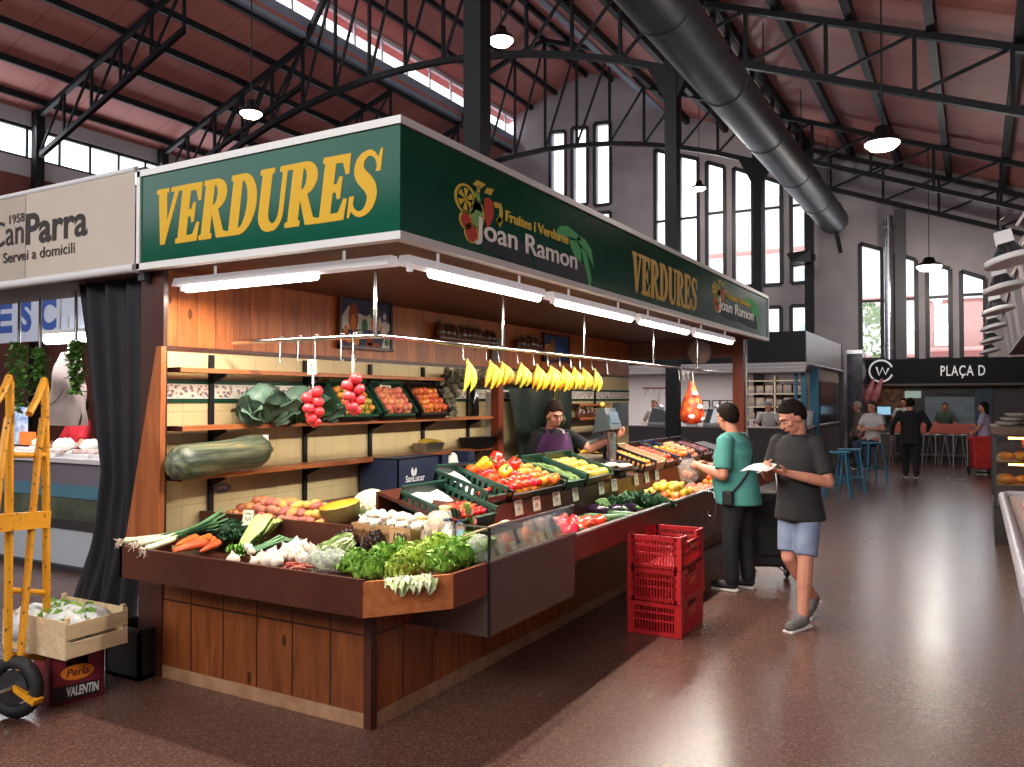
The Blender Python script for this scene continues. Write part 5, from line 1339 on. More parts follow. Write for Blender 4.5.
js = Stock(lambda: (lambda t: (MB().lathe([(.03, 0), (.035, .01), (.035, .07), (.024, .085), (.024, .09)], 12).build('glass_body', mat('brown_jar_glass', '#4a2c22', .2, 0, '#6b4030', 10, 0, .2), t), MB().lathe([(.026, .09), (.026, .105), (.001, .106)], 12).build('lid', mat('jar_lid', '#8d7a58', .4, .5), t), t)[2])(thing('jar', 'x', 'jar')))
for k in range(11): js.put((-4.33, 6.28+k*.093, 2.26), (0, 0, 0), 'small brown jar on the dark ledge of the matchboard', 'jars on the dark ledge', U_(.85, 1.4))
t = thing('display_ledge', 'second dark ledge with bottles, farther along the matchboard', 'shelf', (-4.38, 8.0, 2.22))
m = MB(); m.bb(0, .1, -.32, .32, 0, .02); m.build('board', DARKWOOD, t)
for k in range(6): js.put((-4.33, 7.75+k*.1, 2.24), (0, 0, 0), 'small brown jar on the second ledge, farther along', 'jars on the second ledge', U_(.9, 1.5))
def painting(label, y0, y1, z0, z1, cols, seed):
    t = thing('framed_picture', label, 'picture', (-4.385, (y0+y1)/2, (z0+z1)/2)); w, h = (y1-y0)/2, (z1-z0)/2
    m = MB()
    for (a, b, c, d) in ((-w, w, h-.03, h), (-w, w, -h, -h+.03), (-w, -w+.03, -h, h), (w-.03, w, -h, h)): m.bb(0, .03, a, b, c, d)
    m.build('frame', DARKWOOD, t)
    m = MB(); m.bb(0, .012, -w+.02, w-.02, -h+.02, h-.02); m.build('canvas', mat('canvas_'+cols[0], cols[0], .6), t)
    r2 = random.Random(seed)
    for i, cc in enumerate(cols[1:]):
        m = MB(); m.T = Matrix.Translation((.012+.0008*i, 0, 0)) @ SIDE
        for j in range(3):
            cx, cy, a, b = r2.uniform(-w*.6, w*.6), r2.uniform(-h*.65, h*.3+ (h*.3 if i == 0 else 0)), r2.uniform(.05, .13), r2.uniform(.04, .1)
            m.prism(arc(cx, cy, a, b, 0, 360, 14)[:-1], 0, .0006+.0001*j)
        m.build('painted_shape', mat('paint_'+cc, cc, .6), t)
t = thing('framed_picture', 'framed still life of fruit and a figure on a dark blue ground', 'picture', (-4.385, 5.26, 2.3))
m = MB()
for (a, b, c, d) in ((-.34, .34, .19, .215), (-.34, .34, -.215, -.19), (-.34, -.315, -.215, .215), (.315, .34, -.215, .215)): m.bb(0, .03, a, b, c, d)
m.build('frame', DARKWOOD, t)
m = MB(); m.bb(0, .012, -.32, .32, -.2, .2); m.build('canvas', mat('canvas_blue', '#232c4e', .6), t)
def daub(c, polys, d):
    m = MB(); m.T = Matrix.Translation((.012, 0, 0)) @ SIDE
    for P in polys: m.prism(P, 0, d)
    m.build('painted_shape', mat('paint_'+c, c, .6), t)
el_ = lambda x, y, a, b: arc(x, y, a, b, 0, 360, 16)[:-1]
daub('#c9c6c4', [[(-.31, .02), (-.22, .13), (-.1, .08), (.0, .06), (.12, .12), (.2, .06), (.31, .02), (.31, -.04), (-.31, -.06)], el_(-.05, -.09, .1, .03), [(.2, -.19), (.31, -.19), (.31, -.08), (.24, -.1)]], .0006)
daub('#8d3a24', [el_(-.16, .04, .06, .12), el_(-.27, -.12, .045, .05), el_(.05, -.14, .04, .04), [(-.02, -.19), (.2, -.19), (.16, -.15), (.0, -.15)]], .0009)
daub('#c9772f', [el_(-.16, .0, .035, .07), el_(-.21, -.13, .04, .04), el_(-.12, -.15, .035, .035), el_(.11, .0, .05, .07), el_(.22, -.04, .04, .04), el_(-.25, -.06, .03, .03)], .0012)
daub('#3f6a45', [[(.05, .06), (.08, .16), (.1, .09), (.12, .17), (.14, .08), (.18, .14), (.17, .05)], el_(-.02, -.02, .04, .06), el_(.27, -.14, .03, .03)], .0014)
daub('#2a3f7a', [[(-.06, -.12), (.1, -.12), (.08, -.06), (-.04, -.06)], el_(.24, .07, .05, .06)], .0016)
daub('#d8cdbb', [el_(.24, .08, .022, .03), [(.19, -.08), (.22, .04), (.27, .04), (.29, -.08)]], .0018)
painting('framed blue and orange picture farther along the matchboard', 8.42, 9.12, 2.12, 2.46, ['#1d3a66', '#c08a3a', '#274f8c', '#8d5a2c'], 9)
t = thing('photo_frame', 'small dark framed photo beside the hanger on the matchboard', 'picture', (-4.385, 7.35, 2.2)); m = MB(); m.bb(0, .02, -.09, .09, -.12, .12); m.build('frame', DARKWOOD, t); m = MB(); m.bb(.02, .023, -.07, .07, -.1, .1); m.build('print', mat('dark_print', '#3a2c2a', .4), t)
t = thing('switch_plate', 'grey switch plate on the matchboard above the bananas', 'switch', (-4.39, 8.75, 2.02)); m = MB(); m.bb(0, .015, -.06, .06, -.05, .05); m.build('plate', mat('grey_plate', '#8d827c', .5), t); m = MB(); m.bb(.015, .02, -.03, .03, -.02, .02); m.build('rocker', mat('grey_rocker', '#a89d96', .5), t)
# dark apron-like sheet with hanging herbs, tray of jars by the saleswoman
t = thing('plastic_sheet', 'dark green plastic sheet hanging on the wall left of the saleswoman', 'sheet', (-4.3, 8.2, 1.8))
m = MB(); m.grid(lambda u, v: Vector((.02+.03*math.sin(v*14+u*2), (v-.5)*(1.5-.25*u)+.12*u, -u*.95)), 10, 24); m.build('sheet', mat('dark_green_plastic', '#1a2620', .35, 0, '#202f28', 3), t)
t = thing('herb_bunch', 'dark green herb bunch hanging upside down left of the saleswoman', 'herbs', (-4.15, 8.3, 1.75))
m = MB()
for k in range(200):
    q = U_(0, 1); leaf(m, (U_(-.08, .08)*q, U_(-.28, .28)*(.3+q), -.08-.5*q+U_(-.06, .06)), (U_(-.5, .5), U_(-.5, .5), -1), (1, 0, 0), .07, .014, .3, .3, 4, 3)
m.build('leaves', mat('dull_herb_leaf', '#46573a', .7, 0, '#5f6f4c', 12, .2), t, fix=False)
m = MB()
for k in range(10): m.tube([(0, U_(-.1, .1), .1), (U_(-.03, .03), U_(-.2, .2), -.45)], .003, 5)
m.build('stems', BANTIP, t)
sh2 = shelf('short dark shelf of small jars at the far end of the tiled wall', 1.62, 9.15, 10.1, .16)
sh3 = shelf('lower short shelf of small jars at the far end of the tiled wall', 1.45, 9.15, 10.1, .16)
for k in range(7): js.put((-4.3, 9.25+k*.12, 1.45), (0, 0, 0), 'small jar on the short shelf at the far end of the wall', 'jars on the short shelf', U_(1, 1.4))
# ---------------- hanging things on the rail
def hung_tomatoes(label, p, n, seed):
    r2 = random.Random(seed); t = thing('hanging_tomatoes', label, 'tomatoes', p)
    m = MB(); m.tube([(0, 0, .02), (0, 0, -.2)], .004, 6); m.tube([(0, 0, .12), (.0, 0, .02)], .007, 6); m.build('string', WHITE_PLASTIC, t)
    for k in range(n):
        z = -.02-.021*k; a = k*2.2+r2.uniform(-.3, .3); rr_ = .04 if k < n-2 else .015
        q = MB(); r_ = .037
        q.lathe([(.002, -r_*.8), (r_*.6, -r_*.78), (r_*.97, -r_*.3), (r_, .1*r_), (r_*.82, r_*.58), (r_*.4, r_*.8), (.004, r_*.7)], 16)
        q.build('tomato', mat('hanging_tomato_skin', '#cf2f38', .3, 0, '#d63a3f', 5), t, loc=(rr_*math.cos(a)*.8, rr_*math.sin(a), z), rot=(r2.uniform(-.6, .6), r2.uniform(-.6, .6), 0))
ra = lambda u, z=2.05: at(u, 340, y=3.77)   # along the short run of the rail
for (u, v, lab, n) in ((313, 388, 'string of red tomatoes hanging below a price card, left of two', 10), (353, 375, 'string of red tomatoes hanging in front of the tilted crate, right of two', 10)):
    p = at(u, v, y=3.74); hung_tomatoes(lab, p, n, u)
p = at(312, 367, y=3.73)
t = thing('price_card', 'pinkish price card hanging above the left string of tomatoes', 'price card', p)
m = MB(); m.bb(-.035, .035, -.002, .002, -.045, .045); m.build('card', mat('pink_card', '#d8b0a0', .7), t)
text('2,50', .03, 'writing', INK, t, Matrix.Translation((-.028, -.0025, -.03)) @ FRONT, .0004, .0005); text('kg', .03, 'writing', INK, t, Matrix.Translation((-.02, -.0025, .008)) @ FRONT, .0004, .0005)
names = ['first', 'second', 'third', 'fourth', 'fifth', 'sixth', 'seventh', 'eighth', 'ninth', 'tenth', 'eleventh', 'twelfth']
for k, u in enumerate((282, 300, 317, 343, 355)):
    hook(names[k]+' wire hook on the short left run of the hanging rail', at(u, 340, y=3.735).x, 3.735, .13 if k != 2 else .2)
def banana_hand(label, y, n, x, col, zt=-.12, fan=.16, ln=1.0):
    t = thing('banana_hand', label, 'bananas', (x, y, 2.05+zt), group='bananas hanging on the rail')
    m = MB(); m.tube([(0, 0, .015), (0, 0, -.012)], [.009, .014], 8); m.build('crown', BANTIP, t)
    for k in range(n):
        q = k-(n-1)/2; pts = []; rs = []; ph = U_(-.15, .15)
        for i in range(10):
            s = i/9; L = .175*ln*s
            pts.append(Vector((.03*math.sin(s*2.4)+(.03 if k % 2 else 0)*math.sin(s*2), q*.038*math.sin(min(1.57, s*2.2))-.05*s*s+ph*.05*s, -L+abs(q)*.012*s)))
            rs.append([.007, .009, .015, .020, .0225, .023, .0225, .019, .012, .004][i])
        b = MB(); b.tube(pts, rs, 8); b.build('banana', col, t)
bl = [(466, 2, BANG, 1.25), (489, 4, BANY, 1.15), (501, 4, BANY, 1.0), (520, 5, BANG, 1.05), (536, 5, BANY, 1.2), (550, 6, BANY, 1.2), (562, 4, BANY, 1.2), (573, 5, BANY, 1.1), (582, 4, BANY, 1.1), (594, 3, BANG, 1.15)]
for k, (u, n, col, ln) in enumerate(bl):
    y = at(u, 352, x=-3.03).y; y2 = at(u, 352, z=2.05).y
    banana_hand(names[k]+' hand of bananas along the rail, counting from the corner', y, n, -3.02, col, -.105, .2, ln)
    hook(names[k]+' banana hook on the long run of the rail', -3.04, y, .09)
hook('empty hook after the bananas on the long run of the rail', -3.04, at(609, 365, x=-3.03).y, .12)
for k in range(4): hook(names[k]+' hook beside the net of oranges at the rail end', -3.05, at(680+k*4.5, 372, x=-3.05).y, .14)
# net of oranges at the end of the rail
p = at(692, 424, x=-2.95)
t = thing('orange_net', 'red net bag full of oranges hanging at the far end of the rail', 'net bag', p)
m = MB(); prof = [(.005, 0), (.11, .015), (.145, .07), (.14, .16), (.11, .28), (.06, .4), (.035, .46), (.03, .5), (.001, .51)]
m.lathe(prof, 18)
k = N('red_orange_net'); o_ = k.obj(); w1 = k.n('ShaderNodeTexVoronoi'); k.l(o_, w1.inputs['Vector']); w1.inputs['Scale'].default_value = 14
k.base(k.ramp(w1.outputs['Distance'], [(.2, lin('#e2752c')), (.6, lin('#c23a22'))])); k.rough(.5); k.bump(w1.outputs['Distance'], .5, .02)
m.build('net', k.m, t)
for (a, z, r_) in ((-.9, .36, .04), (-.5, .2, .045), (-1.3, .09, .04), (-.2, .06, .035)):
    m = MB(); m.ell((math.cos(a)*.1 if z > .3 else math.cos(a)*.135, math.sin(a)*.1 if z > .3 else math.sin(a)*.135, z), (.02, r_, r_*.7), rot=(0, 0, a), n=10, m=6); m.build('white_label', WHITE_PLASTIC, t)
m = MB(); m.tube([(0, 0, .5), (0, 0, 2.045-p.z)], .008, 6); m.build('tie', BLACK_PLASTIC, t)
# ---------------- scale, counter with bananas, tray
t = thing('shop_scale', 'grey electronic shop scale on a chrome column', 'scale', (-2.98, 7.1, 1.06)); t.scale = (.9, .9, .86)
m = MB(); m.bb(-.15, .15, -.16, .16, .0, .05); m.build('base', mat('scale_grey', '#2c3033', .4), t)
m = MB(); m.cyl((.02, 0, .05), (.02, 0, .36), .05, n=20); m.build('column', CHROME, t)
m = MB(); m.hexa([(-.1, -.2, .36), (-.06, -.2, .62), (-.1, .1, .36), (-.06, .1, .62), (.1, -.2, .40), (.02, -.2, .62), (.1, .1, .40), (.02, .1, .62)]); m.build('head', mat('scale_head', '#3a4347', .4), t)
m = MB(); m.bb(-.02, .06, .12, .36, .42, .68); m.build('display', mat('scale_display', '#2a2f36', .25), t)
m = MB(); m.hexa([(.075, -.16, .46), (.055, -.16, .58), (.075, .06, .46), (.055, .06, .58), (.085, -.16, .46), (.06, -.16, .58), (.085, .06, .46), (.06, .06, .58)]); m.build('screen', mat('scale_screen', '#5a6a78', .2), t)
m = MB(); m.ell((0, -.2, .66), .025, n=10, m=7); m.build('yellow_lamp', mat('yellow_knob', '#d5b53a', .4), t)
t = thing('serving_plate', 'round dark serving plate with paper bags under the scale', 'plate', (-2.83, 6.85, 1.02))
m = MB(); m.lathe([(.06, 0), (.2, .03), (.21, .05), (.19, .04), (.001, .02)], 24); m.build('plate', mat('dark_plate', '#2e211d', .35), t)
m = MB()
for k in range(5): m.ell((U_(-.1, .1), U_(-.12, .1), .06), (.08, .05, .025), rot=(0, 0, U_(0, 3)), n=10, m=6, fn=lambda d: 1+.15*math.sin(8*d.x+5*d.y))
m.build('paper_bags', mat('pinkish_paper', '#cdb4a6', .8), t)
m = MB(); m.bb(-.08, .08, -.08, .08, -.07, 0.02); m.build('stand', CRATEK, t)
t = thing('counter_box', 'grey serving counter box with bananas on top', 'counter', (-3.42, 7.15, 0))
m = MB(); m.bb(-.15, .22, -.12, .45, .85, 1.10); m.build('box', mat('grey_counter_box', '#54504f', .4), t); m = MB(); m.bb(-.12, .2, -.1, .43, 0, .85); m.build('plinth', BLACK_PLASTIC, t)
m = MB(); m.bb(-.16, .23, -.13, .46, 1.10, 1.12); m.build('lid', mat('beige_counter_lid', '#8d8172', .5), t)
for k in range(2):
    t = thing('banana', ['lower banana lying on the grey counter box', 'upper banana resting on the other one'][k], 'banana', (-3.3, 7.3, 1.15+.04*k), rot=(0, 0, R(75)))
    m = MB(); m.tube([(-.15+.3*i/8, .06*math.sin(i/8*3.14)-.02+.01*k, .02*math.sin(i/8*3.14)) for i in range(9)], [.006, .012, .022, .026, .027, .026, .022, .012, .005], 8); m.build('peel', BANY, t)
    m = MB(); m.cyl((.145, -.02+.01*k, 0), (.175, -.03+.01*k, 0), .006); m.build('stem', BANTIP, t)
t = thing('fan', 'round pale grey dome under the far end of the stall ceiling', 'fan', at(700, 352, y=11.05))
m = MB(); m.ell((0, 0, 0), (.16, .1, .16), n=24, m=14); m.build('dome', mat('pale_dome', '#b7a7a6', .4), t); m = MB(); m.tube([(.165*math.cos(a), -.02, .165*math.sin(a)) for a in [i*.2618 for i in range(24)]], .01, 6, closed=True); m.cyl((0, 0, .15), (0, 0, .26), .012); m.build('ring', mat('grey_ring', '#8d8486', .4), t)

t = thing('black_bag', 'black bag lying on the back counter under the reaching arm', 'bag', (-4.05, 9.0, 1.02))
m = MB(); m.ell((0, 0, .12), (.2, .42, .15), n=18, m=12, fn=lambda d: 1+.08*math.sin(8*d.y+5*d.z)); m.build('bag', BLACK_PLASTIC, t)
m = MB(); m.tube([(.1, -.2, .2), (.12, -.1, .32), (.12, .1, .32), (.1, .2, .2)], .012, 6); m.build('handle', BLACK_PLASTIC, t)
t = thing('back_counter', 'dark back counter at the far end of the tiled wall', 'counter', (-4.15, 9.2, 0)); m = MB(); m.bb(-.23, .25, -1.2, 1.4, .98, 1.02); m.build('top', DARKWOOD, t); m = MB(); m.bb(-.23, .22, -1.2, 1.4, 0, .98); m.build('body', mat('dark_cabinet', '#2a1712', .5), t)
p = at(222, 488, x=WX+.006); t = thing('wall_sticker', 'small oval blue sticker on the tiles behind the onions', 'sticker', p)
m = MB(); m.T = SIDE; m.prism(arc(0, 0, .075, .03, 0, 360, 24)[:-1], 0, .002); m.build('oval', mat('blue_grey_sticker', '#66708c', .5), t); m = MB(); m.T = SIDE; m.ribbon([(-.04, .0), (.0, .006), (.04, .0)], .018, .002, .003); m.build('print', mat('pink_print', '#c9a0a0', .5), t)
# ================================================================== LEFT: NEIGHBOURING STALL, CURTAIN, HAND TRUCK
BY = 3.2
t = thing('shop_banner', 'beige fabric banner with dark lettering left of the green sign', 'banner', (-4.48, BY, 2.47))
m = MB(); xs = at(25, 230, y=BY).x
CANVAS = mat('beige_banner_cloth', '#b5aa9d', .85, 0, '#aea296', 2, .05)
m.grid(lambda u, v: Vector((xs+.01+(-4.48-xs-.01)*u+4.48, .0015*math.sin(u*9)*math.sin(v*3), .02+v*.6)), 12, 4); m.build('cloth', CANVAS, t)
m = MB(); m.grid(lambda u, v: Vector((-7.0+(xs+7.0)*u+4.48, .002+.0015*math.sin(u*9)*math.sin(v*3), .0+v*.615)), 12, 4); m.build('cloth', mat('beige_banner_cloth_older', '#aa9e91', .85, 0, '#a1958a', 2, .05), t)
m = MB(); m.tube([(-2.5, .01, .0), (.0, .01, .015)], .03, 10); m.build('bottom_roll', mat('white_awning_tube', '#c8c6c8', .4), t)
m = MB(); m.tube([(-2.5, .01, .625), (.0, .01, .625)], .02, 8); m.build('top_tube', mat('white_awning_tube', '#c8c6c8', .4), t)
m = MB(); m.hexa([(-2.9, .02, -.02), (-2.9, .02, .02), (-3.2, .78, .03), (-3.2, .78, .06), (0, .02, -.02), (0, .02, .02), (0, .78, .03), (0, .78, .06)]); m.build('soffit', mat('stall_soffit_brown', '#5b463c', .8), t)
m = MB(); m.bb(-.01, .05, .03, .07, -.06, .64); m.build('edge_profile', mat('dark_profile', '#33343c', .5), t)
DKINK = mat('banner_ink', '#2f2a28', .8)
def btext(s, u0, u1, v, sz, bold=0, shear=0):
    a, b = at(u0, v, y=BY), at(u1, v-(u1-u0)*.17, y=BY)
    q = text(s, sz, 'lettering', DKINK, t, Matrix.Translation((a.x+4.48, -.0035, (a.z+b.z)/2-2.47)) @ FRONT, .0004, bold, shear)
    w = max(v_.co.x for v_ in q.data.vertices)-min(v_.co.x for v_ in q.data.vertices); k = (b.x-a.x)/w
    x0 = a.x+4.48
    for v_ in q.data.vertices: v_.co.x = x0+(v_.co.x-x0)*k
btext('Parra', 25, 86.5, 244.5, .29, .007); btext('Can', -9, 22.5, 248, .25, .0); btext('1958', 8, 23, 224, .085); btext('Servei a domicili', 3, 75, 264, .1, .001)

t = thing('curtain', 'long black cloth curtain hanging left of the end panel', 'curtain', (-4.8, 3.36, .3))
lf = [at(u, v, y=3.36) for u, v in ((78, 278), (87, 380), (98, 468), (88, 545), (70, 606))]; rg = [at(u, v, y=3.36) for u, v in ((148, 278), (148, 400), (143, 500), (140, 560), (134, 626))]
def poly_at(pts, f):
    f = min(.9999, f)*(len(pts)-1); i = int(f); return pts[i].lerp(pts[i+1], f-i)
def cfn(u, v):
    a, b = poly_at(lf, v), poly_at(rg, v); p = a.lerp(b, u); am = .035*(1-.4*math.sin(v*3.1))
    return Vector((p.x+4.8, am*math.sin(u*21+.8*math.sin(v*4)) + .02*math.sin(u*47+v*2), p.z-.3))
m = MB(); m.grid(cfn, 60, 30); m.build('cloth', mat('black_curtain_cloth', '#1b1b1f', .85, 0, '#202026', 6), t)

# neighbour's counter, seen through the gap
CY = 4.8
t = thing('fish_counter', 'fishmonger counter with glazed front seen between hand truck and curtain', 'counter', (-8.2, CY, 0))
m = MB(); m.bb(-2.2, 1.6, .05, 1.0, 0, .42); m.build('pale_base', mat('pale_blue_grey_base', '#a9aeb5', .6), t)
m = MB(); m.bb(-2.2, 1.6, 0, .05, .42, .5); m.bb(-2.2, 1.6, 0, .05, .0, .05); m.build('dark_strip', mat('dark_strip', '#2e2a2c', .5), t)
m = MB(); m.bb(-2.2, 1.6, .02, .06, .5, .72); m.build('mirror_panel', mat('greenish_mirror', '#5c6b57', .15, .6, '#8d9a83', 3), t)
m = MB(); m.bb(-2.2, 1.6, .0, .05, .72, .84); m.build('blue_band', mat('blue_band', '#4a7385', .5), t)
m = MB(); m.bb(-2.2, 1.6, .03, .07, .84, 1.06); m.build('steel_front', mat('lilac_steel', '#8d8590', .3, .5), t)
m = MB(); m.bb(-2.2, 1.6, -.03, .95, 1.06, 1.10); m.build('top', mat('pale_top', '#c9c4c6', .3), t)
ft = Stock(lambda: (lambda t: (MB().bb(-.2, .2, -.14, .14, 0, .03).build('tray', WHITE_PLASTIC, t), [m for m in [MB()] if [m.ell((U_(-.12, .12), U_(-.08, .08), .045), (.07, .04, .025), n=10, m=6) for k in range(6)]][0].build('fish_fillets', mat('pink_fillet', '#c98f86', .4, 0, '#e0c9c0', 8), t), t)[2])(thing('fish_tray', 'x', 'tray')))
for k in range(6): ft.put((-9.3+k*.5, 5.05+.03*(k % 2), 1.10), (0, 0, 0), 'white tray of fish fillets on the fishmonger counter', 'fish trays')
pb = Stock(lambda: tag(MB().ell((0, 0, .06), (.12, .1, .07), n=12, m=8, fn=lambda d: 1+.15*math.sin(9*d.x+5*d.z)*math.cos(7*d.y)).build('paper_parcel', PAPER), 'x', 'parcel'))
for k in range(6): pb.put((-9.2+k*.47, 5.4, 1.12), (0, 0, k), 'white paper parcel piled behind the fish trays', 'paper parcels')
p = at(30, 316, y=5.2)
t = thing('shop_sign', 'white sign board with big blue letters behind the beige banner', 'sign', p)
m = MB(); m.bb(-2.0, 1.35, .0, .05, -.28, .26); m.build('board', mat('pale_blue_sign', '#b5bccb', .6), t)
for s, u0, u1 in (('E', -8, 18), ('S', 20, 36), ('C', 39, 55)):
    a, b = at(u0, 329, y=5.2), at(u1, 329, y=5.2); text(s, .46, 'lettering', mat('blue_sign_letter', '#2d4d97', .5), t, Matrix.Translation((a.x-p.x, -.003, -.15)) @ FRONT, .002, .02, 0, stretch=(b.x-a.x)/.30)
p = at(60, 339, y=4.95)
t = thing('fluorescent_light', 'bright fluorescent light over the fishmonger counter', 'light', p)
m = MB(); m.tube([(-.22, 0, 0), (.7, .0, 0)], .05, 10); m.build('tube', emit('cold_fluorescent', '#f4f6ff', 12), t); m = MB(); m.bb(-.25, .75, -.06, .06, .05, .09); m.build('housing', WHITE_PAINT, t); m = MB(); m.cyl((0, 0, .09), (0, 0, .5), .01); m.build('rod', STEEL, t)
l = bpy.data.lights.new('fish_light', 'AREA'); l.shape = 'RECTANGLE'; l.size = 2.4; l.size_y = .3; l.energy = 55; lo = bpy.data.objects.new('fish_light', l); COL.objects.link(lo); lo.parent = t; lo.location = (-.4, .1, -.08)
def hanging_plant(label, u, v0, v1, y, w):
    p0, p1 = at(u, v0, y=y), at(u, v1, y=y)
    t = thing('hanging_plant', label, 'plant', p0); L = p0.z-p1.z
    m = MB()
    for k in range(260):
        q = U_(0, 1); leaf(m, (U_(-w, w)*(.6+.5*math.sin(q*3)), U_(-w, w), -q*L), (U_(-1, 1), U_(-1, 1), U_(-1.2, .1)), (0, 0, 1), .05, .017, .4, .5, 4, 3)
    m.build('leaves', mat('bright_plant_leaf', '#4f7f36', .6, 0, '#74a24c', 9, .1), t, fix=False)
    m = MB(); m.tube([(0, 0, 0), (.0, 0, 2.5-p0.z)], .012, 6); m.build('chain', STEEL, t)
hanging_plant('green trailing plant hanging over the hand truck', 19, 343, 410, 3.9, .07)
hanging_plant('small green trailing plant hanging at the edge of the curtain', 76, 340, 392, 3.7, .035)
hanging_plant('thin dark trailing plant between the other two', 40, 348, 385, 3.8, .03)
p = at(68, 390, y=5.0)
t = thing('paper_sack', 'big beige paper sack hanging above the fishmonger counter', 'sack', p)
m = MB()
def skf(u, v):
    a = u*2*math.pi; ca, sa = math.cos(a), math.sin(a); sq = lambda q: math.copysign(abs(q)**.45, q)
    w = .21*(1-.28*max(0, v-.5)*2*(1 if v > .5 else 0)); d = .1*(1-.75*max(0, v-.55)/.45)
    return Vector((sq(ca)*w+.012*math.sin(9*v+5*u), sq(sa)*d+.012*math.sin(14*v+11*u), -.36+.72*v+.03*math.sin(3*a)*(v > .9)))
m.grid(skf, 32, 16); m.add([skf(k/32, 0) for k in range(32)], [tuple(range(32))]); m.build('sack', mat('beige_paper', '#a3918a', .8, 0, '#97857e', 5, .3), t); m = MB(); m.cyl((0, 0, .3), (0, 0, 2.52-p.z), .008); m.build('string', STEEL, t)
m = MB(); m.T = Matrix.Translation((.02, -.125, -.05)) @ FRONT; m.ribbon([(-.12, -.1), (-.02, -.06), (.06, .0), (.1, .06)], .012, 0, .002); m.build('scribble', INK, t)
t = thing('drink_carton', 'white, blue and orange carton standing on the fishmonger counter', 'carton', (-9.35, 5.3, 1.17))
m = MB(); m.bb(-.13, .0, -.05, .05, 0, .42); m.build('carton', mat('blue_white_print', '#b9c8d8', .5, 0, '#56749c', 12), t); m = MB(); m.bb(.01, .16, -.05, .05, 0, .14); m.build('orange_tub', mat('orange_tub', '#e0702a', .5), t)

# hand truck
YELP = mat('chipped_yellow_paint', '#c98c1c', .45, 0, '#d89a26', 7); k = N('chipped_orange_paint'); f = k.noise(k.obj(), 38, 3, .6); k.base(k.ramp(f, [(.62, lin('#cf8f1e')), (.66, lin('#3a2b1c'))])); k.rough(.45); YELP = k.m
hb = at(15, 718, z=0)
t = thing('hand_truck', 'tall chipped yellow hand truck with black wheels at the left edge', 'hand truck', (hb.x, hb.y, 0))
def T3(u, v, d): return at(u, v, d=d)-Vector((hb.x, hb.y, 0))
def htube(name, pts, r): m = MB(); m.tube(pts, r, 10); return m.build(name, YELP, t)
htube('upright', [T3(45, 386, 4.55), T3(46, 500, 4.55), T3(47, 664, 4.55)], .021)
htube('upright', [T3(10, 382, 4.3), T3(9, 500, 4.3), T3(8, 660, 4.3)], .021)
htube('handle', [T3(45, 386, 4.55), T3(44, 380, 4.52), T3(37, 399, 4.4), T3(29, 414, 4.3)], .019)
htube('handle', [T3(10, 382, 4.3), T3(9, 377, 4.28), T3(3, 392, 4.2), T3(-8, 408, 4.1)], .019)
htube('brace', [T3(43, 418, 4.5), T3(38, 455, 4.47), T3(30, 545, 4.42), T3(18, 688, 4.3)], .019)
htube('brace', [T3(8, 418, 4.27), T3(2, 455, 4.2), T3(-8, 545, 4.1)], .019)
for va, vb in ((455, 455), (590, 593), (655, 658)): htube('cross_bar', [T3(9, va, 4.3), T3(46, vb, 4.55)], .016)
m = MB(); m.bar(T3(-12, 524, 4.15), T3(47, 519, 4.53), .05, .09); m.build('cross_plate', YELP, t)
m = MB(); m.bar(T3(17, 686, 4.3), T3(38, 702, 4.25), .06, .03); m.build('toe_plate', YELP, t)
def wheel(name, c, r, w, ax, parent):
    m = MB(); ax = Vector(ax).normalized(); c = Vector(c)
    pts = []
    a = ax.cross(Vector((0, 0, 1))).normalized()
    m.tube([c+a*math.cos(i*math.pi/14)*(r-w*.5)+Vector((0, 0, 1))*math.sin(i*math.pi/14)*(r-w*.5) for i in range(28)], w*.5, 10, closed=True)
    q = m.build(name, mat('black_rubber', '#17171a', .7), parent)
    m = MB(); m.cyl(c-ax*w*.3, c+ax*w*.3, r*.55, n=20); m.cyl(c-ax*w*.5, c+ax*w*.5, r*.16, n=10); m.build('hub', mat('dark_hub', '#2b2b2e', .4), q)
ax = (T3(46, 655, 4.55)-T3(9, 655, 4.3)).normalized(); ax.z = 0
wheel('wheel', Vector((0, 0, .165)), .165, .07, ax, t); wheel('wheel', Vector((0, 0, .165))-ax*.42, .165, .07, ax, t)
m = MB(); m.cyl(Vector((0, 0, .165))+ax*.05, Vector((0, 0, .165))-ax*.45, .012); m.build('axle', STEEL, t)
# red bottle crate and pale wooden crate
a, b = at(49, 708, z=0), at(104, 695, z=0); ang = math.atan2(b.y-a.y, b.x-a.x); Lr = (b-a).length
t = thing('bottle_crate', 'dark red bottle crate with an orange oval, under the wooden crate', 'crate', a, ang)
RC = mat('dark_red_crate', '#6d1c26', .45, 0, '#7a222c', 4)
m = MB(); th = .02; D = .3; Hh = .3
m.bb(0, Lr, 0, th, 0, .2); m.bb(0, Lr*.3, 0, th, .2, .26); m.bb(Lr*.7, Lr, 0, th, .2, .26); m.bb(0, Lr, 0, th, .26, Hh)
m.bb(0, Lr, D-th, D, 0, Hh); m.bb(0, th, 0, D, 0, Hh); m.bb(Lr-th, Lr, 0, D, 0, Hh); m.bb(0, Lr, 0, D, 0, .02)
m.build('shell', RC, t)
m = MB(); m.T = Matrix.Translation((Lr*.5, -.002, .165)) @ FRONT; m.prism(arc(0, 0, .085, .042, 0, 360, 30)[:-1], 0, .002); m.build('orange_oval', mat('orange_oval', '#dd7d22', .5), t)
text('Perla', .058, 'lettering', mat('dark_red_ink', '#5d1a16', .6), t, Matrix.Translation((Lr*.5, -.005, .148)) @ FRONT, .0005, .001, .15, 'CENTER')
m = MB(); m.bb(Lr*.04, Lr*.9, -.003, 0, .02, .10); m.build('black_band', mat('black_band', '#1d1416', .5), t)
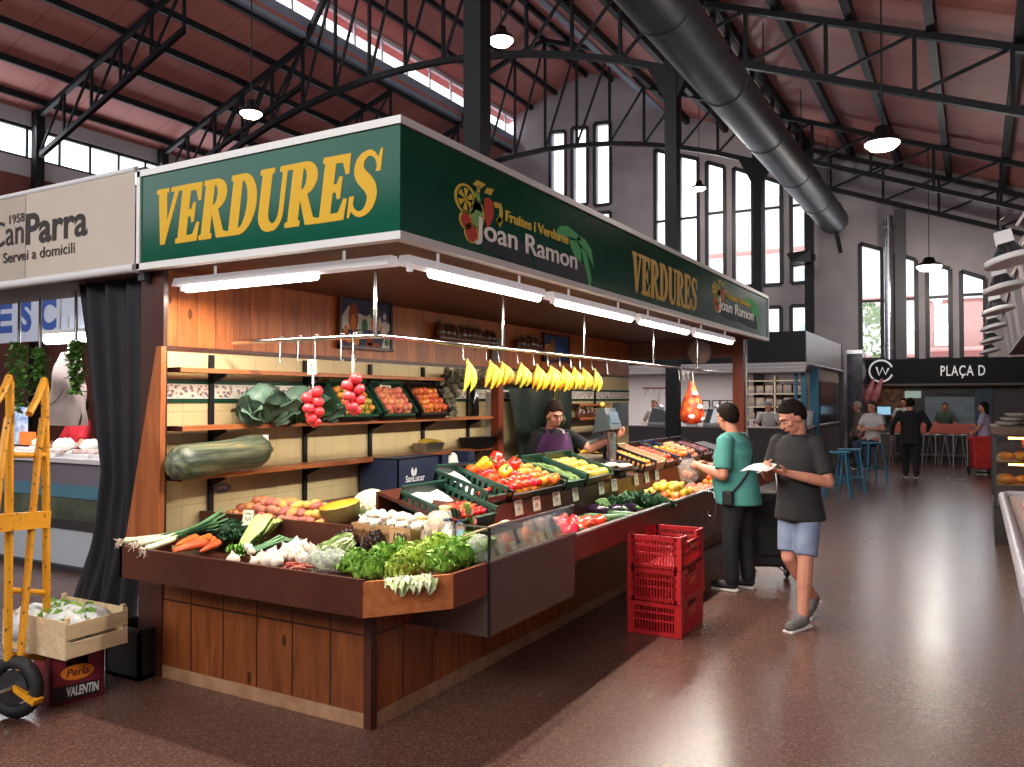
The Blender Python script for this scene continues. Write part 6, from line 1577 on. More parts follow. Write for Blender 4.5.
text('VALENTIN', .07, 'lettering', mat('white_crate_print', '#d5d2cf', .6), t, Matrix.Translation((Lr*.30, -.005, .04)) @ FRONT, .0005, .002, .1, stretch=Lr*.62/(.07*4.9))
C0 = at(66, 661, z=.305); R0 = at(127, 643, z=.305); L0 = at(6, 648, z=.305)
ay = (R0-C0); aw = ay.length; ay.normalize(); ang = math.atan2(ay.y, ay.x); wd = (L0-C0).length*1.12
t = thing('wooden_crate', 'pale wooden slat crate of bagged greens on the red bottle crate', 'crate', C0, ang)
PW = planks('pale_box_wood', '#b39a76', '#d3bd98', 'Z', 'X', .6, 0, .7, knots=.15, tint=.05)
def slats(name, x0, y0, x1, y1, n=2, h=.2):
    m = MB()
    for i in range(n): z0 = i*(h/n)+.004; m.bar((x0, y0, z0+h/n*.42), (x1, y1, z0+h/n*.42), .008, h/n*.8)
    return m.build(name, PW, t)
slats('long_side', 0, 0, aw, 0); slats('long_side', 0, wd, aw, wd)
m = MB(); m.bb(-.004, .004, 0, wd, .0, .2); m.build('end_panel', PW, t); m = MB(); m.bb(aw-.004, aw+.004, 0, wd, .0, .2); m.build('end_panel', PW, t)
m = MB()
for i in range(5): m.bb(0, aw, wd*(i+.1)/5, wd*(i+.9)/5, 0, .006)
m.build('bottom', PW, t)
for (x, y) in ((.015, .015), (aw-.015, .015), (.015, wd-.015), (aw-.015, wd-.015)): m = MB(); m.box((x, y, .11), (.022, .022, .22)); m.build('corner_block', PW, t)
def bagx(label, f, g, r, green):
    q = C0+ay*aw*f+Vector((-ay.y, ay.x, 0))*wd*g+Vector((0, 0, .03))
    t = thing('plastic_bag', label, 'bag', q)
    m = MB(); m.ell((0, 0, r*.7), (r*1.1, r, r*.8), n=18, m=12, fn=lambda d: 1+.12*math.sin(8*d.x+5*d.z)*math.cos(6*d.y+3*d.z)); m.build('bag', film('white_bag_film', '#dfe3e4', .75), t)
    if green: m = MB(); leafclump('g', m, 50, r*.6, r*.8, r*.3, (0, 0, r*.6), (.1, 1.4), .5); m.build('greens', GREENL, t, fix=False)
bagx('white plastic bag nearest the hand truck, in the wooden crate', .25, .75, .13, False); bagx('white plastic bag with green leaves, middle of the wooden crate', .45, .4, .13, True); bagx('white plastic bag at the right end of the wooden crate', .72, .35, .12, False)
bagx('white plastic bag with dark greens at the back of the wooden crate', .6, .75, .12, True)
p = at(125, 680, z=0)
t = thing('black_crate', 'black plastic crate on the floor behind the red bottle crate', 'crate', (p.x-.06, p.y+.16, 0))
m = MB(); m.bb(-.16, .16, -.14, .14, 0, .02); m.bb(-.16, .16, -.14, -.12, 0, .3); m.bb(-.16, .16, .12, .14, 0, .3); m.bb(-.16, -.14, -.14, .14, 0, .3); m.bb(.14, .16, -.14, .14, 0, .3); m.build('shell', BLACK_PLASTIC, t); m = MB(); m.bar((-.16, -.145, .3), (.16, -.145, .3), .02); m.build('rim', mat('grey_rim', '#55565a', .4), t)
# red stacking crates in the aisle
REDP = mat('red_crate_plastic', '#a8191f', .4, 0, '#b22026', 5)
A, B, Cc = at(631, 630, z=0), at(681, 640, z=0), at(706.5, 622, z=0)
W_, D_ = B.x-A.x, Cc.y-B.y
def redcrate():
    t = thing('stacking_crate', 'x', 'crate'); H = .232
    def lat(m, p0, p1, inw, hand):
        p0, p1 = Vector(p0), Vector(p1); n = 9; th = .016
        def seg(f0, f1, z0, z1): a, b = p0.lerp(p1, f0), p0.lerp(p1, f1); q = Vector(inw)*th; m.hexa([a+Vector((0, 0, z0)), a+Vector((0, 0, z1)), a+q+Vector((0, 0, z0)), a+q+Vector((0, 0, z1)), b+Vector((0, 0, z0)), b+Vector((0, 0, z1)), b+q+Vector((0, 0, z0)), b+q+Vector((0, 0, z1))])
        seg(0, 1, 0, .03); seg(0, 1, .1, .112); seg(0, 1, .155, .168)
        seg(0, .13, 0, H); seg(.87, 1, 0, H)
        if hand: seg(.13, .3, H-.035, H); seg(.7, .87, H-.035, H); seg(.3, .7, .165, .18); seg(.35, .65, .11, .15)
        else: seg(0, 1, H-.03, H)
        for i in range(1, n*2): f = i/(n*2); seg(f-.008, f+.008, 0, .17 if (hand and .3 < f < .7) else H)
    for (p0, p1, inw, hd) in (((0, 0, 0), (W_, 0, 0), (0, 1, 0), False), ((W_, D_, 0), (0, D_, 0), (0, -1, 0), False), ((W_, 0, 0), (W_, D_, 0), (-1, 0, 0), True), ((0, D_, 0), (0, 0, 0), (1, 0, 0), True)):
        m = MB(); lat(m, p0, p1, inw, hd); m.build('lattice_side', REDP, t)
    m = MB()
    for i in range(12): m.bb(0, W_, D_*(i+.15)/12, D_*(i+.7)/12, 0, .008)
    for i in range(8): m.bb(W_*(i+.2)/8, W_*(i+.6)/8, 0, D_, 0, .01)
    m.build('base', REDP, t)
    m = MB(); m.T = Matrix.Translation((W_+.001, D_*.5, .13)) @ SIDE; m.ribbon([(-.07, -.02), (-.03, .012), (.03, .0), (.07, .02)], .026, 0, .0015); m.build('orange_badge', mat('orange_badge', '#cf5a35', .5), t)
    for (x, y) in ((0, 0), (W_, 0), (0, D_), (W_, D_)): m = MB(); m.box((x+(.012 if x == 0 else -.012), y+(.012 if y == 0 else -.012), H/2), (.03, .03, H)); m.build('corner_post', REDP, t)
    return t
rc = Stock(redcrate)
for k in range(3): rc.put((A.x, B.y, .003+.236*k), (0, 0, [.012, -.01, .006][k]), ['bottom crate of the red plastic stack in front of the counter', 'middle crate of the red plastic stack in front of the counter', 'top crate of the red plastic stack, open and empty'][k], 'red stacking crates')
# ================================================================== RIGHT SIDE AND FAR END
# meat counter at the right edge
t = thing('meat_counter', 'white rimmed meat counter cut off by the right edge', 'counter', (.25, 6.6, 0))
m = MB(); m.hexa([(.06, -2.2, 0), (-.04, -2.2, .78), (.06, 2.2, 0), (-.04, 2.2, .78), (1.0, -2.2, 0), (1.0, -2.2, .78), (1.0, 2.2, 0), (1.0, 2.2, .78)]); m.build('front', mat('lilac_white_panel', '#a9a0ad', .3), t)
m = MB(); m.tube([(-.05, -2.2, .8), (-.05, 2.1, .8), (.0, 2.22, .8), (.3, 2.25, .8)], .035, 10); m.build('rim', mat('pale_lilac_rim', '#c9c2cb', .3), t)
m = MB(); m.bb(0, 1.0, -2.2, 2.2, .78, .8); m.build('top', mat('pale_counter_top', '#b5adb5', .3), t)
ms = Stock(lambda: tag(MB().ell((0, 0, .05), (.12, .2, .06), n=12, m=8, fn=lambda d: 1+.12*math.sin(6*d.x+4*d.y)).build('meat_cut', mat('pink_meat', '#c45a68', .35, 0, '#d88a90', 7)), 'x', 'meat'))
for k in range(6): ms.put((.48+.1*(k % 2), 5.0+.62*k, .8), (0, 0, k*.4), 'pink cut of meat on the white rimmed counter', 'meat cuts')
# lit display case
t = thing('lit_display_case', 'tall dark display case with warm lit shelves by the right edge', 'display case', (.42, 11.0, 0))
DK = mat('dark_case', '#2d2825', .4)
m = MB(); m.bb(-.25, .3, 0, 1.3, 0, .42); m.build('plinth', DK, t)
m = MB()
for x in (-.24, .29):
    for y in (.015, 1.28): m.bar((x, y, .42), (x, y, 1.27), .035)
for z in (.43, 1.26):
    for x in (-.24, .29): m.bar((x, 0, z), (x, 1.3, z), .035)
    for y in (.015, 1.28): m.bar((-.24, y, z), (.29, y, z), .035)
m.build('frame', DK, t)
m = MB(); m.bb(-.27, .34, -.03, 1.35, 1.27, 1.36); m.build('top_board', mat('brown_top_board', '#5d4331', .5), t)
m = MB(); m.bb(-.22, .27, .1, 1.25, .68, .69); m.bb(-.22, .27, .1, 1.25, .95, .96); m.build('shelf', mat('amber_shelf', '#a8773f', .4), t)
m = MB(); m.bb(-.235, .285, .0, .006, .45, 1.25); m.bb(-.245, -.24, .02, 1.28, .45, 1.25); m.build('glass', glass('case_glass'), t)
m = MB(); m.bar((-.1, .12, 1.23), (.2, .12, 1.23), .03); m.bar((-.1, .12, .92), (.2, .12, .92), .02); m.build('lamp_strip', emit('warm_case_lamp', '#ffb25a', 14), t)
br = Stock(lambda: tag(MB().ell((0, 0, .045), (.09, .06, .05), n=12, m=7).build('bread_loaf', mat('golden_bread', '#c98a3d', .6, 0, '#a8662a', 9)), 'x', 'bread'))
for k in range(9): br.put((.3+.16*(k % 3), 11.2+.18*(k//3), .96 if k % 2 else .69), (0, 0, k), 'golden loaf inside the warm lit display case', 'loaves in the case')
t = thing('red_card', 'small red price card inside the lit display case', 'card', (.5, 11.12, 1.12)); m = MB(); m.bb(-.05, .05, 0, .005, 0, .1); m.build('card', mat('red_card', '#c22f2f', .5), t); m = MB(); m.bb(-.035, .02, -.002, 0, .04, .06); m.build('print', WHITE_PLASTIC, t)
bk = Stock(lambda: (lambda t: (MB().lathe([(.02, 0), (.1, .01), (.14, .05), (.13, .055), (.05, .03)], 18).build('bowl', mat('grey_wicker', '#77706a', .8, 0, '#948c84', 22, .2), t), t)[1])(thing('basket', 'x', 'basket')))
for k, (dx, dy, dz) in enumerate([(-.1, .2, 0), (.1, .35, 0), (-.05, .25, .05), (.12, .5, .05), (0, .3, .1)]): bk.put((.42+dx, 11.0+dy, 1.36+dz), (0, 0, 0), 'grey wicker bowl piled on top of the lit display case', 'wicker bowls', .95)
t = thing('stall_pillar', 'grey ribbed stall pillar at the right edge', 'pillar', (.75, 10.2, 0))
m = MB(); m.bb(-.28, .5, -.2, .25, .0, 2.55); m.build('shaft', mat('grey_pillar', '#8b8482', .5), t)
m = MB()
for k in range(4): m.bb(-.29+.0, -.27, -.15+k*.11, -.11+k*.11, .8, 2.5)
for k in range(3): m.bb(-.22+k*.2, -.18+k*.2, -.22, -.2, .0, 2.5)
m.build('rib', mat('dark_rib', '#5d5858', .5), t)
t = thing('stall_fascia', 'pale stall fascia and lamp frame along the right edge', 'fascia', (.65, 8.0, 2.6))
m = MB(); m.bb(-.05, .4, -2.5, 12, 0, .06); m.build('beam', mat('pale_beam', '#a39a98', .5), t)
m = MB()
for y in (.4, 2.5, 5.1, 8.0, 10.5, 13.0): m.bar((0, y, 0), (-.12, y, .95), .05); m.bar((-.12, y, .95), (-.33, y, .6), .025)
m.bar((-.12, -2.4, .95), (-.12, 13.6, .95), .05); m.build('lamp_frame', mat('pale_pinkish_frame', '#c2b3b0', .5), t)
def rlamp():
    t = thing('stall_lamp', 'x', 'lamp')
    m = MB(); m.lathe([(.23, 0), (.25, .0), (.24, .06), (.1, .09), (.08, .09)], 28); m.build('shade', mat('white_lamp_shade', '#efeeee', .5), t)
    m = MB()
    for k in range(16): a = k*math.pi/8; m.bar((math.cos(a)*.07, math.sin(a)*.07, .1), (math.cos(a)*.14, math.sin(a)*.14, .12), .012, .02); m.bar((math.cos(a)*.13, math.sin(a)*.13, .1), (math.cos(a)*.07, math.sin(a)*.07, .2), .01, .03)
    m.lathe([(.09, .08), (.06, .2), (.001, .21)], 16); m.build('heat_sink', mat('dark_heat_sink', '#5b5a5d', .4, .5), t)
    m = MB(); m.bb(-.08, .08, -.1, .1, .2, .33); m.build('driver_box', WHITE_PAINT, t)
    m = MB(); m.tube([(0, 0, .36), (.02, 0, .46), (.12, 0, .5)], .012, 6); m.build('cable', BLACK_PLASTIC, t)
    return t
rl = Stock(rlamp)
for k, (y, z) in enumerate([(8.4, 2.88), (10.5, 2.88), (13.1, 2.88), (16, 2.87), (18.5, 2.8), (21, 2.72)]):
    rl.put((.28, y, z), (R(-4), R(-14), 0), ['first', 'second', 'third', 'fourth', 'fifth', 'sixth'][k]+' white stall lamp of the row at the right edge, from the front', 'white stall lamps', .85)

# neighbouring stall beyond: dark fascia, white awning
NX, NY = -3.15, 18.2
t = thing('market_stall', 'next market stall with dark navy fascia and steel side', 'stall', (NX, NY, 0))
m = MB(); m.bb(-9.5, 0, 0, .1, 2.44, 3.14); m.build('navy_fascia', mat('navy_fascia', '#10111b', .5, spec=.2), t)
m = MB(); m.bb(-.1, .0, .1, 5.3, 2.44, 3.14)
m.build('steel_fascia', planks('steel_fascia', '#8d8583', '#a09896', 'Y', 'Z', 1.25, .01, .35, knots=0, tint=.06), t)
m = MB(); m.bb(-9.5, -.05, .05, 5.2, 2.46, 2.5); m.build('ceiling_panel', mat('stall_ceiling', '#6e6868', .7), t)
for k in range(6):
    m = MB(); m.lathe([(.06, 0), (.06, .02), (.001, .02)], 14, c=(-.25-1.3*k, .6+.0*k, 2.44)); m.build('downlight', emit('stall_downlight', '#fff0dc', 9), t)
l = bpy.data.lights.new('stall_glow', 'AREA'); l.shape = 'RECTANGLE'; l.size = 7; l.size_y = 2.5; l.energy = 300; l.color = (1, .93, .88); lo = bpy.data.objects.new('stall_glow', l); COL.objects.link(lo); lo.parent = t; lo.location = (-4, 2.6, 2.42)
m = MB()
for k in range(3): m.tube([(-9.5, -.12-.1*k, 2.42-.07*k), (.05, -.12-.1*k, 2.42-.07*k)], .05, 8)
m.tube([(.06, -.1, 2.42), (.06, 5.2, 2.42)], .03, 8); m.build('white_awning', mat('white_awning', '#b8b3b5', .5), t)
m = MB(); m.bb(-9.5, -.05, 4.9, 5.0, 0, 2.46); m.build('back_wall', mat('pale_stall_wall', '#aaa4a6', .7), t)
m = MB(); m.bb(-9.5, -.35, .4, .9, 0, 1.02); m.build('front_counter', mat('dark_stall_counter', '#3a3437', .35), t)
m = MB(); m.bb(-.35, -.02, .9, 5.0, 0, 1.05); m.build('side_counter', mat('grey_stall_counter', '#6b6467', .35), t)
m = MB(); m.bb(-9.5, -.0, .35, .95, 1.02, 1.05); m.bb(-.4, .02, .9, 5.0, 1.05, 1.08); m.build('counter_top', mat('stall_counter_top', '#8d8586', .3), t)
TEAL = mat('teal_paint', '#1f6c8c', .4)
for (x, y, r) in ((-.05, .05, .05), (-.22, .12, .03), (-.05, 1.4, .09)):
    m = MB(); m.bb(x-r, x+r, y-r, y+r, 0 if r > .04 else 1.05, 2.44); m.build('teal_post', TEAL, t)
m = MB(); m.bb(-.04, .0, 1.9, 4.6, 1.1, 2.1); m.build('dark_window', mat('dark_stall_window', '#1e1c20', .15), t)
m = MB(); m.bb(-.03, .01, 1.7, 4.7, 2.1, 2.38); m.build('pale_panel', mat('pale_carved_panel', '#b9a58c', .6, 0, '#8d7a66', 9), t)
m = MB()
for z in (1.1, 1.45, 1.8, 2.15): m.bb(-2.3, -.8, 4.1, 4.5, z, z+.03)
for x in (-2.3, -1.5, -.8): m.bb(x-.02, x+.02, 4.1, 4.5, 0, 2.3)
m.build('shelf_unit', mat('beige_shelving', '#8d7d6c', .6), t)
m = MB(); m.bb(-.09, .02, 5.35, 5.6, 0, 3.14); m.build('end_column', mat('dark_grey_column', '#4a494f', .4), t)
bx = Stock(lambda: (lambda t: (MB().bb(-.1, .1, -.08, .08, 0, .22).build('carton', mat('stall_goods', '#7a6a5c', .6, 0, '#4a4348', 5, 0, .35), t), t)[1])(thing('goods_box', 'x', 'box')))
for i in range(6):
    for j, z in enumerate((1.13, 1.48, 1.83)): bx.put((NX-2.15+i*.24, NY+4.3, z), (0, 0, U_(-.2, .2)), 'small carton on the beige shelves of the next stall', 'goods on the next stall shelves', U_(.8, 1.1))
fr = Stock(lambda: (lambda t: (MB().bb(-.11, .11, 0, .02, 0, .3).build('frame', BLACK_PLASTIC, t), MB().bb(-.08, .08, -.005, 0, .03, .27).build('print', mat('pale_print', '#b5b0ad', .6), t), t)[2])(thing('framed_notice', 'x', 'notice')))
for k, u in enumerate((706, 716, 724, 731)): p = at(u, 420, y=NY+4.85); fr.put((p.x, p.y, 1.35), (0, 0, 0), 'black framed notice on the pale wall of the next stall', 'framed notices', 1.0)
t = thing('knife_rail', 'dark knife rail with hanging tools on the pale stall wall', 'rail', at(657, 389, y=NY+4.86)); m = MB(); m.bb(-.45, .45, 0, .03, 0, .05); m.build('bar', mat('red_brown_bar', '#6b3a38', .5), t)
for k in range(5): m = MB(); m.bb(-.4+k*.2, -.36+k*.2, -.01, .01, -.35 if k == 2 else -.16, 0); m.build('tool', STEEL, t)
t = thing('white_container', 'white container on the counter of the next stall behind the man', 'container', at(806, 425, y=NY+1.1)); m = MB(); m.lathe([(.12, 0), (.14, .02), (.15, .28), (.001, .29)], 18); m.build('tub', WHITE_PLASTIC, t); m = MB(); m.lathe([(.155, .28), (.155, .31), (.001, .32)], 18); m.build('lid', WHITE_PLASTIC, t)
for k in range(3):
    p = at([716, 722, 660][k], 462, y=NY+.65); t = thing('countertop_machine', ['dark slicing machine on the next stall counter, left of the woman', 'pale vessel on the next stall counter beside the slicer', 'black weighing machine on the next stall counter behind the scale'][k], 'machine', (p.x, p.y, 1.05))
    m = MB(); m.hexa([(-.25, -.2, 0), (-.15, -.1, .42), (-.25, .2, 0), (-.15, .15, .42), (.25, -.2, 0), (.15, -.1, .36), (.25, .2, 0), (.15, .15, .36)]); m.build('body', mat('machine_dark', '#2b2c31', .35) if k != 1 else STEEL, t)
    m = MB(); m.bb(-.2, .2, -.25, -.2, .02, .08); m.cyl((0, -.1, .42), (0, .1, .42), .07); m.build('front_tray', STEEL, t)
t = thing('glossy_screen', 'tall dark glossy panel beside the steel stall fascia', 'panel', (-2.85, 24.6, 0))
m = MB(); m.bb(-.3, .1, 0, 1.0, 0, 3.0); m.build('panel', mat('dark_glossy_panel', '#2a2c35', .2, 0, '#474955', 3), t); m = MB(); m.bb(-.31, .11, -.02, 0, 2.95, 3.05); m.build('cap', STEEL, t)

# far bar
BYY = 25.7
a, b = at(866, 384, y=BYY), at(1006, 382, y=BYY); zt, zb = at(930, 358.5, y=BYY).z, at(930, 383.5, y=BYY).z
t = thing('bar_sign', 'long black bar sign with white capital letters at the far end', 'sign', (a.x, BYY, zb))
m = MB(); m.bb(-.1, b.x-a.x+1.5, 0, .25, 0, zt-zb); m.build('board', mat('black_bar_sign', '#0d0d11', .6, spec=.2), t)
m = MB(); m.bb(-.1, b.x-a.x+1.5, -.05, .3, -.06, 0); m.build('lower_edge', mat('brown_bar_edge', '#4a3930', .5), t)
wl = emit('white_bar_letter', '#e2e0e2', .25)
p0, p1 = at(940, 375.5, y=BYY), at(989, 374.5, y=BYY)
text('PLAÇA D', .4, 'lettering', wl, t, Matrix.Translation((p0.x-a.x, -.012, at(965, 375.5, y=BYY).z-zb)) @ FRONT, .004, .004, 0, stretch=(p1.x-p0.x)/(.4*4.75), spacing=1.12)
p = at(881, 371, y=BYY); m = MB(); m.T = Matrix.Translation((p.x-a.x, -.012, p.z-zb)) @ FRONT
for a0 in range(20, 340, 20): m.prism(arc(0, 0, .33, .33, a0, a0+20, 3)+arc(0, 0, .28, .28, a0+20, a0, 3), 0, .005)
m.ribbon([(-.12, .12), (-.05, -.12), (.04, .1), (.12, -.1), (.2, .08)], .05, 0, .005); m.build('round_emblem', wl, t)
t = thing('bar_back_wall', 'bar back wall with pale tiles and dark cupboards under the black sign', 'partition', (a.x, BYY+.45, 0))
m = MB(); m.bb(-.1, 5.0, .2, .3, 0, zb); m.build('wall', mat('dim_bar_wall', '#5b5658', .7), t)
q0, q1 = at(925, 425, y=BYY+.65), at(975, 397, y=BYY+.65); m = MB(); m.bb(q0.x-a.x, q1.x-a.x, .17, .2, q0.z, q1.z); m.build('menu_board', tiles('pale_blue_tile', '#7d8f98', '#5d6a70', 'XZ', .25, .12, .4, .15), t)
q0, q1 = at(866, 420, y=BYY+.65), at(908, 388, y=BYY+.65); m = MB(); m.bb(q0.x-a.x, q1.x-a.x, .15, .2, q0.z, q1.z); m.build('shelf_back', mat('warm_bar_shelf', '#5a3a2c', .6, 0, '#a8754a', 7), t)
q0, q1 = at(938, 394, y=BYY+.65), at(968, 388, y=BYY+.65); m = MB(); m.bb(q0.x-a.x, q1.x-a.x, .1, .2, q0.z, q1.z); m.build('dark_cupboard', mat('dark_cupboard', '#2b2220', .5), t)
q0, q1 = at(905, 398, y=BYY+.65), at(921, 391, y=BYY+.65); m = MB(); m.bb(q0.x-a.x, q1.x-a.x, .1, .2, q0.z, q1.z); m.build('light_box', emit('pale_light_box', '#b8cfc0', .35), t)
q0, q1 = at(975, 440, y=BYY+.65), at(992, 388, y=BYY+.65); m = MB(); m.bb(q0.x-a.x, q1.x-a.x, .1, .2, q0.z, q1.z); m.build('teal_cupboard', mat('dark_teal', '#1f3f52', .5), t)
t = thing('monitor', 'small lit till screen behind the seated man', 'monitor', at(884, 411, y=BYY-.3)); m = MB(); m.bb(-.22, .22, 0, .05, -.14, .16); m.build('case', BLACK_PLASTIC, t); m = MB(); m.bb(-.17, .17, -.005, 0, -.1, .12); m.build('screen', emit('till_screen', '#8fc3de', .8), t); m = MB(); m.bb(-.05, .05, 0, .05, -.4, -.14); m.build('stand', BLACK_PLASTIC, t)
hm = Stock(lambda: (lambda t: (MB().lathe([(.01, -.5), (.1, -.4), (.13, -.2), (.07, .1), (.03, .3), (.001, .32)], 12).build('ham', mat('pinkish_ham', '#b0596a', .5, 0, '#c98a8a', 6), t), t)[1])(thing('hanging_ham', 'x', 'ham')))
for k, (u, lab) in enumerate(((870, 'pink ham hanging at the left end of the bar, left of two'), (878, 'pink ham hanging at the left end of the bar, right of two'))): hm.put(at(u, 389, y=BYY-.3), (0, .35, 0), lab, 'hanging hams')
p, q = at(893, 428, y=24.2), at(976, 428, y=24.2)
t = thing('bar_counter', 'long orange topped bar counter at the far end', 'counter', ((p.x+q.x)/2, 24.2, 0)); w = (q.x-p.x)/2
m = MB(); m.bb(-w, w, 0, .7, p.z-.12, p.z+.12); m.build('orange_top', mat('orange_counter_top', '#d0502a', .4), t); m = MB(); m.bb(-w+.1, w-.1, .15, .6, 0, p.z-.12); m.build('dark_front', mat('dark_bar_front', '#1d1a1e', .5), t)
def stool(col, h=.78):
    def f():
        t = thing('bar_stool', 'x', 'stool')
        m = MB(); m.lathe([(.17, h-.03), (.19, h-.02), (.19, h), (.001, h+.01)], 18); m.build('seat', col, t)
        for sx in (-1, 1):
            for sy in (-1, 1): m = MB(); m.tube([(sx*.2, sy*.2, 0), (sx*.13, sy*.13, h-.02)], .018, 7); m.build('leg', col, t)
        m = MB()
        for z in (.25,): k = .2-.07*z/h; m.tube([(-k, -k, z), (k, -k, z), (k, k, z), (-k, k, z)], .011, 6, closed=True)
        m.build('foot_ring', col, t); return t
    return f
bs = Stock(stool(TEAL, .72))
for k, (u, v, lab) in enumerate([(838, 497, 'teal stool behind the man, nearest of the teal stools'), (850, 492, 'teal stool between the man and the seated man'), (872, 480, 'teal stool the seated man sits on')]):
    q = at(u, v, z=0); bs.put(q, (0, 0, .3*k), lab, None, 1.08)
ss = Stock(stool(mat('grey_steel_stool', '#8f8a8c', .35, .6), .78))
for k, u in enumerate((888, 899, 930, 940, 955, 966)): q = at(u, 461, z=0); ss.put((q.x, 23.6, 0), (0, 0, .2*k), 'grey steel bar stool in front of the orange counter', 'steel bar stools')
# shopping trolleys
def trolley(label, p, rz, colr, s=1.0):
    t = thing('shopping_trolley', label, 'trolley', p, rz); t.scale = (s, s, s)
    m = MB(); m.hexa([(-.17, -.12, .14), (-.19, -.1, .78), (-.17, .12, .14), (-.19, .16, .78), (.17, -.12, .14), (.19, -.1, .78), (.17, .12, .14), (.19, .16, .78)]); m.build('bag', colr, t, bevel=.03)
    m = MB(); m.hexa([(-.2, -.12, .72), (-.2, -.11, .82), (-.2, .18, .72), (-.19, .17, .8), (.2, -.12, .72), (.2, -.11, .82), (.2, .18, .72), (.19, .17, .8)]); m.build('flap', colr, t, bevel=.02)
    m = MB(); m.bb(-.12, .12, -.15, -.12, .25, .5); m.build('pocket', colr, t, bevel=.01)
    m = MB(); m.tube([(-.13, .17, .08), (-.13, .19, .9), (-.13, .25, 1.0), (.13, .25, 1.0), (.13, .19, .9), (.13, .17, .08)], .011, 8); m.bar((-.13, -.12, .1), (-.13, .17, .1), .016); m.bar((.13, -.12, .1), (.13, .17, .1), .016); m.build('frame', STEEL, t)
    for x in (-.2, .2): wheel('wheel', (x, .12, .09), .09, .035, (1, 0, 0), t)
    return t
tp = at(768, 580, z=0)
trolley('black shopping trolley standing between the woman and the man', (tp.x, tp.y, 0), R(25), mat('black_trolley_cloth', '#121215', .7))
tp = at(981, 475, z=0)
trolley('bright red shopping trolley pulled by the woman in lavender', (tp.x, tp.y, 0), R(20), mat('red_trolley_cloth', '#c22a24', .6), 1.05)
t = thing('speaker', 'small black loudspeaker on the far column', 'speaker', at(803, 258, y=25.9)); m = MB(); m.hexa([(-.3, -.3, -.15), (-.45, -.2, .15), (-.3, .1, -.25), (-.45, .1, .15), (.25, -.2, -.15), (.25, -.2, .2), (.25, .1, -.2), (.25, .1, .2)]); m.build('cabinet', BLACK_PLASTIC, t); m = MB(); m.bb(.2, .35, -.05, .1, -.08, .08); m.build('bracket', BLACK_IRON, t)
# steel flue pipe between the aisle windows
p = at(889, 300, y=26.2); t = thing('flue_pipe', 'shiny steel flue pipe running up between the aisle windows', 'pipe', (p.x, 26.2, 0))
z0, z1 = at(889, 360, y=26.2).z, at(889, 216, y=26.2).z; m = MB(); m.cyl((0, 0, z0), (0, 0, z1), .13, n=18); m.build('pipe', mat('flue_steel', '#b0b0b4', .25, .9), t)
m = MB(); m.bb(.16, .45, .05, .2, z0, z1+.2); m.build('dark_duct', mat('dark_side_duct', '#4c4a4f', .5), t)
m = MB(); m.tube([(0, 0, z1-.4), (0, 0, z1-.3)], .145, 18); m.tube([(0, 0, z0+.3), (0, 0, z0+.4)], .145, 18); m.build('collar', STEEL, t)
# ================================================================== PEOPLE
SKIN = mat('skin', '#c98d74', .5, 0, '#bd8069', 6, .03)
def fuse(mb, name, material, parent, voxel, smooth=3):
    """joins overlapping rounded forms into one continuous skin"""
    me = mb.mesh(name+'_raw', material); o = bpy.data.objects.new(name, me); COL.objects.link(o)
    b = bmesh.new(); b.from_mesh(me); bmesh.ops.recalc_face_normals(b, faces=b.faces); b.to_mesh(me); b.free()
    r = o.modifiers.new('r', 'REMESH'); r.mode = 'VOXEL'; r.voxel_size = voxel; r.use_smooth_shade = True
    s = o.modifiers.new('s', 'SMOOTH'); s.factor = .5; s.iterations = smooth
    dg = bpy.context.evaluated_depsgraph_get(); dg.update()
    new = bpy.data.meshes.new_from_object(o.evaluated_get(dg)); new.name = name
    o.modifiers.clear(); o.data = new; bpy.data.meshes.remove(me)
    if not new.materials: new.materials.append(material)
    for p in new.polygons: p.use_smooth = True
    o.parent = parent; return o
def loft(m, secs, n=20):
    """secs: (centre, half width, half depth, yaw)"""
    vs, fs = [], []
    for (c, a, b, yw) in secs:
        c = Vector(c)
        for k in range(n):
            t = 2*math.pi*k/n; q = Vector((a*math.cos(t), b*math.sin(t), 0)); q.rotate(Euler((0, 0, yw))); vs.append(c+q)
    L = len(secs)
    for i in range(L-1):
        for k in range(n): fs.append((i*n+k, i*n+(k+1) % n, (i+1)*n+(k+1) % n, (i+1)*n+k))
    fs += [tuple(range(n-1, -1, -1)), tuple(range((L-1)*n, L*n))]
    m.add(vs, fs, True)
def hand(m, w, d, nrm, side, curl=.5, s=1.0):
    """w wrist, d towards the fingers, nrm out of the back of the hand, side towards the thumb"""
    w, d = Vector(w), Vector(d).normalized(); nrm = Vector(nrm); nrm = (nrm-d*nrm.dot(d)).normalized(); sd = d.cross(nrm)
    if sd.dot(Vector(side)) < 0: sd = -sd
    M = Matrix((sd, d, nrm)).transposed()
    m.ell(w+d*.045*s, (.04*s, .052*s, .017*s), rot=M, n=12, m=8)
    m.capsule(w-d*.02*s, w+d*.02*s, .026*s, .026*s, 10)
    for k, (o, L, r) in enumerate(((.029, .070, .0085), (.010, .078, .009), (-.010, .073, .0085), (-.028, .058, .0075))):
        p = w+d*.082*s+sd*o*s; q = d
        for j, f in enumerate((.42, .33, .25)):
            a = curl*(.5+.5*j)+.06*k; e = (q*math.cos(a)-nrm*math.sin(a)).normalized(); p2 = p+e*L*f*1.15*s
            m.capsule(p, p2, r*s*(1-.08*j), r*s*(1-.08*(j+1)), 8); p = p2; q = e
    p = w+d*.02*s+sd*.03*s; e = (sd*.75+d*.6-nrm*.35).normalized(); p2 = p+e*.04*s; m.capsule(p, p2, .013*s, .011*s, 8); e2 = (d*.9+sd*.25-nrm*.4*curl).normalized(); m.capsule(p2, p2+e2*.035*s, .011*s, .008*s, 8)

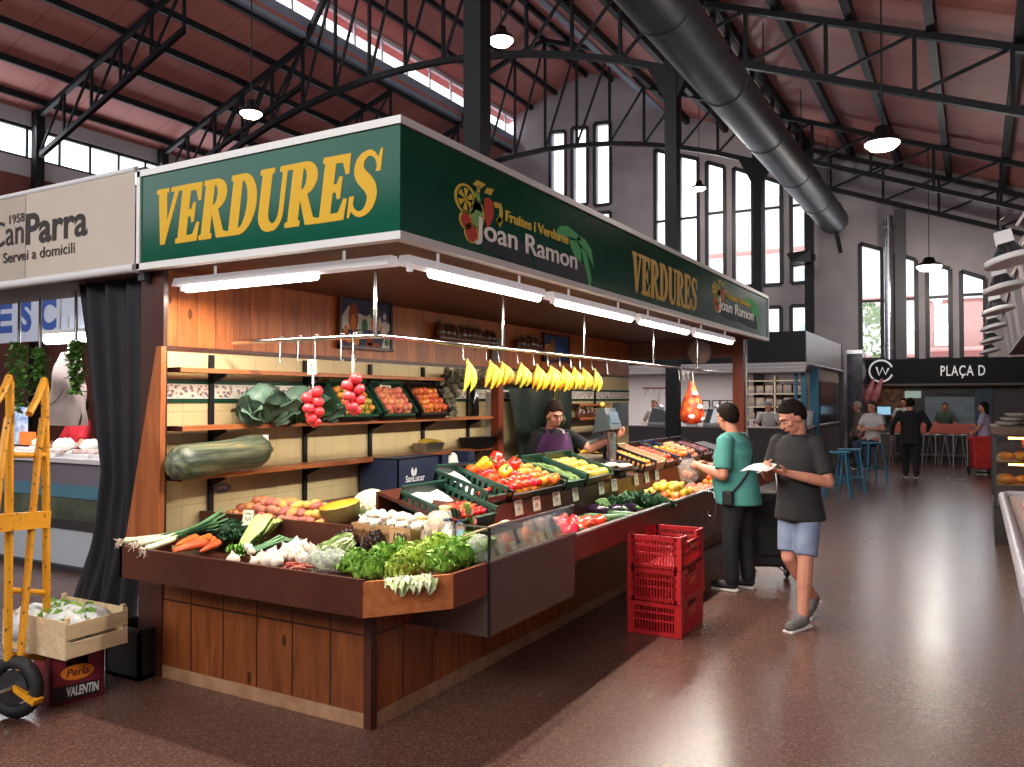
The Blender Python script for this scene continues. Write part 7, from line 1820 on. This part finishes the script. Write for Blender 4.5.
def person(label, loc, rz, P):
    """local frame: faces +Y, right hand at +X. P: pose and clothes"""
    g = lambda k, d=None: P.get(k, d)
    h = g('h', 1.0); t = thing('person', label, 'person', loc, rz); t.scale = (h, h, h)
    vx = g('vox', .008); lean = g('lean', 0.0); fat = g('fat', 1.0); wid = g('wid', 1.0); bel = g('belly', .0)
    hipz = g('hipz', .92); sk = g('skin', SKIN)
    up = lambda z: Vector((0, math.sin(lean)*(z-hipz), hipz+(z-hipz)*math.cos(lean)))
    if 'hipy' in P: up_ = up; up = lambda z: up_(z)+Vector((0, P['hipy'], 0))
    dz = hipz-.92
    sh = {s: up(1.385+dz)+Vector((s*.178*wid, 0, 0)) for s in (-1, 1)}
    hp = {s: up(hipz-.02)+Vector((s*.09*wid, 0, 0)) for s in (-1, 1)}
    el = {-1: Vector(g('elL', (-.26, -.02, 1.1))), 1: Vector(g('elR', (.26, -.02, 1.1)))}
    hd = {-1: Vector(g('hdL', (-.27, .06, .85))), 1: Vector(g('hdR', (.27, .06, .85)))}
    kn = {-1: Vector(g('knL', (-.1, .02, .49))), 1: Vector(g('knR', (.1, .02, .49)))}
    an = {-1: Vector(g('anL', (-.1, -.02, .085))), 1: Vector(g('anR', (.1, -.02, .085)))}
    hy, hpit = g('head', (0, 0)); hc = up(1.575+dz)+Vector(g('hoff', (0, .03, 0)))
    HR = Euler((-hpit, 0, 0)).to_matrix(); HR = Euler((0, 0, hy)).to_matrix() @ HR
    H = lambda x, y, z: hc+HR @ Vector((x, y, z))
    m = MB()
    # head
    m.ell(H(0, -.012, .025), (.074, .094, .092), rot=HR, n=20, m=14)
    m.ell(H(0, .018, -.045), (.056, .068, .072), rot=HR, n=16, m=10)
    m.ell(H(0, .045, -.085), (.032, .03, .026), rot=HR, n=12, m=8)
    m.capsule(H(0, .082, .012), H(0, .104, -.028), .010, .0155, 8); m.ell(H(.011, .092, -.031), .010, n=8, m=6); m.ell(H(-.011, .092, -.031), .010, n=8, m=6)
    m.ell(H(0, .078, .03), (.05, .018, .014), rot=HR, n=12, m=7)
    m.ell(H(0, .083, -.062), (.024, .012, .012), rot=HR, n=10, m=6)
    for s in (-1, 1):
        m.ell(H(s*.04, .055, -.02), (.024, .026, .022), rot=HR, n=10, m=7)
        m.ell(H(s*.077, -.008, -.004), (.012, .022, .034), rot=HR, n=10, m=7)
    m.capsule(up(1.40+dz)+Vector((0, -.012, 0)), H(0, -.02, -.06), .062, .056, 14)
    # torso under the clothes, arms, hands, legs
    loft(m, [(up(.88+dz), .14*wid, .10*fat, 0), (up(1.05+dz), .12*wid, .09*fat, 0), (up(1.25+dz), .145*wid, .095*fat, 0), (up(1.35+dz), .13*wid, .07, 0), (up(1.41+dz), .065, .055, 0)], 16)
    sl = g('sleeve', .75); long = g('long', False)
    for s in (-1, 1):
        m.capsule((sh[s]-Vector((s*.02, 0, .02))).lerp(el[s], .2), el[s], .047*g('arm', 1.0), .042*g('arm', 1.0)); d = (hd[s]-el[s]); w = el[s]+d*.86
        m.capsule(el[s], el[s]+d*.35, .042*g('arm', 1.0), .043*g('arm', 1.0)); m.capsule(el[s]+d*.3, w, .043*g('arm', 1.0), .027)
        nr, sd = g('palm', {}).get(s, ((s, 0, .3), (-s*.2, .8, .5)))
        hand(m, w, g('hdir', {}).get(s, d), nr, sd, g('curl', .5))
        m.capsule(hp[s], kn[s], .085, .056); m.capsule(kn[s], kn[s].lerp(an[s], .4), .055, .057); m.capsule(kn[s].lerp(an[s], .3), an[s], .056, .038)
    fuse(m, 'body', sk, t, vx, 3)
    # face
    m = MB()
    for s in (-1, 1): m.ell(H(s*.030, .0755, .004), (.0105, .007, .0055), rot=HR, n=10, m=6)
    m.build('eyes', mat('eye_white', '#d9d2cb', .3), t)
    m = MB()
    for s in (-1, 1): m.ell(H(s*.030, .0805, .003), (.0055, .004, .005), rot=HR, n=8, m=6)
    m.build('pupils', mat('dark_pupil', '#20140f', .3), t)
    m = MB()
    for s in (-1, 1): m.tube([H(s*.014, .094, .028), H(s*.032, .092, .035), H(s*.05, .078, .029)], [.004, .005, .003], 6)
    m.build('eyebrows', g('hairmat', mat('dark_hair', '#15100e', .9, 0, '#221a16', 40, .6, spec=.15)), t)
    m = MB(); m.tube([H(-.022, .088, -.062), H(0, .096, -.060), H(.022, .088, -.062)], [.002, .0045, .002], 6); m.build('lips', mat('lips', '#b0665c', .45), t)
    # hair: a cap that stays clear of the face
    if g('hair', 'short'):
        hl = g('hairlen', .0); m = MB()
        ss = lambda a, b, x: (lambda q: q*q*(3-2*q))(max(0, min(1, (x-a)/(b-a))))
        def hf(d):
            face = ss(.12, .34, d.y)*(1-ss(.36, .52, d.z+.12*abs(d.x)))
            zl = -.72-hl+max(0, d.y+.55)*.95
            low = 1-ss(zl-.12, zl+.02, d.z)
            return 1.11+.05*g('hairvol', 1)-.28*max(face, low)+.03*math.sin(17*d.x+9*d.y)*math.sin(13*d.z)+.022*math.sin(31*d.x+7*d.z)*math.sin(27*d.y)
        m.ell(H(0, -.016, .024), (.078, .098, .098), rot=HR, n=40, m=28, fn=hf)
        if g('bun'): m.ell(H(0, -.10, .085), (.042, .042, .042), rot=HR, n=12, m=8, fn=lambda d: 1+.1*math.sin(12*d.x+9*d.z))
        if g('hair') == 'long': loft(m, [(H(0, -.06, .06), .085, .06, hy), (H(0, -.075, -.06), .09, .05, hy), (H(0, -.08, -.2), .08, .04, hy), (H(0, -.08, -.26), .04, .02, hy)], 14)
        m.build('hair', g('hairmat', mat('dark_hair', '#15100e', .9, 0, '#221a16', 40, .6, spec=.15)), t)
    # upper garment
    cm = P['shirt']; m = MB(); e = .016
    hem = g('hem', .80)
    loft(m, [(up(hem+dz), .172*wid*g('hemw', 1), (.135+bel*.6)*fat*g('hemw', 1), 0), (up(.95+dz)+Vector((0, bel*.4, 0)), .168*wid, (.128+bel)*fat, 0), (up(1.08+dz)+Vector((0, bel*.5, 0)), .158*wid, (.118+bel)*fat, 0), (up(1.25+dz), .188*wid, (.124+bel*.4)*fat, 0), (up(1.35+dz), .19*wid, .105*fat, 0), (up(1.41+dz), .125*wid, .085, 0), (up(1.44+dz), .078, .07, 0)], 24)
    for s in (-1, 1):
        m.ell(sh[s]+Vector((-s*.02, 0, -.005)), (.062, .066, .058), n=12, m=8)
        if long:
            d = (hd[s]-el[s]); m.capsule(sh[s], el[s], .068, .056); m.capsule(el[s], el[s]+d*.8, .056, .042)
        else:
            q = sh[s].lerp(el[s], sl); m.sleeve(sh[s]-Vector((s*.02, 0, 0)), q, .066*g('arm', 1.0), .064*g('arm', 1.0))
    fuse(m, g('shirtname', 't_shirt'), cm, t, max(vx, .01), 4)
    # lower garment
    bm_ = P['pants']; m = MB(); shorts = g('shorts', 0)
    loft(m, [(up(.82+dz), .165*wid, .125*fat, 0), (up(.98+dz), .155*wid, .115*fat, 0)], 20)
    for s in (-1, 1):
        m.ell(hp[s]+Vector((-s*.012, 0, -.03)), (.085, .108*fat, .1), n=12, m=8)
        if shorts: q = hp[s].lerp(kn[s], shorts); m.sleeve(hp[s]+Vector((-s*.01, 0, .02)), q, .092, .084, 18)
        else: m.capsule(hp[s]+Vector((-s*.016, 0, -.05)), kn[s], .094*fat**.5, .078); m.capsule(kn[s], an[s]+(kn[s]-an[s]).normalized()*.03, .076, .066)
    fuse(m, 'shorts' if shorts else 'trousers', bm_, t, max(vx, .01), 3)
    # shoes
    for s in (-1, 1):
        fd = g('foot', {}).get(s, (0, 1, 0)); fd = Vector(fd).normalized(); a = an[s]; sidev = fd.cross(Vector((0, 0, 1))).normalized(); upv = sidev.cross(fd)
        M = Matrix((sidev, fd, upv)).transposed()
        m = MB(); m.ell(a+fd*.075-upv*.035, (.045, .13, .042), rot=M, n=14, m=9); m.ell(a-upv*.015, (.044, .06, .055), rot=M, n=12, m=8); m.ell(a+fd*.14-upv*.045, (.044, .06, .03), rot=M, n=12, m=8)
        o = fuse(m, 'shoe', g('shoes', mat('dark_shoe', '#1d1b1c', .6)), t, max(vx, .008), 2)
        m = MB(); m.hexa([a+M @ Vector(v) for v in ((-.042, -.065, -.085), (-.042, -.065, -.06), (-.045, .19, -.085), (-.045, .185, -.062), (.042, -.065, -.085), (.042, -.065, -.06), (.045, .19, -.085), (.045, .185, -.062))]); m.build('sole', g('sole', mat('white_sole', '#cfcac4', .6)), o, bevel=.012)
    return t, up, H

JEAN = mat('pale_denim', '#7d8aa3', .8, 0, '#6d7a94', 9, .15); BLACKTEE = mat('black_tee', '#222225', .85, 0, '#1c1c1f', 5, .3, bscale=7); TEALTEE = mat('teal_tee', '#4b938c', .8, 0, '#438780', 4, .35, bscale=6); BLACKPANT = mat('black_trousers', '#15161a', .85, 0, '#111216', 5, .2)
GREYSHOE = mat('grey_trainer', '#6d6a69', .8, 0, '#575453', 30, .2)
# the man walking down the aisle
man, up, H = person('man in black t-shirt and denim shorts reading a paper in the aisle', (-1.16, 6.42, 0), R(160), dict(
    h=.985, vox=.0065, head=(R(-28), R(30)), hoff=(.01, .055, -.01), lean=R(3), wid=1.0, fat=1.05, belly=.02, hem=.79, hemw=1.14, sleeve=.8,
    elL=(-.255, .04, 1.09), hdL=(-.03, .34, 1.175), elR=(.25, .03, 1.10), hdR=(.10, .33, 1.21), palm={-1: ((-.2, .3, -.9), (.2, .9, .2)), 1: ((.3, .6, .6), (-.3, .6, .5))}, curl=.45,
    knL=(-.10, .10, .49), anL=(-.09, .12, .085), knR=(.06, .06, .50), anR=(.035, -.25, .15), foot={-1: (.12, 1, -.05), 1: (-.1, 1, -.45)}, shorts=.88,
    shirt=BLACKTEE, pants=JEAN, shoes=GREYSHOE, hairvol=1.2))
q = man.matrix_basis @ Vector((.07, .43, 1.19))
t = thing('paper_sheet', 'folded white paper held in both hands by the man in black', 'paper', q, rot=(R(-16), R(4), R(160)))
m = MB(); m.grid(lambda u, v: Vector(((u-.5)*.2, (v-.5)*.16, .012*math.sin(u*3)+.02*abs(v-.5))), 6, 6); m.build('sheet', mat('grey_white_paper', '#d9d3d2', .8), t); m = MB(); m.grid(lambda u, v: Vector(((u-.5)*.18+.02, (v-.5)*.14+.02, .012+.012*math.sin(u*3))), 6, 6); m.build('second_sheet', mat('grey_white_paper', '#d9d3d2', .8), t)
# the woman in teal at the counter
wom, up, H = person('woman in teal t-shirt with crossbody strap standing at the fruit tray', (-1.84, 7.28, 0), R(82), dict(
    h=.965, vox=.0065, head=(R(-22), R(12)), hoff=(0, .045, -.005), lean=R(5), wid=1.1, fat=1.24, belly=.045, hem=.78, hemw=1.04, sleeve=.85, arm=1.2,
    elL=(-.27, .03, 1.06), hdL=(-.12, .36, 1.13), elR=(.27, .02, 1.06), hdR=(.06, .38, 1.12), palm={-1: ((-.7, .1, .6), (.2, .6, .7)), 1: ((.7, .1, .6), (-.2, .6, .7))}, curl=.7,
    knL=(-.1, .03, .49), anL=(-.1, .02, .085), knR=(.1, -.02, .49), anR=(.1, -.06, .085), shirt=TEALTEE, pants=BLACKPANT, shoes=mat('black_trainer', '#1a191c', .7), hairvol=1.9, hairlen=.05))
m = MB(); pts = []
prof = [(.78, .197, .216), (.95, .185, .214), (1.08, .174, .20), (1.25, .207, .176), (1.35, .209, .13), (1.41, .1375, .085)]
def girth(z):
    for (z0, a0, b0), (z1, a1, b1) in zip(prof, prof[1:]):
        if z <= z1: f = max(0, (z-z0)/(z1-z0)); return a0+(a1-a0)*f+.014, b0+(b1-b0)*f+.014
    return .12, .09
for i in range(24):
    f = i/23; z = 1.40-.50*f; ph = R(-48)-R(125)*f; A_, B_ = girth(z); q = up(z); pts.append(Vector((A_*math.cos(ph), q.y+.02*(1-abs(2*f-1))+B_*math.sin(ph), q.z)))
pts = [Vector((.09, up(1.43).y+.05, up(1.45).z)), Vector((.105, up(1.43).y, up(1.455).z))]+pts
m.tube(pts, .012, 7, flat=.5); m.build('crossbody_strap', mat('dark_strap', '#1c1d22', .6), wom)
m = MB(); m.bb(-.05, .05, -.02, .03, -.13, 0); mo = m.build('pouch', mat('dark_strap', '#1c1d22', .6), wom, loc=pts[-1]+Vector((-.02, .03, .02)), rot=(0, 0, R(80)), bevel=.015)
t = thing('plastic_bag', 'clear plastic bag of fruit held in the hands of the woman in teal', 'bag', wom.matrix_basis @ Vector((-.03, .47, 1.06))); m = MB(); m.ell((0, 0, 0), (.1, .09, .11), n=14, m=10, fn=lambda d: 1+.15*math.sin(8*d.x+6*d.z)); m.build('clear_bag', film('fruit_bag_film', '#c9c4c0', .3), t); m = MB(); m.ell((.02, 0, -.04), .035, n=10, m=7); m.ell((-.04, .02, -.03), .035, n=10, m=7); m.build('fruit_inside', PEACH, t)
# the saleswoman
APRON = mat('purple_apron', '#5b2f62', .8, 0, '#4d2754', 4, .3, bscale=6)
ven, up, H = person('saleswoman in black t-shirt and purple apron reaching for the scale', (-3.56, 7.0, 0), R(-122), dict(
    h=.97, vox=.0075, head=(R(-6), R(16)), hoff=(0, .05, -.005), wid=1.02, fat=1.1, sleeve=.75, hair='short', bun=True, hairlen=.12, hairvol=1.8, hem=.82, lean=R(4),
    elL=(-.36, .20, 1.24), hdL=(-.48, .50, 1.40), elR=(.3, .03, 1.08), hdR=(.2, .25, 1.02), shirt=mat('black_work_tee', '#131217', .9), pants=BLACKPANT, shirtname='t_shirt', hairmat=mat('dark_brown_hair', '#1f1412', .9, 0, '#2e1f1a', 40, .6, spec=.15)))
m = MB()
def afn(u, v, off=0):
    z = .72+v*.68; b = (.128+.012)*1.1+.02; wv = .2-.07*max(0, v-.78)/.22; a = (u-.5)*2.3
    return Vector((math.sin(a)*wv*1.12, up(z).y+math.cos(a)*b*(1 if v < .8 else .93)+.006*math.sin(u*19+v*7), up(z).z))
m.grid(afn, 20, 14); m.build('apron', APRON, ven, fix=False)
m = MB(); m.tube([up(1.34)+Vector((-.10, .12, 0)), up(1.42)+Vector((-.09, .06, .01)), up(1.44)+Vector((-.06, -.05, .01))], .016, 8, flat=.5); m.tube([afn(.02, v/10)+Vector((-.004, .004, 0)) for v in range(3, 11)], .018, 8, flat=.4); m.build('patterned_apron_edge', mat('white_patterned_edge', '#c9c3c6', .7, 0, '#8d7f9a', 40), ven)
m = MB(); m.tube([up(1.34)+Vector((.10, .12, 0)), up(1.42)+Vector((.09, .06, .01)), up(1.44)+Vector((.06, -.05, .01))], .014, 8, flat=.5); m.build('apron_strap', APRON, ven)
# people farther off
WHT = mat('white_shirt', '#c9c6c4', .85, 0, '#b8b5b4', 5, .3, bscale=7); NAVYC = mat('near_black_coat', '#17171c', .9); JEAN2 = mat('blue_jeans', '#2e4058', .85); GREYH = mat('grey_hair', '#8a8582', .7); LAV = mat('lavender_tee', '#a99ab5', .8)
far = dict(vox=.016)
p = at(911, 478, z=0)
person('man in black clothes walking away down the aisle', (p.x, p.y, 0), R(4), dict(far, h=1.0, shirt=NAVYC, pants=NAVYC, long=True, wid=1.18, fat=1.2, hem=.72, hemw=1.15, shirtname='coat', elL=(-.34, -.02, 1.12), hdL=(-.36, .06, .88), elR=(.36, .02, 1.14), hdR=(.32, .2, .98), knL=(-.1, .08, .49), anL=(-.1, .05, .085), knR=(.1, -.03, .49), anR=(.1, -.2, .1)))
p = at(873, 478, z=0)
person('man in white shirt sitting on a teal stool, bag across his chest', (p.x, p.y, 0), R(150), dict(far, hipz=.86, hem=.75, hemw=1.12, shirt=WHT, pants=JEAN2, sleeve=.7, fat=1.15, elL=(-.3, .05, 1.05), hdL=(-.05, .3, 1.05), elR=(.3, .05, 1.05), hdR=(.06, .3, 1.02), knL=(-.13, .36, .72), anL=(-.12, .32, .30), knR=(.13, .36, .72), anR=(.12, .3, .28), head=(R(10), R(10)), hairmat=mat('brown_hair', '#3a2a22', .7)))
p = at(980, 474, z=0)
person('woman in lavender top beside the red trolley', (p.x+.1, p.y-.1, 0), R(75), dict(far, h=.95, shirt=LAV, pants=mat('pink_trousers', '#b08fa0', .85), hair='long', fat=1.05, elL=(-.27, .05, 1.1), hdL=(-.22, .2, .95), elR=(.27, .0, 1.1), hdR=(.2, .25, 1.1)))
p = at(902, 430, y=24.9)
person('barman in white t-shirt behind the orange counter', (p.x, 25.3, 0), R(180), dict(far, shirt=WHT, pants=NAVYC))
p = at(945, 425, y=25.2)
person('person behind the orange bar counter, right of the barman', (p.x, 25.3, 0), R(170), dict(far, h=.93, shirt=mat('dim_green_top', '#3f4a42', .9), pants=NAVYC, hairmat=mat('brown_hair', '#3a2a22', .7)))
p = at(853, 430, y=21.5)
person('person with pale hair in grey standing by the steel sided stall', (p.x+.1, 21.6, 0), R(120), dict(far, h=.95, shirt=mat('grey_brown_top', '#7d6d6b', .9), pants=NAVYC, hairmat=mat('white_hair', '#b5b0ab', .7)))
p = at(684, 430, y=18.95)
person('worker in white coat seen from behind at the next stall', (p.x, 19.6, 0), R(-20), dict(far, h=1.0, shirt=WHT, pants=WHT, long=True, hem=.6, shirtname='white_coat', elL=(-.3, .1, 1.12), hdL=(-.2, .35, 1.05), elR=(.32, .1, 1.12), hdR=(.3, .38, 1.05)))
p = at(766, 430, y=19.2)
person('grey haired worker in white t-shirt bending behind the man', (p.x, 19.5, 0), R(190), dict(far, h=.97, shirt=WHT, pants=NAVYC, lean=R(14), head=(0, R(30)), hairmat=GREYH, elL=(-.3, .2, 1.1), hdL=(-.16, .4, 1.05), elR=(.3, .2, 1.1), hdR=(.16, .42, 1.05)))
p = at(645, 425, y=18.9)
person('worker in pale sweater behind the scale, at the next stall', (p.x, 19.6, 0), R(165), dict(far, h=.98, shirt=mat('pale_sweater', '#b5a9a0', .9), pants=NAVYC, long=True, elL=(-.3, .1, 1.12), hdL=(-.1, .3, 1.05), elR=(.3, .1, 1.12), hdR=(.1, .3, 1.05), hairmat=mat('sandy_hair', '#7a5f48', .7)))
p = at(76, 430, y=6.1)
person('fishmonger in bright red t-shirt behind the paper sack', (p.x, 6.15, 0), R(170), dict(vox=.012, h=1.0, shirt=mat('bright_red_tee', '#c3202e', .8, 0, '#b01a28', 4, .3, bscale=6), pants=NAVYC, elL=(-.3, .1, 1.12), hdL=(-.12, .3, 1.12), elR=(.3, .1, 1.12), hdR=(.12, .3, 1.12)))
